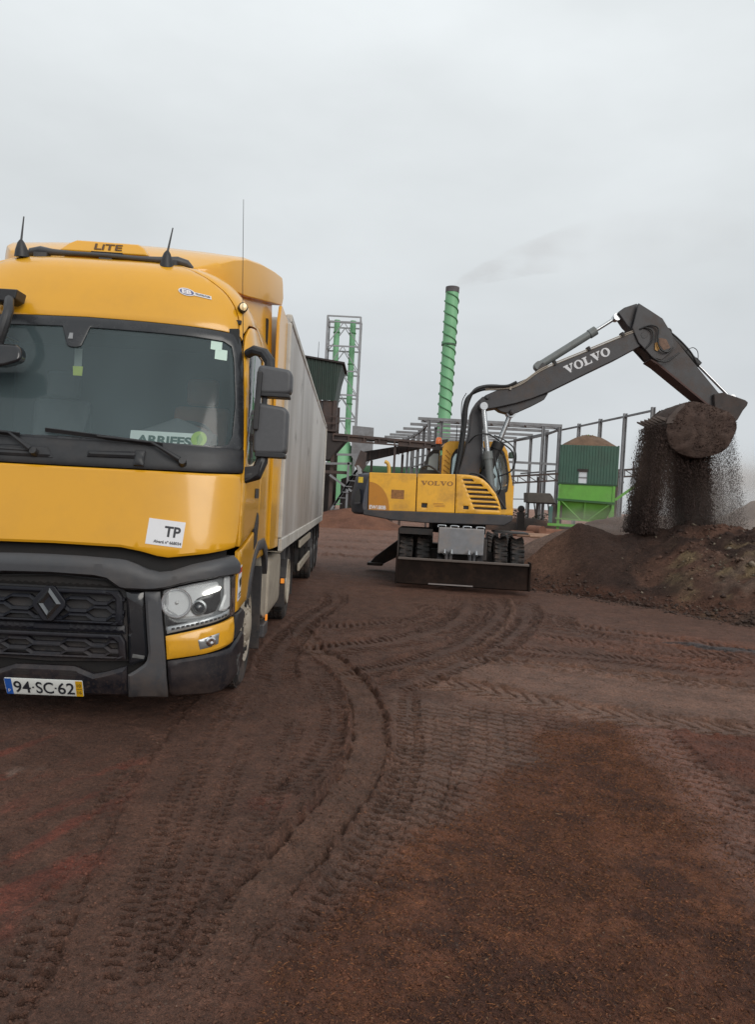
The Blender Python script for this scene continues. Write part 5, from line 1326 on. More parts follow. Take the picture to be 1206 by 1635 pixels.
g = G(); g.prism([(-1.2, 4.95), (2.7, 5.78), (4.5, 6.1), (4.5, 5.75), (2.7, 5.40), (-1.2, 4.28)], XZ, 51.5, 52.6); g.build("trough", br_d)
g = G()
for x in np.arange(-.8, 4.4, .65): g.b2((x, 51.42, 4.45 + (x + .8) * .21), (x + .08, 51.49, 5.0 + (x + .8) * .21))
g.build("trough_rib", br_s)
for x_, z_ in ((3.6, 5.6), (1.4, 4.9), (-.7, 4.4)): G().b2((x_, 51.8, 0), (x_ + .16, 52, z_)).build("support", br_s)

# steel frame building skeleton
CUR = root("steel_frame", "bare grey steel skeleton of an unfinished shed behind the excavator", "steel frame", (9, 75, 0), 0, (9, 75, 0))
def col(x, y, z1, w=.26, m=None):
    g = G(); g.b2((x - w / 2, y - w / 2, 0), (x - w / 2 + .05, y + w / 2, z1)); g.b2((x + w / 2 - .05, y - w / 2, 0), (x + w / 2, y + w / 2, z1)); g.b2((x - w / 2 + .051, y - .03, 0), (x + w / 2 - .051, y + .03, z1))
    return g.build("column", m or galv)
frames = [(66, 3.05, 4.05, 15.6, 9.0, 1), (70, 2.55, 3.85, 15.35, 8.9, 0), (75, 2.05, 3.65, 14.9, 8.95, 0), (80.5, 1.45, 3.4, 14.3, 9.08, 0), (86, .87, 3.0, 13.6, 9.27, 0), (92, .31, 2.6, 13.0, 9.5, 0)]
for (y, xe, xc, xr, z, near) in frames:
    g = G(); g.b2((xe, y - .10, z - .12), (xr, y + .10, z + .12)); g.build("roof_beam", galv)
    if near:
        g = G(); g.b2((xe + .4, y + 2.3, z - .12 + .05), (xr + .3, y + 2.5, z + .12 + .05)); g.build("roof_beam", galv)
        g = G()
        for k in range(9):
            x = xe + .3 + (xr - xe - .5) * k / 8
            g.beam((x, y + .1, z), (x + .5, y + 2.3, z + .05), .14, .14)
            if k < 8: g.beam((x, y + .1, z), (x + (xr - xe - .5) / 8 + .3, y + 2.3, z), .08, .08)
        g.build("roof_brace", galv)
    col(xc, y, z - .12); col(xc + 1.1, y + .4, z - .12); col(xr - .15, y, z - .12); 
    if near: col(xr - 1.6, y, z - .12)
def rail(*a): G().beam(*a).build("side_rail", galv)
for k in range(5):
    (y, xe, xc, xr, z, _), (y2, xe2, xc2, xr2, z2, _) = frames[k], frames[k + 1]
    rail((xc, y, z - .35), (xc2, y2, z2 - .35), .16, .16); rail((xc, y, z - 3.6), (xc2, y2, z2 - 3.6), .12, .12); rail((xr - .15, y, z - .3), (xr2 - .15, y2, z2 - .3), .16, .16)
    rail((xc + 1.1, y + .4, z - 2.4), (xc2 + 1.1, y2 + .4, z2 - 2.4), .12, .12)
rail((10.0, 66, 5.65), (15.5, 66, 5.65), .13, .2); rail((11.8, 75, 5.4), (14.9, 75, 5.4), .2, .2)
posts = [(18.46, 52), (17.85, 56), (17.20, 60), (16.57, 64), (15.87, 68)]
for x, y in posts: col(x, y, 9.05, .26)
g = G()
line = posts + [(15.45, 71), (14.62, 76), (13.93, 80)]
for (a, b), (c, d) in zip(line, line[1:]):
    g.beam((a, b, 8.82), (c, d, 8.82), .12, .14)
g.beam((15.87, 68, 5.2), (14.3, 77, 5.2), .10, .14); g.beam((15.8, 68.3, 2.6), (13.9, 80, 2.6), .08, .10)
g.build("top_rail", galv)
# hall of low green tanks seen through the frame
CUR = root("green_tank", "long low green tank lying behind the steel skeleton", "tank", (3.4, 96, 0), 0, (3.4, 96, 0))
G().loft([((-2.5, 96, 5.2), .2), ((-2.3, 96, 5.2), .9), ((8.3, 96, 5.2), .9), ((8.5, 96, 5.2), .2)], 20).build("tank_shell", mat("tank_green", (.028, .085, .034), .7))
g = G(); [g.b2((x, 95.2, 0), (x + .3, 96.8, 4.6)) for x in (-1.5, 2, 5.5, 7.5)]; g.build("saddle", br_s)

# green hopper
CUR = root("hopper", "two-tone green feed hopper heaped with soil, its top clad in corrugated sheet", "hopper", (13.48, 49.5, 0), R(-14), (13.1, 49.5, 0))
HX0, HX1, HY0, HY1 = 11.38, 14.95, 48, 51.2
for nm, a, b in (("sheet_wall", (HX0, HY0), (12.60, HY0)), ("sheet_wall", (13.12, HY0), (HX1, HY0))):
    sheet(a, b, 3.46, 5.86, .17, .035).build(nm, grn_m)
sheet((12.60, HY0), (13.12, HY0), 4.25, 5.86, .17, .035).build("sheet_wall", grn_m)
G().b2((12.60, HY0 + .02, 3.78), (13.12, HY0 + .06, 3.86)).build("window_bar", galv)
G().add([(12.6, HY0 + .05, 3.46), (13.12, HY0 + .05, 3.46), (13.12, HY0 + .05, 4.25), (12.6, HY0 + .05, 4.25)], [(0, 1, 2, 3)]).build("window_pane", mat("pale_window", (.62, .66, .70), .3), fix=False)
G().b2((12.5, HY0 - .06, 4.20), (13.15, HY0 - .0, 4.36)).build("window_hood", br_d)
sheet((HX1, HY0), (HX1, HY1), 3.46, 5.9, .17, .035).build("sheet_wall", grn_m); sheet((HX1, HY1), (HX0, HY1), 3.46, 5.86, .17, .035).build("sheet_wall", grn_m); sheet((HX0, HY1), (HX0, HY0), 3.46, 5.86, .17, .035).build("sheet_wall", grn_m)
G().b2((HX0 - .04, HY0 - .06, 3.36), (HX1 + .04, HY1, 3.455)).build("ring_beam", mat("ring_dark_green", (.02, .06, .03), .6))
g = G(); g.add([(HX0 + .02, HY0, 3.36), (14.86, HY0, 3.36), (14.86, HY1, 3.36), (HX0 + .02, HY1, 3.36), (HX0 + .02, HY0 + .02, 2.35), (14.84, HY0 + .02, 2.25), (14.84, HY1, 2.25), (HX0 + .02, HY1, 2.35), (11.75, HY0 + .7, 1.05), (14.4, HY0 + .7, 1.05), (14.4, HY1 - .7, 1.05), (11.75, HY1 - .7, 1.05)],
            [(0, 1, 5, 4), (1, 2, 6, 5), (2, 3, 7, 6), (3, 0, 4, 7), (4, 5, 9, 8), (5, 6, 10, 9), (6, 7, 11, 10), (7, 4, 8, 11)])
g.build("bin", grn_l, smooth=0)
g = G(); g.beam((11.3, HY0 - .04, 2.37), (14.95, HY0 - .04, 2.27), .12, .14); g.build("belt_rail", mat("rail_dark_green", (.03, .10, .03), .6))
for x_, y_ in ((HX0 + .1, HY0 + .04), (14.80, HY0 + .04), (HX0 + .1, HY1 - .06), (14.80, HY1 - .06)): G().b2((x_ - .08, y_ - .08, 0), (x_ + .08, y_ + .08, 3.35)).build("leg", grn_l)
g = G(); g.beam((11.6, HY0, 2.3), (12.9, HY0 + .3, 1.1), .07, .07); g.beam((13.1, HY0, 2.3), (13.1, HY0 + .35, 1.1), .07, .07); g.beam((14.7, HY0, 2.3), (13.3, HY0 + .3, 1.1), .07, .07); g.beam((11.3, HY0 - .1, 1.15), (14.9, HY0 - .1, 1.05), .08, .08); g.b2((10.85, HY0 - .3, .66), (13.3, HY0 - .12, .82)); g.beam((14.9, HY0, 2.5), (16.9, HY0, 4.1), .12, .16)
g.build("brace", grn_l)
G().b2((11.0, HY0 + .1, .8), (11.7, HY0 + .8, 2.0)).build("motor_cabinet", br_s)
G().b2((10.88, HY0 - .05, .85), (11.12, HY0 + .2, 1.9)).build("cabinet_door", mat("cabinet_teal", (.06, .13, .12), .6))
CUR = root("right_conveyor", "brown truss conveyor crossing behind the green hopper", "conveyor", (16, 62, 0), 0, (16, 62, 0))
g = G()
pa, pb = Vector((10.5, 62, 4.20)), Vector((21.6, 62, 5.42))
for dz in (0, -.55): g.beam(pa + Vector((0, 0, dz)), pb + Vector((0, 0, dz)), .10, .14)
n = 14
for i in range(n):
    a, b = pa.lerp(pb, i / n), pa.lerp(pb, (i + 1) / n); g.beam(a, b - Vector((0, 0, .55)), .06, .06); g.beam(b, b - Vector((0, 0, .55)), .06, .06)
g.build("truss", br_s)
G().beam(pa + Vector((0, .5, .05)), pb + Vector((0, .5, .05)), .9, .08).build("belt", br_d)
g = G(); g.b2((19.3, 61.8, 0), (19.5, 62, 5.1)); g.b2((12.9, 61.8, 0), (13.05, 62, 4.3))
for x in (20.6, 21.3): g.b2((x, 61.8, 4.7), (x + .07, 61.9, 6.0))
g.build("support", br_s)
CUR = root("raised_tank", "grey-brown tank raised on thin stilts between two steel columns", "tank", (12.6, 60, 0), 0, (12.6, 60, 0))
G().prism([(11.6, 2.93), (13.4, 2.96), (13.62, 2.7), (13.76, 2.33), (13.9, 2.2), (11.65, 2.15)], XZ, 59.2, 60.8).build("tank_body", mat("weathered_tank", (.085, .075, .065), .8, noise=.2, nscale=2), bevel=.05)
g = G(); [g.beam((x, 59.4, 2.2), (x + dx, 59.4, 0), .09, .09) for x, dx in ((11.8, 0), (12.2, .4), (12.6, -.4), (12.9, 0), (13.3, .3), (13.7, -.3), (13.9, 0))]; g.b2((11.6, 59.3, 2.1), (14.2, 59.5, 2.2)); g.build("stilt", br_d)
def hop_heap():
    global CUR
    CUR = root("soil_load", "brown mound of soil heaped in the top of the green hopper", "soil mound", (13.52, 49.5, 5.8), R(-14), (13.15, 49.5, 5.8))
    g = G(); n, k = 40, 9; random.seed(4)
    for j in range(k):
        t = j / (k - 1)
        for i in range(n):
            a = 2 * math.pi * i / n; sq = 1 / max(abs(math.cos(a)), abs(math.sin(a))); sq = 1 + (min(sq, 1.3) - 1) * (1 - t)
            r_ = (1 - t) * sq; z = 5.80 + .80 * (1 - (1 - t) ** 2.2) * (1 + .10 * math.sin(3 * a + 1)) + random.uniform(-.02, .02)
            g.v.append((13.16 + 1.80 * r_ * math.cos(a) - .15 * t, 49.6 + 1.6 * r_ * math.sin(a), z))
    for j in range(k - 1):
        for i in range(n): g.f.append((j * n + i, j * n + (i + 1) % n, (j + 1) * n + (i + 1) % n, (j + 1) * n + i))
    g.build("mound", mat("mound_soil", (.135, .082, .052), .95, noise=.3, nscale=3, bump=.6, bscale=8), smooth=60)
    g = G()
    for i in range(46):
        x, y = random.gauss(12.95, .35), random.uniform(48.9, 50.0); z = 6.40 + random.uniform(-.05, .30) - abs(x - 13) * .25; s_ = random.uniform(.04, .11)
        rot = Matrix.Rotation(random.uniform(0, 6.28), 3, 'Z') @ Matrix.Rotation(random.uniform(-1, 1), 3, 'X')
        g.add([Vector((x, y, z)) + rot @ Vector(q) * s_ for q in ((-1, 0, 0), (0, -.6, .2), (1, 0, 0), (0, .6, -.2))], [(0, 1, 2, 3)])
    g.build("weed_leaves", mat("weed_green", (.16, .19, .06), .8), fix=False, smooth=0)
hop_heap()
# plants, lumber and scrap along the far edge of the yard
random.seed(11)
def leafy(name, label, x, y, w, h, group=None):
    global CUR
    CUR = root(name, label, "bush", (x, y, 0), 0, (x, y, 0), group)
    g = G()
    for i in range(int(260 * w)):
        a = random.uniform(-1, 1); b = random.uniform(0, 1)
        px_, pz = x + a * w * (1 - .35 * b), h * b * (1 - .3 * a * a) + .05; py = y + random.uniform(-.5, .5) * w * .6
        s_ = random.uniform(.05, .13); rot = Matrix.Rotation(random.uniform(0, 6.28), 3, 'Z') @ Matrix.Rotation(random.uniform(-1, 1), 3, 'X')
        g.add([Vector((px_, py, pz)) + rot @ Vector(q) * s_ for q in ((-1, 0, 0), (0, -.6, .2), (1, 0, 0), (0, .6, -.2))], [(0, 1, 2, 3)])
    f_ = g.build("foliage", mat("scrub_leaves", (.030, .036, .022), .8, noise=.5, nscale=4), fix=False, smooth=0)
    g = G()
    for i in range(6): a = random.uniform(-.5, .5) * w; g.loft([((x, y, 0), .03), ((x + a, y + random.uniform(-.3, .3), h * .8), .012)], 5)
    g.build("stems", br_d)
leafy("bush", "dark low bush beneath the raised tank", 12.6, 57, 1.6, 1.35)
leafy("bush", "dark scrubby bush between the excavator front and the raised tank", 10.4, 56, 1.3, 1.5)
leafy("bush", "small green bush at the foot of the mill house", -1.4, 48.5, .9, 1.5)
CUR = root("machine_part", "dark round-headed machine part standing beside the excavator cab", "machine part", (10.3, 54, 0), 0, (10.3, 54, 0))
G().lathe([(0, .16), (.2, .15), (.25, .05), (.25, -.05), (.2, -.15), (0, -.16)], (10.2, 54, 1.62), (0, 1, 0), 20).build("drum", br_d); G().b2((9.95, 53.8, 0), (10.45, 54.2, 1.4)).build("post", br_d)
k = 0
rust = mat("rusty_scrap", (.17, .075, .045), .85, noise=.3, nscale=2); rust2 = mat("pale_timber", (.26, .16, .11), .85, noise=.3, nscale=2)
scrap = [("long rusty pipe lying nearest the excavator front", 8.0, 45.2, 10.5, 45.6, .16, rust), ("thick rusty pipe lying below the green hopper", 10.0, 46.2, 13.2, 46.6, .26, rust), ("pale timber baulk lying in front of the rusty pipes", 8.2, 44.2, 10.6, 44.0, .13, rust2),
         ("rusty pipe resting across the scrap under the hopper", 9.2, 45.6, 11.2, 44.6, .14, rust), ("thin pale pipe on the ground in front of the scrap", 8.8, 43.4, 12.5, 43.2, .09, rust2), ("stubby wide pipe with an open dark end", 9.3, 46.0, 9.9, 45.2, .34, rust)]
for lab, x0, y0, x1, y1, r_, mm in scrap:
    CUR = None
    z_ = r_ * 1.0
    g = G().cyl((x0, y0, z_), (x1, y1, z_), r_, r_, 14)
    tag(g.build("scrap_pipe" if "pipe" in lab else "timber_baulk", mm, None), lab, "pipe" if "pipe" in lab else "timber", "scrap lying along the far edge of the yard")
CUR = None
# ================================================================== GROUND
rng = np.random.default_rng(5)
def _hash(ix, iy, k):
    h = (ix.astype(np.int64) * 374761393 + iy.astype(np.int64) * 668265263 + k * 974634777) & 0xffffffff
    h = ((h ^ (h >> 13)) * 1274126177) & 0xffffffff
    return ((h ^ (h >> 16)) & 0xffff) / 65535.0
def vnoise(x, y, k=0):
    ix, iy = np.floor(x), np.floor(y); fx, fy = x - ix, y - iy
    fx, fy = fx * fx * (3 - 2 * fx), fy * fy * (3 - 2 * fy)
    a, b, c, d = _hash(ix, iy, k), _hash(ix + 1, iy, k), _hash(ix, iy + 1, k), _hash(ix + 1, iy + 1, k)
    return (a + (b - a) * fx) * (1 - fy) + (c + (d - c) * fx) * fy
def fbm(x, y, sc, oc=4, k=0, gain=.5):
    s_, a, t = 0, 1, 0
    for i in range(oc):
        s_ = s_ + a * vnoise(x * sc + 17.3 * i, y * sc - 9.1 * i, k + i); t += a; a *= gain; sc *= 2.03
    return s_ / t
def sstep(a, b, x):
    t = np.clip((x - a) / (b - a), 0, 1); return t * t * (3 - 2 * t)
def along(x, y, line):
    """signed distance to a polyline, distance travelled along it"""
    L = np.array(line, float)
    # refine with Catmull-Rom
    P = []
    for i in range(len(L) - 1):
        p0, p1, p2, p3 = L[max(i - 1, 0)], L[i], L[i + 1], L[min(i + 2, len(L) - 1)]
        for j in range(6):
            t = j / 6; P.append(.5 * (2 * p1 + (p2 - p0) * t + (2 * p0 - 5 * p1 + 4 * p2 - p3) * t * t + (3 * p1 - p0 - 3 * p2 + p3) * t ** 3))
    P.append(L[-1]); P = np.array(P)
    bd = np.full(x.shape, 1e9); bs = np.zeros(x.shape); bt = np.zeros(x.shape); acc = 0
    for a, b in zip(P, P[1:]):
        ab = b - a; l = np.hypot(*ab)
        if l < 1e-6: continue
        t = np.clip(((x - a[0]) * ab[0] + (y - a[1]) * ab[1]) / l / l, 0, 1)
        dx, dy = x - a[0] - t * ab[0], y - a[1] - t * ab[1]
        d = np.hypot(dx, dy); m = d < bd
        bd = np.where(m, d, bd); bs = np.where(m, np.sign(ab[0] * dy - ab[1] * dx), bs); bt = np.where(m, acc + t * l, bt); acc += l
    return bd * bs, bt, acc
def polymask(x, y, poly, soft, wob=0.0, k=50):
    xx = x + wob * (fbm(x, y, 2.5, 3, k) - .5); yy = y + wob * (fbm(x, y, 2.5, 3, k + 7) - .5)
    P = np.stack([xx.ravel(), yy.ravel()], 1)
    lo, hi = np.min(poly, 0) - soft * 2, np.max(poly, 0) + soft * 2
    sel = (P[:, 0] > lo[0]) & (P[:, 0] < hi[0]) & (P[:, 1] > lo[1]) & (P[:, 1] < hi[1])
    out = np.zeros(len(P)); Q = P[sel]
    if len(Q):
        d = dist_poly(Q, [tuple(p) for p in poly]); i = inside(Q, poly)
        out[sel] = sstep(-soft, soft, np.where(i, d, -d))
    return out.reshape(x.shape)

def soil(x, y):
    """height and colour of the yard at (x, y)"""
    r = np.hypot(x, y)
    near = 1 - sstep(14, 30, r)
    h = .05 * (fbm(x, y, .35, 3, 1) - .5) + .020 * (fbm(x, y, 2.2, 4, 5) - .5) * near
    h += (.020 * (fbm(x, y, 5, 3, 15, .6) - .5) + .022 * (fbm(x, y, 11, 4, 11, .65) - .5) + .016 * (fbm(x, y, 30, 3, 21, .65) - .5)) * near
    col = np.stack([np.full(x.shape, c) for c in (.108, .0640, .0485)], -1)
    def mixc(m, c, var=.0, k=0):
        nonlocal col
        cc = np.array(c) * (1 + var * (fbm(x, y, 3.0, 4, k)[..., None] - .5) * 2)
        col = col * (1 - m[..., None]) + cc * m[..., None]
    h += .045 * (fbm(x * .35, y * 1.1, 1.6, 4, 25, .6) - .5) * sstep(5.5, 7.5, y) * near + .03 * (fbm(x * .5 + y * .2, y, 4.0, 4, 27, .65) - .5) * sstep(6.5, 9, y) * near
    big = fbm(x, y, .55, 4, 31)
    mixc(sstep(.45, .7, big), (.122, .071, .053), .2, 33)
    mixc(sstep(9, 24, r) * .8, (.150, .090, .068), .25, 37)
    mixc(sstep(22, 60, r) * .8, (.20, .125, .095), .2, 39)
    wet = np.full(x.shape, .35) + .3 * (big - .5)
    rough_k = np.ones(x.shape)
    # light smooth mud in the middle
    lm = polymask(x, y, [(1.03, 8.4), (1.93, 8.1), (2.98, 7.9), (4.6, 7.3), (4.4, 5.9), (3.12, 5.9), (2.12, 6.0), (1.66, 6.0), (.87, 6.2), (.46, 6.9)], .35, .5, 60)
    mixc(lm * .85, (.200, .132, .102), .25, 61); wet += lm * .25
    lm2 = polymask(x, y, [(2.6, 9.6), (3.4, 8.2), (5.5, 7.6), (7, 9), (4, 10.5)], .5, .8, 160)
    mixc(lm2 * .6, (.195, .098, .066), .3, 63)
    wf = polymask(x, y, [(.21, 6.5), (1.25, 6.0), (1.30, 5.14), (.86, 4.4), (.40, 3.68), (.10, 3.2), (-.16, 3.2), (.06, 4.16), (.18, 4.96)], .12, .15, 66)
    mixc(wf * .85, (.160, .108, .086), .25, 67); wet += wf * .3
    # red earth streaks
    for pl_, k in (([(-2.6, 4.1), (-2.11, 4.85), (-1.97, 4.9), (-1.87, 4.45), (-1.83, 3.78), (-2.1, 3.6)], 70), ([(-1.56, 4.46), (-1.36, 4.55), (-1.36, 3.84), (-1.24, 3.28), (-1.34, 3.03), (-1.25, 2.64), (-1.5, 2.6), (-1.52, 3.41), (-1.60, 3.9)], 74), ([(.55, 4.9), (.75, 5.0), (.72, 4.6), (.58, 4.55)], 78), ([(-.50, 4.0), (-.35, 4.18), (-.29, 3.94), (-.45, 3.84)], 79)):
        m = polymask(x, y, pl_, .2, .3, k) * sstep(.47, .66, fbm(x - y * .35, y * .22, 9, 5, k + 2, .6))
        mixc(m * .7, (.215, .056, .038), .35, k + 3)
    gs = polymask(x, y, [(-2.3, 3.7), (-2.0, 4.3), (-1.85, 4.35), (-2.0, 3.7)], .08, .2, 80) * sstep(.5, .7, fbm(x, y * .4, 9, 3, 81))
    mixc(gs * .7, (.21, .18, .165), .2, 82)
    # orange fibrous mulch
    orp = [(1.55, 5.9), (2.0, 5.95), (1.96, 4.64), (1.80, 3.6), (2.0, 3.2), (2.2, 1.6), (-.35, 1.6), (-.22, 2.6), (.14, 3.35), (.58, 4.1), (1.10, 5.0)]
    om = polymask(x, y, orp, .22, .55, 90)
    on = fbm(x * .8 + y * .3, y, 4.2, 5, 91, .62)
    mixc(om, (.136, .064, .038), .35, 92)
    mixc(om * sstep(.46, .66, on) * .8, (.072, .036, .026), .3, 93)
    mixc(om * sstep(.50, .75, fbm(x, y, 9, 4, 94)) * .7, (.180, .086, .048), .3, 95)
    h += om * (.010 * (fbm(x, y, 14, 4, 96, .65) - .5) + .010 * (fbm(x, y, 60, 3, 98, .7) - .5)); wet -= om * .35
    # smooth reddish mud on the right
    tn = polymask(x, y, [(1.95, 5.8), (2.36, 5.8), (2.30, 5.03), (2.36, 4.41), (4.2, 3.6), (3.8, 2.2), (1.62, 2.9), (1.70, 3.64), (1.86, 4.64)], .07, .12, 100)
    mixc(tn * .95, (.190, .108, .082), .22, 101); wet += tn * .3; 
    do = polymask(x, y, [(2.31, 5.70), (3.6, 5.8), (3.4, 4.3), (2.50, 4.45), (2.27, 5.04)], .07, .15, 104)
    mixc(do * .9, (.145, .060, .038), .3, 105); h += do * (.02 + .028 * (fbm(x, y, 16, 4, 106, .65) - .5))
    bl = polymask(x, y, [(3.6, 9.9), (4.2, 9.55), (5.2, 9.2), (5.3, 9.4), (4.3, 9.85)], .08, .3, 108); mixc(bl * .9, (.05, .055, .065), .2, 109); wet += bl * .4
    smooth = np.clip(lm * .6 + tn * .8 + wf * .3, 0, 1)
    # tyre tracks -------------------------------------------------
    def track(line, w, kind, pitch=.09, depth=.010, crack=0.0, tone=None, tone_a=.7, k=200, slant=.6, lug=.028, wetk=.1, amt=1.0, side=0, fin=.35):
        """press a tyre print into the ground along a line"""
        nonlocal h, wet
        lug = lug * 1.7; crack = crack * 1.25
        pad = w + .35; L = np.array(line); lo, hi = L.min(0) - pad, L.max(0) + pad
        sel = (x > lo[0]) & (x < hi[0]) & (y > lo[1]) & (y < hi[1])
        if not sel.any(): return
        xs, ys = x[sel], y[sel]
        d, t, T = along(xs, ys, line)
        j1, j2 = fbm(xs, ys, 5, 3, k) - .5, fbm(xs, ys, 16, 3, k + 2) - .5
        d = d + .10 * w * j1 + .012 * j2; t = t + .03 * j1 + .016 * j2
        e = sstep(0, .35, t) * sstep(0, fin, T - t)
        ad = np.abs(d); inn = (1 - sstep(w * .92, w * 1.02, ad)) * e
        crumb = fbm(xs, ys, 13, 3, k + 3)
        pres = (.25 + .75 * sstep(.30, .52, fbm(xs, ys, 1.7, 4, k + 5))) * amt
        dh = -depth * inn
        if crack:
            for sg in (-1, 1):
                if side and sg != side: continue
                wob = .016 * (fbm(xs, ys, 7, 3, k + 14 + sg) - .5) * 2
                dh -= crack * np.exp(-((d * sg - w * 1.0 + wob) / .013) ** 2) * e * sstep(.36, .6, crumb + .12 * j1)
                dh += crack * .75 * np.exp(-((d * sg - w * 1.18 + wob) / .030) ** 2) * e * sstep(.42, .66, fbm(xs, ys, 17, 3, k + 16 + sg))
        if kind == 'smooth':
            dh += .010 * (fbm(d * 14, t * .9, 3.0, 3, k + 8) - .5) * inn + .006 * (fbm(xs, ys, 26, 3, k + 9) - .5) * inn
        elif kind == 'chevron':
            ph = (t + slant * ad) / pitch; wv = np.abs((ph % 1) - .5) * 2
            dh -= lug * sstep(.62, .92, wv) * inn * pres * sstep(.06, .16, ad / w)
        elif kind == 'bars':
            s_ = np.sign(d); ph = (t + .5 * pitch * (s_ > 0) + slant * ad) / pitch; wv = np.abs((ph % 1) - .5) * 2
            dh -= lug * sstep(.55, .88, wv) * inn * pres * sstep(.22, .36, ad / w) * (1 - sstep(.84, .98, ad / w))
        elif kind == 'waves':
            colm = np.floor(d / w * 1.6 + 9); q = (d / w * 1.6 + 9) % 1
            ph = (t + .16 * pitch * np.sin(q * math.pi * 2) + .5 * pitch * (colm % 2)) / pitch; wv = np.abs((ph % 1) - .5) * 2
            dh -= lug * sstep(.74, .96, wv) * inn * (.3 + .7 * pres)
            dh -= lug * .16 * np.exp(-((np.minimum(q, 1 - q)) / .05) ** 2) * sstep(.25, .6, np.abs(((ph * .5) % 1) - .5) * 2) * inn * pres
        h[sel] += dh * (1 - .92 * om[sel])
        if tone is not None:
            m = np.zeros(x.shape); m[sel] = inn * tone_a * (.6 + .8 * (crumb - .3)).clip(0, 1)
            mixc(m, tone, .25, k + 9)
        wet[sel] += inn * wetk
    dk = (.075, .046, .036)
    track([(.37, 7.08), (1.04, 6.78), (1.60, 6.38), (2.09, 6.10), (2.98, 5.82), (4.4, 5.45)], .24, 'chevron', .15, .014, .020, (.215, .145, .113), .7, k=310, slant=1.0, lug=.034, wetk=.25)
    track([(.9, 8.35), (1.86, 7.95), (2.65, 7.74), (3.79, 7.39), (6, 7.0)], .17, 'chevron', .11, .010, .030, None, k=320, slant=.8, lug=.034)
    track([(1.0, 8.9), (1.9, 8.75), (2.9, 8.5), (4.2, 8.1)], .30, 'bars', .09, .006, .0, None, k=322, slant=.5, lug=.040)
    track([(2.0, 9.9), (3.2, 9.15), (4.6, 8.6), (6.5, 8.2)], .25, 'chevron', .11, .010, .020, (.19, .10, .07), .5, k=325, slant=.7, lug=.036)
    track([(2.6, 11.2), (4.0, 10.0), (5.6, 9.0), (7.5, 8.4)], .3, 'bars', .11, .008, .02, None, k=327, slant=.5, lug=.04)
    track([(2.25, 14.2), (2.10, 12.6), (1.88, 11.4), (1.38, 9.75), (.92, 8.65), (.50, 7.95), (.02, 7.35), (-.35, 6.9)], .21, 'bars', .085, .014, .02, dk, .5, k=330, lug=.040, slant=.4)
    track([(2.72, 13.6), (2.52, 12.2), (2.22, 11.0), (1.78, 9.6), (1.30, 8.5), (.82, 7.7), (.42, 7.05), (.1, 6.6)], .21, 'bars', .085, .014, .02, dk, .5, k=335, lug=.040, slant=-.4)
    track([(2.48, 13.9), (2.30, 12.4), (2.04, 11.2), (1.58, 9.7), (1.12, 8.58), (.66, 7.82), (.22, 7.2)], .05, 'smooth', .1, -.012, .0, (.165, .108, .083), .8, k=338)
    track([(1.7, 14.0), (1.5, 12.0), (1.05, 10.3), (.45, 9.2), (-.2, 8.5), (-.8, 8.1)], .3, 'bars', .10, .01, .02, dk, .35, k=340, lug=.042, slant=.5)
    track([(.9, 12.6), (1.0, 11.6), (.6, 10.6), (-.1, 9.9), (-.7, 9.5)], .3, 'chevron', .11, .01, .02, None, k=440, lug=.04)
    track([(3.0, 12.2), (2.7, 11.2), (2.9, 10.2), (3.6, 9.4), (4.8, 8.8)], .3, 'chevron', .12, .01, .02, dk, .4, k=450, lug=.04)
    for ox in (0, .40, .80):
        track([(.58 + ox, 6.3), (.50 + ox, 5.6), (.43 + ox * .9, 4.9), (.32 + ox * .75, 4.2), (.18 + ox * .6, 3.6), (.04 + ox * .45, 3.0), (-.08 + ox * .35, 2.4)], .21, 'waves', .105, .004, .0, None, k=350 + int(ox * 40), lug=.030, wetk=.1)
    track([(.36, 6.6), (.32, 5.8), (.31, 5.2), (.25, 4.6), (.14, 4.0), (.02, 3.5), (-.1, 3.1), (-.2, 2.6)], .10, 'bars', .078, .004, .0, dk, .35, k=370, lug=.044, slant=.25)
    main = [(-.95, 9.6), (-.66, 8.35), (-.44, 7.75), (-.20, 7.1), (-.03, 6.2), (.02, 5.4), (.0, 4.72), (-.10, 4.18), (-.24, 3.68), (-.33, 3.32), (-.43, 3.02), (-.52, 2.66), (-.6, 2.2), (-.7, 1.6)]
    track(main[:-1], .125, 'smooth', .06, .008, .040, (.130, .082, .061), .85, k=380, fin=1.3)
    track([(-.50, 6.9), (-.30, 6.1), (-.24, 5.4), (-.28, 4.9), (-.38, 4.45), (-.5, 4.1)], .10, 'bars', .075, .003, .0, dk, .3, k=390, lug=.046, slant=.2)
    track([(-1.05, 6.4), (-1.06, 5.5), (-1.02, 4.75), (-.98, 4.15), (-.93, 3.63), (-.88, 3.23), (-.84, 2.93), (-.78, 2.6), (-.72, 2.2)], .085, 'bars', .062, .002, .0, None, k=400, lug=.036, slant=.1)
    track([(-.80, 5.2), (-.78, 4.5), (-.74, 3.9), (-.72, 3.4), (-.70, 3.0), (-.66, 2.5)], .05, 'bars', .062, .002, .0, None, k=405, lug=.030, slant=.1)
    track([(-.52, 5.6), (-.52, 4.9), (-.51, 4.41), (-.51, 3.87), (-.55, 3.51), (-.56, 3.21), (-.60, 2.8), (-.66, 2.3)], .075, 'bars', .066, .002, .0, dk, .3, k=410, lug=.038, slant=.1)
    track([(-1.45, 6.2), (-1.42, 5.0), (-1.33, 4.0), (-1.22, 3.2), (-1.12, 2.6), (-1.05, 2.0)], .08, 'bars', .075, .004, .018, None, k=420, lug=.028, slant=.15, side=1)
    track([(2.15, 5.8), (2.10, 5.1), (2.10, 4.5), (2.02, 3.9), (1.93, 3.3), (1.85, 2.6)], .20, 'waves', .12, .008, .0, None, k=430, lug=.026, wetk=.15)
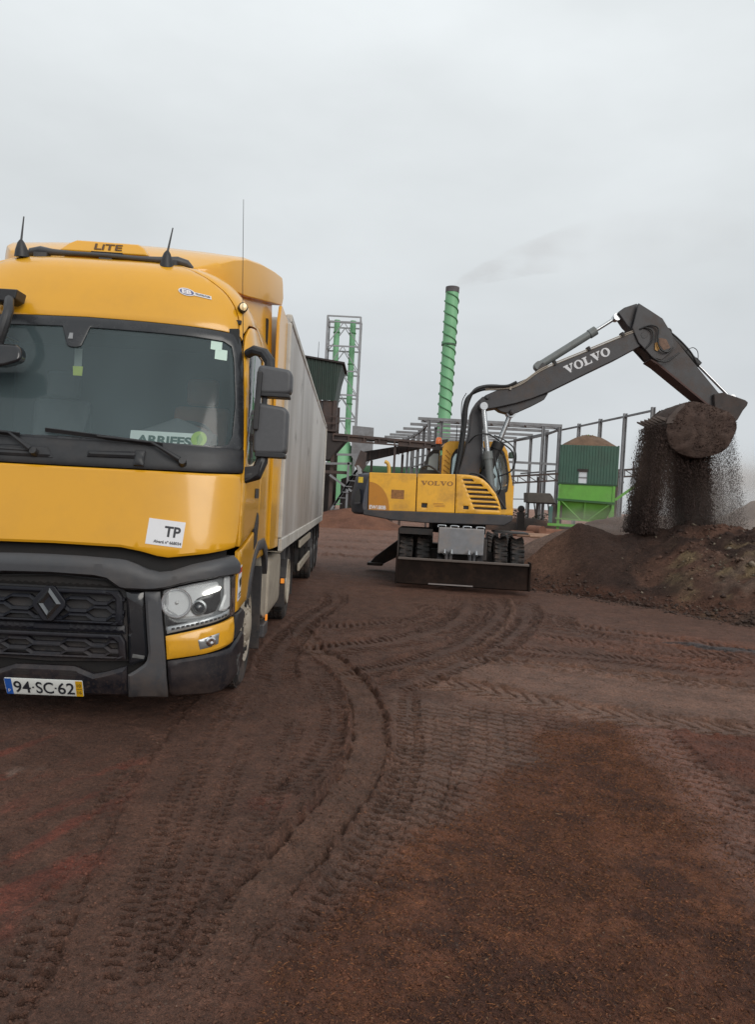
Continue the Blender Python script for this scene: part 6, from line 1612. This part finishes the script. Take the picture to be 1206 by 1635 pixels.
    track([(-.75, 13.5), (-.62, 12.2), (-.80, 10.8), (-.95, 9.0), (-.95, 7.6), (-.80, 6.6)], .2, 'bars', .085, .008, .02, dk, .3, k=460, lug=.04)
    for k, (yy, ww) in enumerate(((22, .4), (25.5, .5), (30, .6), (36, .6))):
        track([(-8, yy + .8), (-2, yy + .3), (4, yy - .2), (12, yy - .8)], ww, 'chevron', .3, .04, .09, (.12, .075, .058), .6, k=470 + k * 9, lug=.06)
    h -= om * .55 * (.022 * (fbm(x, y, 11, 4, 11, .65) - .5) + .016 * (fbm(x, y, 30, 3, 21, .65) - .5)) * near
    mul = (.62 + .72 * fbm(x, y, 7, 4, 500))[..., None] * (.70 + .56 * fbm(x, y, 30, 3, 510, .65))[..., None]
    col = col * mul * np.array([1.17, .95, .84])
    return h * 1.0, np.clip(col, .002, 1), np.clip(wet, 0, 1)

ang_f = np.linspace(R(-33), R(35), 600)
ang = np.concatenate([np.linspace(R(35), R(327), 90)[1:-1], ang_f - 0.0])
ang = np.sort(np.mod(ang, 2 * math.pi))
rad = [0.9]
while rad[-1] < 2.0: rad.append(rad[-1] * 1.02)
while rad[-1] < 9: rad.append(rad[-1] * 1.0023)
while rad[-1] < 16: rad.append(rad[-1] * 1.0036)
while rad[-1] < 30: rad.append(rad[-1] * 1.007)
while rad[-1] < 70: rad.append(rad[-1] * 1.012)
while rad[-1] < 6500: rad.append(rad[-1] * 1.09)
rad = np.array(rad); na, nr_ = len(ang), len(rad)
AA, RR = np.meshgrid(ang, rad)
GX, GY = RR * np.sin(AA), RR * np.cos(AA)
GH, GC, GW = soil(GX, GY)
V_ = np.concatenate([np.stack([GX.ravel(), GY.ravel(), GH.ravel()], 1), [[0, 0, 0]]])
i0 = np.arange(nr_ - 1)[:, None] * na + np.arange(na)[None, :]; i1 = np.arange(nr_ - 1)[:, None] * na + (np.arange(na)[None, :] + 1) % na
quads = np.stack([i0, i1, i1 + na, i0 + na], -1).reshape(-1, 4)[:, ::-1]
c_id = nr_ * na
tris = np.stack([np.arange(na), (np.arange(na) + 1) % na, np.full(na, c_id)], 1)
def np_mesh(name, verts, quads=None, tris=None, smooth=True):
    me = bpy.data.meshes.new(name)
    nq = 0 if quads is None else len(quads); nt = 0 if tris is None else len(tris)
    me.vertices.add(len(verts)); me.vertices.foreach_set('co', np.ascontiguousarray(verts, np.float32).ravel())
    loops = np.concatenate([q.ravel() for q in (quads, tris) if q is not None and len(q)])
    me.loops.add(len(loops)); me.loops.foreach_set('vertex_index', loops.astype(np.int32))
    me.polygons.add(nq + nt)
    st = np.concatenate([np.arange(nq) * 4, nq * 4 + np.arange(nt) * 3]); me.polygons.foreach_set('loop_start', st.astype(np.int32))
    me.update(calc_edges=True); me.validate()
    me.polygons.foreach_set('use_smooth', np.full(nq + nt, smooth))
    return me
def add_attr(me, col, wet=None):
    a = me.color_attributes.new("soil_colour", 'FLOAT_COLOR', 'POINT')
    c = np.ones((len(me.vertices), 4), np.float32); c[:, :3] = col; c[:, 3] = 1
    a.data.foreach_set('color', c.ravel())
    if wet is not None:
        w = me.attributes.new("wetness", 'FLOAT', 'POINT'); w.data.foreach_set('value', wet.astype(np.float32))
def soil_mat(name, bump=.5, bsc=(60, 240), vary=.45, spec=.35, r0=.95, r1=.5):
    m = bpy.data.materials.new(name); m.use_nodes = True
    n, l = m.node_tree.nodes, m.node_tree.links; b = n['Principled BSDF']
    at = n.new("ShaderNodeAttribute"); at.attribute_name = "soil_colour"
    aw = n.new("ShaderNodeAttribute"); aw.attribute_name = "wetness"
    tc = n.new("ShaderNodeTexCoord")
    t1 = n.new("ShaderNodeTexNoise"); t1.inputs['Scale'].default_value = bsc[0]; t1.inputs['Detail'].default_value = 6; t1.inputs['Roughness'].default_value = .7
    t2 = n.new("ShaderNodeTexVoronoi"); t2.inputs['Scale'].default_value = bsc[1]
    t3 = n.new("ShaderNodeTexNoise"); t3.inputs['Scale'].default_value = bsc[0] * .22; t3.inputs['Detail'].default_value = 5
    for t in (t1, t2, t3): l.new(tc.outputs['Object'], t.inputs['Vector'])
    rg = n.new("ShaderNodeMapRange"); rg.inputs[1].default_value, rg.inputs[2].default_value = .28, .72; rg.inputs[3].default_value, rg.inputs[4].default_value = 1 - vary, 1 + vary
    l.new(t1.outputs[0], rg.inputs[0])
    mu = n.new("ShaderNodeVectorMath"); mu.operation = 'SCALE'; l.new(at.outputs['Color'], mu.inputs[0]); l.new(rg.outputs[0], mu.inputs['Scale'])
    t5 = n.new("ShaderNodeTexNoise"); t5.inputs['Scale'].default_value = bsc[0] * 3.3; t5.inputs['Detail'].default_value = 3; t5.inputs['Roughness'].default_value = .7; l.new(tc.outputs['Object'], t5.inputs['Vector'])
    rg5 = n.new("ShaderNodeMapRange"); rg5.inputs[1].default_value, rg5.inputs[2].default_value = .3, .7; rg5.inputs[3].default_value, rg5.inputs[4].default_value = 1 - vary, 1 + vary; l.new(t5.outputs[0], rg5.inputs[0])
    mu0 = mu; mu = n.new("ShaderNodeVectorMath"); mu.operation = 'SCALE'; l.new(mu0.outputs[0], mu.inputs[0]); l.new(rg5.outputs[0], mu.inputs['Scale'])
    # pale grit
    gp_ = n.new("ShaderNodeTexVoronoi"); gp_.inputs['Scale'].default_value = 55; l.new(tc.outputs['Object'], gp_.inputs['Vector'])
    gt = n.new("ShaderNodeSeparateColor"); l.new(gp_.outputs['Color'], gt.inputs[0])
    g1 = n.new("ShaderNodeMath"); g1.operation = 'GREATER_THAN'; g1.inputs[1].default_value = .90; l.new(gt.outputs[0], g1.inputs[0])
    g2 = n.new("ShaderNodeMath"); g2.operation = 'LESS_THAN'; g2.inputs[1].default_value = .25; l.new(gp_.outputs['Distance'], g2.inputs[0])
    g3 = n.new("ShaderNodeMath"); g3.operation = 'MULTIPLY'; l.new(g1.outputs[0], g3.inputs[0]); l.new(g2.outputs[0], g3.inputs[1])
    g4 = n.new("ShaderNodeMath"); g4.operation = 'MULTIPLY'; g4.inputs[1].default_value = .5; l.new(g3.outputs[0], g4.inputs[0])
    mx = n.new("ShaderNodeMixRGB"); l.new(g4.outputs[0], mx.inputs[0]); l.new(mu.outputs[0], mx.inputs[1]); mx.inputs[2].default_value = (.20, .155, .12, 1)
    l.new(mx.outputs[0], b.inputs['Base Color'])
    rr = n.new("ShaderNodeMapRange"); rr.inputs[3].default_value, rr.inputs[4].default_value = r0, r1; l.new(aw.outputs['Fac'], rr.inputs[0]); l.new(rr.outputs[0], b.inputs['Roughness'])
    b.inputs['Specular IOR Level'].default_value = spec
    ad = n.new("ShaderNodeMath"); ad.operation = 'ADD'; l.new(t1.outputs[0], ad.inputs[0])
    m2 = n.new("ShaderNodeMath"); m2.operation = 'MULTIPLY'; m2.inputs[1].default_value = .35; l.new(t2.outputs[0], m2.inputs[0]); l.new(m2.outputs[0], ad.inputs[1])
    a2 = n.new("ShaderNodeMath"); a2.operation = 'ADD'; l.new(ad.outputs[0], a2.inputs[0]); l.new(t3.outputs[0], a2.inputs[1])
    bp = n.new("ShaderNodeBump"); bp.inputs['Strength'].default_value = bump; bp.inputs['Distance'].default_value = .03
    l.new(a2.outputs[0], bp.inputs['Height']); l.new(bp.outputs[0], b.inputs['Normal'])
    return m
me = np_mesh("ground", V_, quads, tris)
add_attr(me, np.concatenate([GC.reshape(-1, 3), [[.05, .035, .03]]]), np.concatenate([GW.ravel(), [.3]]))
gm = soil_mat("yard_soil", 1.0, vary=.55, spec=.36, r1=.34)
me.materials.append(gm)
gnd = bpy.data.objects.new("ground", me); COL.objects.link(gnd); gnd['kind'] = 'structure'
gnd['label'] = "dark wet brown dirt yard rutted with tyre tracks"

# loose crumbs along the ruts, fibres on the mulch: countless
def lumps(name, P, S, C, kind_label, matr, squash=.7, n_side=0):
    """many small angular lumps at points P with sizes S and colours C, one mesh"""
    base = np.array([(1, 0, 0), (-1, 0, 0), (0, 1, 0), (0, -1, 0), (0, 0, 1), (0, 0, -1)], float)
    F0 = np.array([(0, 2, 4), (2, 1, 4), (1, 3, 4), (3, 0, 4), (2, 0, 5), (1, 2, 5), (3, 1, 5), (0, 3, 5)])
    N_ = len(P); v = base[None] * S[:, None, None] * rng.uniform(.55, 1.25, (N_, 6, 1)); 
    a = rng.uniform(0, 6.28, N_); c, s_ = np.cos(a)[:, None], np.sin(a)[:, None]
    x = v[..., 0] * c - v[..., 1] * s_; y = v[..., 0] * s_ + v[..., 1] * c; z = v[..., 2] * squash
    tl_ = rng.uniform(-.5, .5, N_)[:, None]; z = z + x * tl_
    V3 = np.stack([x, y, z], -1) + P[:, None, :]
    F3 = (F0[None] + (np.arange(N_) * 6)[:, None, None]).reshape(-1, 3)
    me = np_mesh(name, V3.reshape(-1, 3), None, F3, smooth=True)
    add_attr(me, np.repeat(C, 6, axis=0), np.full(N_ * 6, .25))
    me.materials.append(matr)
    o = bpy.data.objects.new(name, me); COL.objects.link(o); tag(o, kind_label[0], kind_label[1], kind='stuff')
    return o
crumb_m = soil_mat("crumb_soil", .4, (90, 300), .3)
N0 = 120000
rr_ = 1.9 * np.exp(rng.uniform(0, 1, N0) * math.log(13 / 1.9)); th_ = rng.uniform(R(-33), R(35), N0)
cx_, cy_ = rr_ * np.sin(th_), rr_ * np.cos(th_)
den = fbm(cx_, cy_, 2.2, 3, 600)
hh, cc, ww = soil(cx_, cy_)
rough_here = np.abs(hh - soil(cx_ + .03, cy_)[0]) + np.abs(hh - soil(cx_, cy_ + .03)[0])
keep = rng.uniform(0, 1, N0) < np.clip((den - .38) * 1.2 + rough_here * 30, .02, 1) * .75
keep &= ~((cy_ > 5.0) & (cx_ < -.9 - (cy_ - 5) * .02))
P_ = np.stack([cx_, cy_, hh], 1)[keep]
S_ = np.clip(rng.lognormal(-5.5, .5, len(P_)), .002, .011)
lumps("soil_crumbs", P_ + np.array([0, 0, .002]), S_, cc[keep] * rng.uniform(.5, 1.05, (len(P_), 1)), ("loose dark soil crumbs scattered over the rutted yard", "soil"), crumb_m)
# fibres
N1 = 110000
fx_, fy_ = rng.uniform(-.3, 2.6, N1), rng.uniform(1.7, 6.0, N1)
keep = (polymask(fx_, fy_, [(1.55, 5.9), (2.0, 5.95), (1.96, 4.64), (1.80, 3.6), (2.0, 3.2), (2.2, 1.6), (-.35, 1.6), (-.22, 2.6), (.14, 3.35), (.58, 4.1), (1.10, 5.0)], .15, .35, 90) > .4) | (rng.uniform(0, 1, N1) < .03)
keep &= rng.uniform(0, 1, N1) < (.35 + .9 * (fbm(fx_, fy_, 3, 3, 620) - .3))
fx_, fy_ = fx_[keep], fy_[keep]; fh, fc, _w = soil(fx_, fy_)
n_ = len(fx_); a = rng.uniform(0, 6.28, n_); ln = rng.uniform(.003, .011, n_) * np.where(rng.uniform(0, 1, n_) < .02, 2.4, 1); wd = rng.uniform(.0006, .0015, n_)
dx, dy = np.cos(a) * ln, np.sin(a) * ln; px_, py_ = -np.sin(a) * wd, np.cos(a) * wd; t1_, t2_ = rng.uniform(0, .010, n_), rng.uniform(0, .014, n_)
A_ = np.stack([fx_ - dx, fy_ - dy, fh + t1_], 1); B_ = np.stack([fx_ + dx, fy_ + dy, fh + t2_], 1); M_ = (A_ + B_) / 2 + np.array([0, 0, .003]); W_ = np.stack([px_, py_, np.zeros(n_)], 1)
V3 = np.stack([A_, M_ - W_, B_, M_ + W_, M_ + np.array([0, 0, .0018])], 1)
F3 = (np.array([(0, 1, 4), (1, 2, 4), (2, 3, 4), (3, 0, 4), (0, 3, 2), (0, 2, 1)])[None] + (np.arange(n_) * 5)[:, None, None]).reshape(-1, 3)
me = np_mesh("mulch_fibres", V3.reshape(-1, 3), None, F3, smooth=False)
fcol = np.where(rng.uniform(0, 1, (n_, 1)) < .55, np.array([[.19, .080, .036]]), np.array([[.085, .042, .026]])) * rng.uniform(.55, 1.35, (n_, 1))
fcol = np.where(rng.uniform(0, 1, (n_, 1)) < .008, np.array([[.26, .17, .10]]), fcol)
add_attr(me, np.repeat(fcol, 5, axis=0), np.zeros(n_ * 5)); me.materials.append(soil_mat("fibre", .0, (90, 300), .2))
o = bpy.data.objects.new("mulch_fibres", me); COL.objects.link(o); tag(o, "orange-brown fibrous mulch trodden into the near right of the yard", "mulch", kind='stuff')

# ================================================================== SOIL HEAPS
def heap(name, label, fn, x0, x1, y0, y1, st, group=None):
    xs, ys = np.arange(x0, x1 + st, st), np.arange(y0, y1 + st, st)
    X, Y = np.meshgrid(xs, ys); Z, C = fn(X, Y)
    nx, ny = len(xs), len(ys); i = np.arange(ny - 1)[:, None] * nx + np.arange(nx - 1)[None]
    Q = np.stack([i, i + 1, i + nx + 1, i + nx], -1).reshape(-1, 4)
    zc = Z.ravel(); Q = Q[(zc[Q] > -.06).any(1)]
    used, inv = np.unique(Q, return_inverse=True)
    V = np.stack([X.ravel(), Y.ravel(), np.maximum(zc, -.15)], 1)[used]
    me = np_mesh(name, V, inv.reshape(-1, 4), None)
    add_attr(me, C.reshape(-1, 3)[used], np.full(len(used), .1)); me.materials.append(MATS['heap_soil'])
    o = bpy.data.objects.new(name, me); COL.objects.link(o); tag(o, label, "soil heap", group)
    return o
MATS['heap_soil'] = soil_mat("heap_soil", .9, (14, 70), .4, spec=.2)
crx = np.array([2.6, 2.95, 3.3, 3.86, 4.4, 4.75, 5.2, 5.6, 6.1, 6.67, 7.2, 8.2, 10, 14, 17])
crz = np.array([-.1, .20, .52, .98, 1.36, 1.30, 1.17, 1.27, 1.40, 1.50, 1.53, 1.50, 1.55, 1.7, .2])
cry = np.array([16.6, 16.6, 16.6, 16.6, 16.6, 16.5, 16.5, 16.3, 16.1, 15.9, 15.6, 15.3, 15, 14.6, 14.5])
toy = np.array([16.2, 15.9, 15.5, 14.9, 14.0, 13.6, 12.9, 12.2, 11.5, 10.9, 10.5, 10.0, 9.3, 8.6, 9])
def near_heap(X, Y):
    zc, yc, yt = np.interp(X, crx, crz), np.interp(X, crx, cry), np.interp(X, crx, toy)
    yt = yt + .9 * (fbm(X, Y, .7, 3, 700) - .5)
    f = np.clip((Y - yt) / (yc - yt), 0, 1)
    steep = sstep(4.8, 7, X)
    z = zc * (f ** (.95 - .25 * steep))
    z = z - .12 * zc * np.sin(f * math.pi) * (1 - steep)
    z = np.where(Y > yc, zc - (Y - yc) * .62, z)
    z = z + np.where(f > 0, 1, 0) * (.16 * (fbm(X, Y, 1.1, 4, 710) - .5) + .34 * steep * (fbm(X, Y, 2.6, 4, 715, .62) - .5) + .085 * (fbm(X, Y, 7, 4, 720, .65) - .5) * (.5 + steep)) * np.clip(f * 5, 0, 1)
    z = z - .04 * (1 - sstep(0, .05, f)) - np.where(f <= 0, .08, 0)
    n = fbm(X, Y, 1.3, 4, 730)
    C = np.stack([np.full(X.shape, c) for c in (.072, .043, .033)], -1) 
    def mx(m, c):
        nonlocal C
        C = C * (1 - m[..., None]) + np.array(c) * m[..., None]
    mx(sstep(.35, .8, f + .5 * (n - .5)) * (1 - sstep(4.9, 5.6, X)), (.135, .086, .065))
    mx(sstep(.36, .56, n) * .9 * sstep(3.4, 4.6, X), (.024, .016, .014))
    # hard-edged old grey-yellow tip at the right
    q = sstep(4.9, 5.7, X - .3 * (Y - 13)) * sstep(.46, .60, fbm(X, Y, 2.2, 4, 740)) * (1 - sstep(.65, .9, f))
    mx(q * .6, (.105, .080, .055)); mx(q * .8 * sstep(.56, .70, fbm(X, Y, 4.0, 4, 745)), (.155, .130, .080))
    gq = sstep(5.3, 6.3, X - .2 * (Y - 12)) * (1 - sstep(.45, .7, f)) * sstep(.4, .6, fbm(X, Y, 3.3, 4, 748)); mx(gq * .55, (.12, .10, .086))
    mx(sstep(.0, .12, f) * (1 - sstep(.12, .3, f)) * (1 - steep) * .6, (.075, .036, .024))
    return z, np.clip(C * np.array([1.12, .97, .88]) * (.7 + .6 * fbm(X, Y, 5, 4, 750))[..., None], .003, 1)
heap("soil_heap", "large dark brown soil heap under the tipping bucket", near_heap, 2.5, 17, 8.3, 19.5, .045)
def cone(cx, cy, hgt, rx, ry, col, col2, k, p=1.0):
    def f(X, Y):
        d = np.sqrt(((X - cx) / rx) ** 2 + ((Y - cy) / ry) ** 2) + .25 * (fbm(X, Y, 1.2 / max(rx, .1) * 2, 3, k) - .5)
        z = hgt * np.clip(1 - d, -.1, 1) ** 1 if p == 1 else hgt * np.where(d < 1, (1 - np.clip(d, 0, 1) ** p), 1 - d)
        z = z + np.where(d < 1, .12 * hgt * (fbm(X, Y, 2.0, 4, k + 5) - .5), -.05)
        m = sstep(.4, .65, fbm(X, Y, .8, 4, k + 9))[..., None]
        return z, np.clip((np.array(col) * (1 - m) + np.array(col2) * m) * (.75 + .5 * fbm(X, Y, 3, 4, k + 12))[..., None], .003, 1)
    return f
heap("soil_heap", "reddish brown soil heap farther back at the right behind the falling soil", cone(15.2, 26.5, 3.1, 5.2, 5, (.115, .066, .045), (.085, .048, .035), 800, 1.5), 9.5, 21, 21, 32, .14)
heap("soil_heap", "low dusty brown soil heap just behind the large dark heap", cone(7.3, 21.5, 1.62, 4.2, 2.6, (.125, .080, .062), (.095, .06, .046), 830, 1.7), 2.5, 12, 18.5, 24.5, .1)
heap("soil_heap", "small reddish soil heap behind the excavator counterweight", cone(-1.7, 46, 1.15, 3.6, 3, (.16, .075, .048), (.13, .062, .042), 860, 1.4), -6, 3, 42, 50, .14)
heap("soil_heap", "low dark ridge of plant rubbish beneath the raised tank", cone(11, 55.5, 1.0, 5.5, 1.8, (.045, .034, .03), (.09, .05, .035), 880, 1.6), 5, 17, 53, 58, .14)
# pale chips and clods on the old tip
Nc = 9000
hx, hy = rng.uniform(4.9, 10.5, Nc), rng.uniform(9.5, 15.8, Nc)
hz, hc = near_heap(hx, hy)
keep = (hz > .0) & (rng.uniform(0, 1, Nc) < np.clip(.15 + sstep(4.9, 6.2, hx - .25 * (hy - 13)) * (fbm(hx, hy, 1.8, 3, 900) - .30) * 3, .04, 1))
P_ = np.stack([hx, hy, hz], 1)[keep]; n_ = len(P_)
cc = hc[keep] * rng.uniform(.7, 1.5, (n_, 1)); pale = rng.uniform(0, 1, n_) < .14 * sstep(5.0, 6.3, P_[:, 0] - .25 * (P_[:, 1] - 13)) + .02
cc[pale] = np.array([.165, .135, .10]) * rng.uniform(.6, 1.3, (pale.sum(), 1))
tx_ = rng.uniform(3.0, 10, 3000); ty_ = np.interp(tx_, crx, toy) + rng.normal(.15, .28, 3000)
tz_ = np.maximum(near_heap(tx_, ty_)[0], soil(tx_, ty_)[0]); tc_ = np.array([[.062, .038, .029]]) * rng.uniform(.6, 1.4, (3000, 1))
lumps("heap_foot_clods", np.stack([tx_, ty_, tz_], 1), np.clip(rng.lognormal(-4.0, .55, 3000), .006, .07), tc_, ("dark soil clods rolled down to the foot of the dark heap", "clods"), crumb_m)
lumps("heap_rubble", P_, np.clip(rng.lognormal(-3.9, .6, n_), .008, .11), cc, ("clods and pale chips lying on the right flank of the dark heap", "rubble"), crumb_m)

# ================================================================== FALLING SOIL, DUST, SMOKE
def column(n, top, bot, z1, z0, y0, y1, smin, smax, pw=1.0, stretch=2.2):
    """soil in the air: n grains between a top span (xa,xb) at z1 and a bottom span at z0"""
    t = rng.uniform(0, 1, n) ** pw
    ns = max(5, int((top[1] - top[0]) * 26)); cen = rng.uniform(.02, .98, ns); wt = rng.uniform(.2, 1, ns) ** 2; wt /= wt.sum(); pick = rng.choice(ns, n, p=wt)
    u = np.where(rng.uniform(0, 1, n) < .30, rng.uniform(0, 1, n), cen[pick] + rng.normal(0, .022, n) * (.4 + 1.4 * t))
    t = np.where(rng.uniform(0, 1, n) < .5, t, np.clip(t ** rng.choice([.7, 1.3], ns)[pick], 0, 1))
    z = z1 + (z0 - z1) * t
    xa = top[0] + (bot[0] - top[0]) * t; xb = top[1] + (bot[1] - top[1]) * t
    strands = .03 * np.sin(pick * 2.1)
    x = xa + (xb - xa) * u + strands * (.4 + t) + rng.normal(0, 1, n) * np.where(rng.uniform(0, 1, n) < .22, .05, .012) * (.5 + t)
    y = rng.uniform(y0, y1, n) + rng.normal(0, .05, n) * t
    s_ = smin + (smax - smin) * rng.uniform(0, 1, n) ** 3
    return np.stack([x, y, z], 1), s_
cols = [column(36000, (5.74, 6.14), (5.50, 5.84), 3.56, 1.25, 15.75, 17.05, .0035, .011),
        column(9000, (5.80, 6.08), (5.54, 5.76), 3.52, 1.25, 15.8, 16.9, .008, .020),
        column(7000, (5.85, 6.20), (5.82, 6.2), 3.5, 1.25, 15.75, 16.2, .003, .007),
        column(46000, (6.14, 7.0), (6.60, 7.14), 3.15, 1.30, 15.85, 16.9, .0035, .011),
        column(9000, (6.38, 6.92), (6.68, 7.06), 3.1, 1.3, 15.9, 16.8, .008, .020),
        column(7000, (6.0, 6.7), (5.9, 6.75), 3.0, 1.3, 15.8, 16.9, .0025, .006),
        column(22000, (7.02, 7.38), (7.10, 7.75), 3.45, 1.35, 15.8, 17.0, .0025, .006),
        column(3500, (7.36, 7.44), (7.75, 7.95), 3.65, 1.5, 16.0, 16.6, .0025, .007)]
P_ = np.concatenate([c[0] for c in cols]); S_ = np.concatenate([c[1] for c in cols]); n_ = len(P_)
fo_ = lumps("falling_soil", P_, S_, np.array([.050, .031, .026]) * rng.uniform(.6, 1.4, (n_, 1)), ("curtains of dark soil pouring from the excavator bucket onto the heap", "falling soil"), crumb_m, squash=3.2)

# soil clinging to the bucket
nb2 = 4200
a_ = rng.uniform(0, 1, nb2); px2, pz2, py2 = [], [], []
bl_ = np.array(resample(rnd(blob, .15, 3), .02)); pick_ = rng.integers(0, len(bl_), nb2); cc2 = np.array([6.62, 3.46])
top_ = rng.uniform(0, 1, nb2) < .35
rad_ = np.where(top_, rng.uniform(.985, 1.015, nb2), np.sqrt(rng.uniform(.02, 1, nb2)))
pp = cc2 + (bl_[pick_] - cc2) * rad_[:, None]
py2 = np.where(top_, rng.uniform(BW0, BW1, nb2), BW0 - .085 * (1 - rad_ ** 3.5) - .005)
lumps("clinging_soil", np.stack([pp[:, 0], py2, pp[:, 1]], 1), np.clip(rng.lognormal(-5.0, .5, nb2), .003, .020), np.array([[.056, .034, .027]]) * rng.uniform(.6, 1.5, (nb2, 1)), ("damp soil crumbs clinging to the outside of the excavator bucket", "soil"), crumb_m)

def vol(name, c, d, label, col, dens, sc, lo, hi, shape, seed=0.0, stretch=(1, 1, 1), aniso=.0):
    """a box of uneven drifting dust or smoke that thins out towards its faces"""
    g = G(); g.box((0, 0, 0), (1, 1, 1))
    me = bpy.data.meshes.new(name); me.from_pydata(g.v, [], g.f); me.update()
    m = bpy.data.materials.new(name); m.use_nodes = True
    n, l = m.node_tree.nodes, m.node_tree.links; n.clear()
    o = n.new("ShaderNodeOutputMaterial"); pv = n.new("ShaderNodeVolumePrincipled")
    pv.inputs['Color'].default_value = (*col, 1); pv.inputs['Anisotropy'].default_value = aniso
    tc = n.new("ShaderNodeTexCoord"); mp = n.new("ShaderNodeMapping"); mp.inputs['Location'].default_value = (seed, seed * .7, seed * .3); mp.inputs['Scale'].default_value = stretch
    no = n.new("ShaderNodeTexNoise"); no.inputs['Scale'].default_value = sc; no.inputs['Detail'].default_value = 4
    l.new(tc.outputs['Object'], mp.inputs[0]); l.new(mp.outputs[0], no.inputs['Vector'])
    rg = n.new("ShaderNodeMapRange"); rg.inputs[1].default_value, rg.inputs[2].default_value = lo, hi; l.new(no.outputs[0], rg.inputs[0])
    ln = n.new("ShaderNodeVectorMath"); ln.operation = 'LENGTH'
    mp2 = n.new("ShaderNodeMapping"); mp2.inputs['Location'].default_value = shape[0]; mp2.inputs['Scale'].default_value = shape[1]
    l.new(tc.outputs['Object'], mp2.inputs[0]); l.new(mp2.outputs[0], ln.inputs[0])
    fo = n.new("ShaderNodeMapRange"); fo.inputs[1].default_value, fo.inputs[2].default_value = .12, .5; fo.inputs[3].default_value, fo.inputs[4].default_value = 1, 0; fo.interpolation_type = 'SMOOTHSTEP'
    l.new(ln.outputs['Value'], fo.inputs[0])
    mu = n.new("ShaderNodeMath"); mu.operation = 'MULTIPLY'; l.new(rg.outputs[0], mu.inputs[0]); l.new(fo.outputs[0], mu.inputs[1])
    m3 = n.new("ShaderNodeMath"); m3.operation = 'MULTIPLY'; m3.inputs[1].default_value = dens; l.new(mu.outputs[0], m3.inputs[0])
    l.new(m3.outputs[0], pv.inputs['Density']); l.new(pv.outputs[0], o.inputs['Volume'])
    me.materials.append(m)
    ob = bpy.data.objects.new(name, me); COL.objects.link(ob); ob.location = c; ob.scale = d
    tag(ob, label[0], label[1], kind='stuff')
    return ob
vol("dust", (8.0, 17.2, 2.1), (5.6, 3.4, 3.3), ("pale dust hanging around the soil falling from the bucket", "dust"), (.78, .72, .68), 2.2, 2.6, .35, .65, ((0, 0, .12), (.9, .9, .9)), 1.0)
vol("dust", (5.0, 17.2, 1.45), (2.6, 2.2, .8), ("low puff of pale dust drifting along the top of the dark heap", "dust"), (.70, .64, .60), .55, 2.5, .38, .62, ((0, 0, 0), (.95, .95, .95)), 3.0)
vol("dust", (5.86, 16.4, 2.35), (.95, 1.9, 3.3), ("brown dust drifting through the left-hand curtain of falling soil", "dust"), (.30, .22, .18), 1.6, 5, .30, .6, ((0, 0, 0), (.95, .95, .95)), 7.0, (1, 1, .25))
vol("dust", (6.85, 16.4, 2.1), (1.2, 1.8, 2.9), ("brown dust drifting through the broad middle column of falling soil", "dust"), (.30, .22, .18), 1.6, 5, .30, .6, ((0, 0, 0), (.95, .95, .95)), 9.0, (1, 1, .25))
# smoke: a drifting, widening plume
g = G(); g.loft([((0, 0, 0), .5), ((1.2, 0, .9), .8), ((4, 0, 2.2), 1.35), ((9, 0, 4.2), 2.1), ((15, 0, 6.0), 2.9), ((22, 0, 7.4), 3.6), ((30, 0, 8.4), 4.0), ((36, 0, 9.2), 3.2), ((39, 0, 9.6), 1.2)], 24)
me = bpy.data.meshes.new("smoke"); me.from_pydata(g.v, [], g.f)
bm = bmesh.new(); bm.from_mesh(me); bmesh.ops.recalc_face_normals(bm, faces=bm.faces); bm.to_mesh(me); bm.free(); me.update()
m = bpy.data.materials.new("smoke_plume"); m.use_nodes = True
n, l = m.node_tree.nodes, m.node_tree.links; n.clear()
o_ = n.new("ShaderNodeOutputMaterial"); pv = n.new("ShaderNodeVolumePrincipled"); pv.inputs['Color'].default_value = (.56, .52, .51, 1)
tc = n.new("ShaderNodeTexCoord"); no = n.new("ShaderNodeTexNoise"); no.inputs['Scale'].default_value = .30; no.inputs['Detail'].default_value = 5
mp = n.new("ShaderNodeMapping"); mp.inputs['Scale'].default_value = (.6, 1, 1.2); l.new(tc.outputs['Object'], mp.inputs[0]); l.new(mp.outputs[0], no.inputs['Vector'])
rg = n.new("ShaderNodeMapRange"); rg.inputs[1].default_value, rg.inputs[2].default_value = .34, .72; l.new(no.outputs[0], rg.inputs[0])
sx_ = n.new("ShaderNodeSeparateXYZ"); l.new(tc.outputs['Object'], sx_.inputs[0])
gx_ = n.new("ShaderNodeMapRange"); gx_.inputs[1].default_value, gx_.inputs[2].default_value = 0, 18; gx_.inputs[3].default_value, gx_.inputs[4].default_value = .17, .010; l.new(sx_.outputs['X'], gx_.inputs[0])
mu = n.new("ShaderNodeMath"); mu.operation = 'MULTIPLY'; l.new(rg.outputs[0], mu.inputs[0]); l.new(gx_.outputs[0], mu.inputs[1])
l.new(mu.outputs[0], pv.inputs['Density']); l.new(pv.outputs[0], o_.inputs['Volume']); me.materials.append(m)
so = bpy.data.objects.new("smoke", me); COL.objects.link(so); so.location = (8.3, 100, 29.9)
tag(so, "faint grey smoke drifting right from the top of the green chimney", "smoke", kind='stuff')
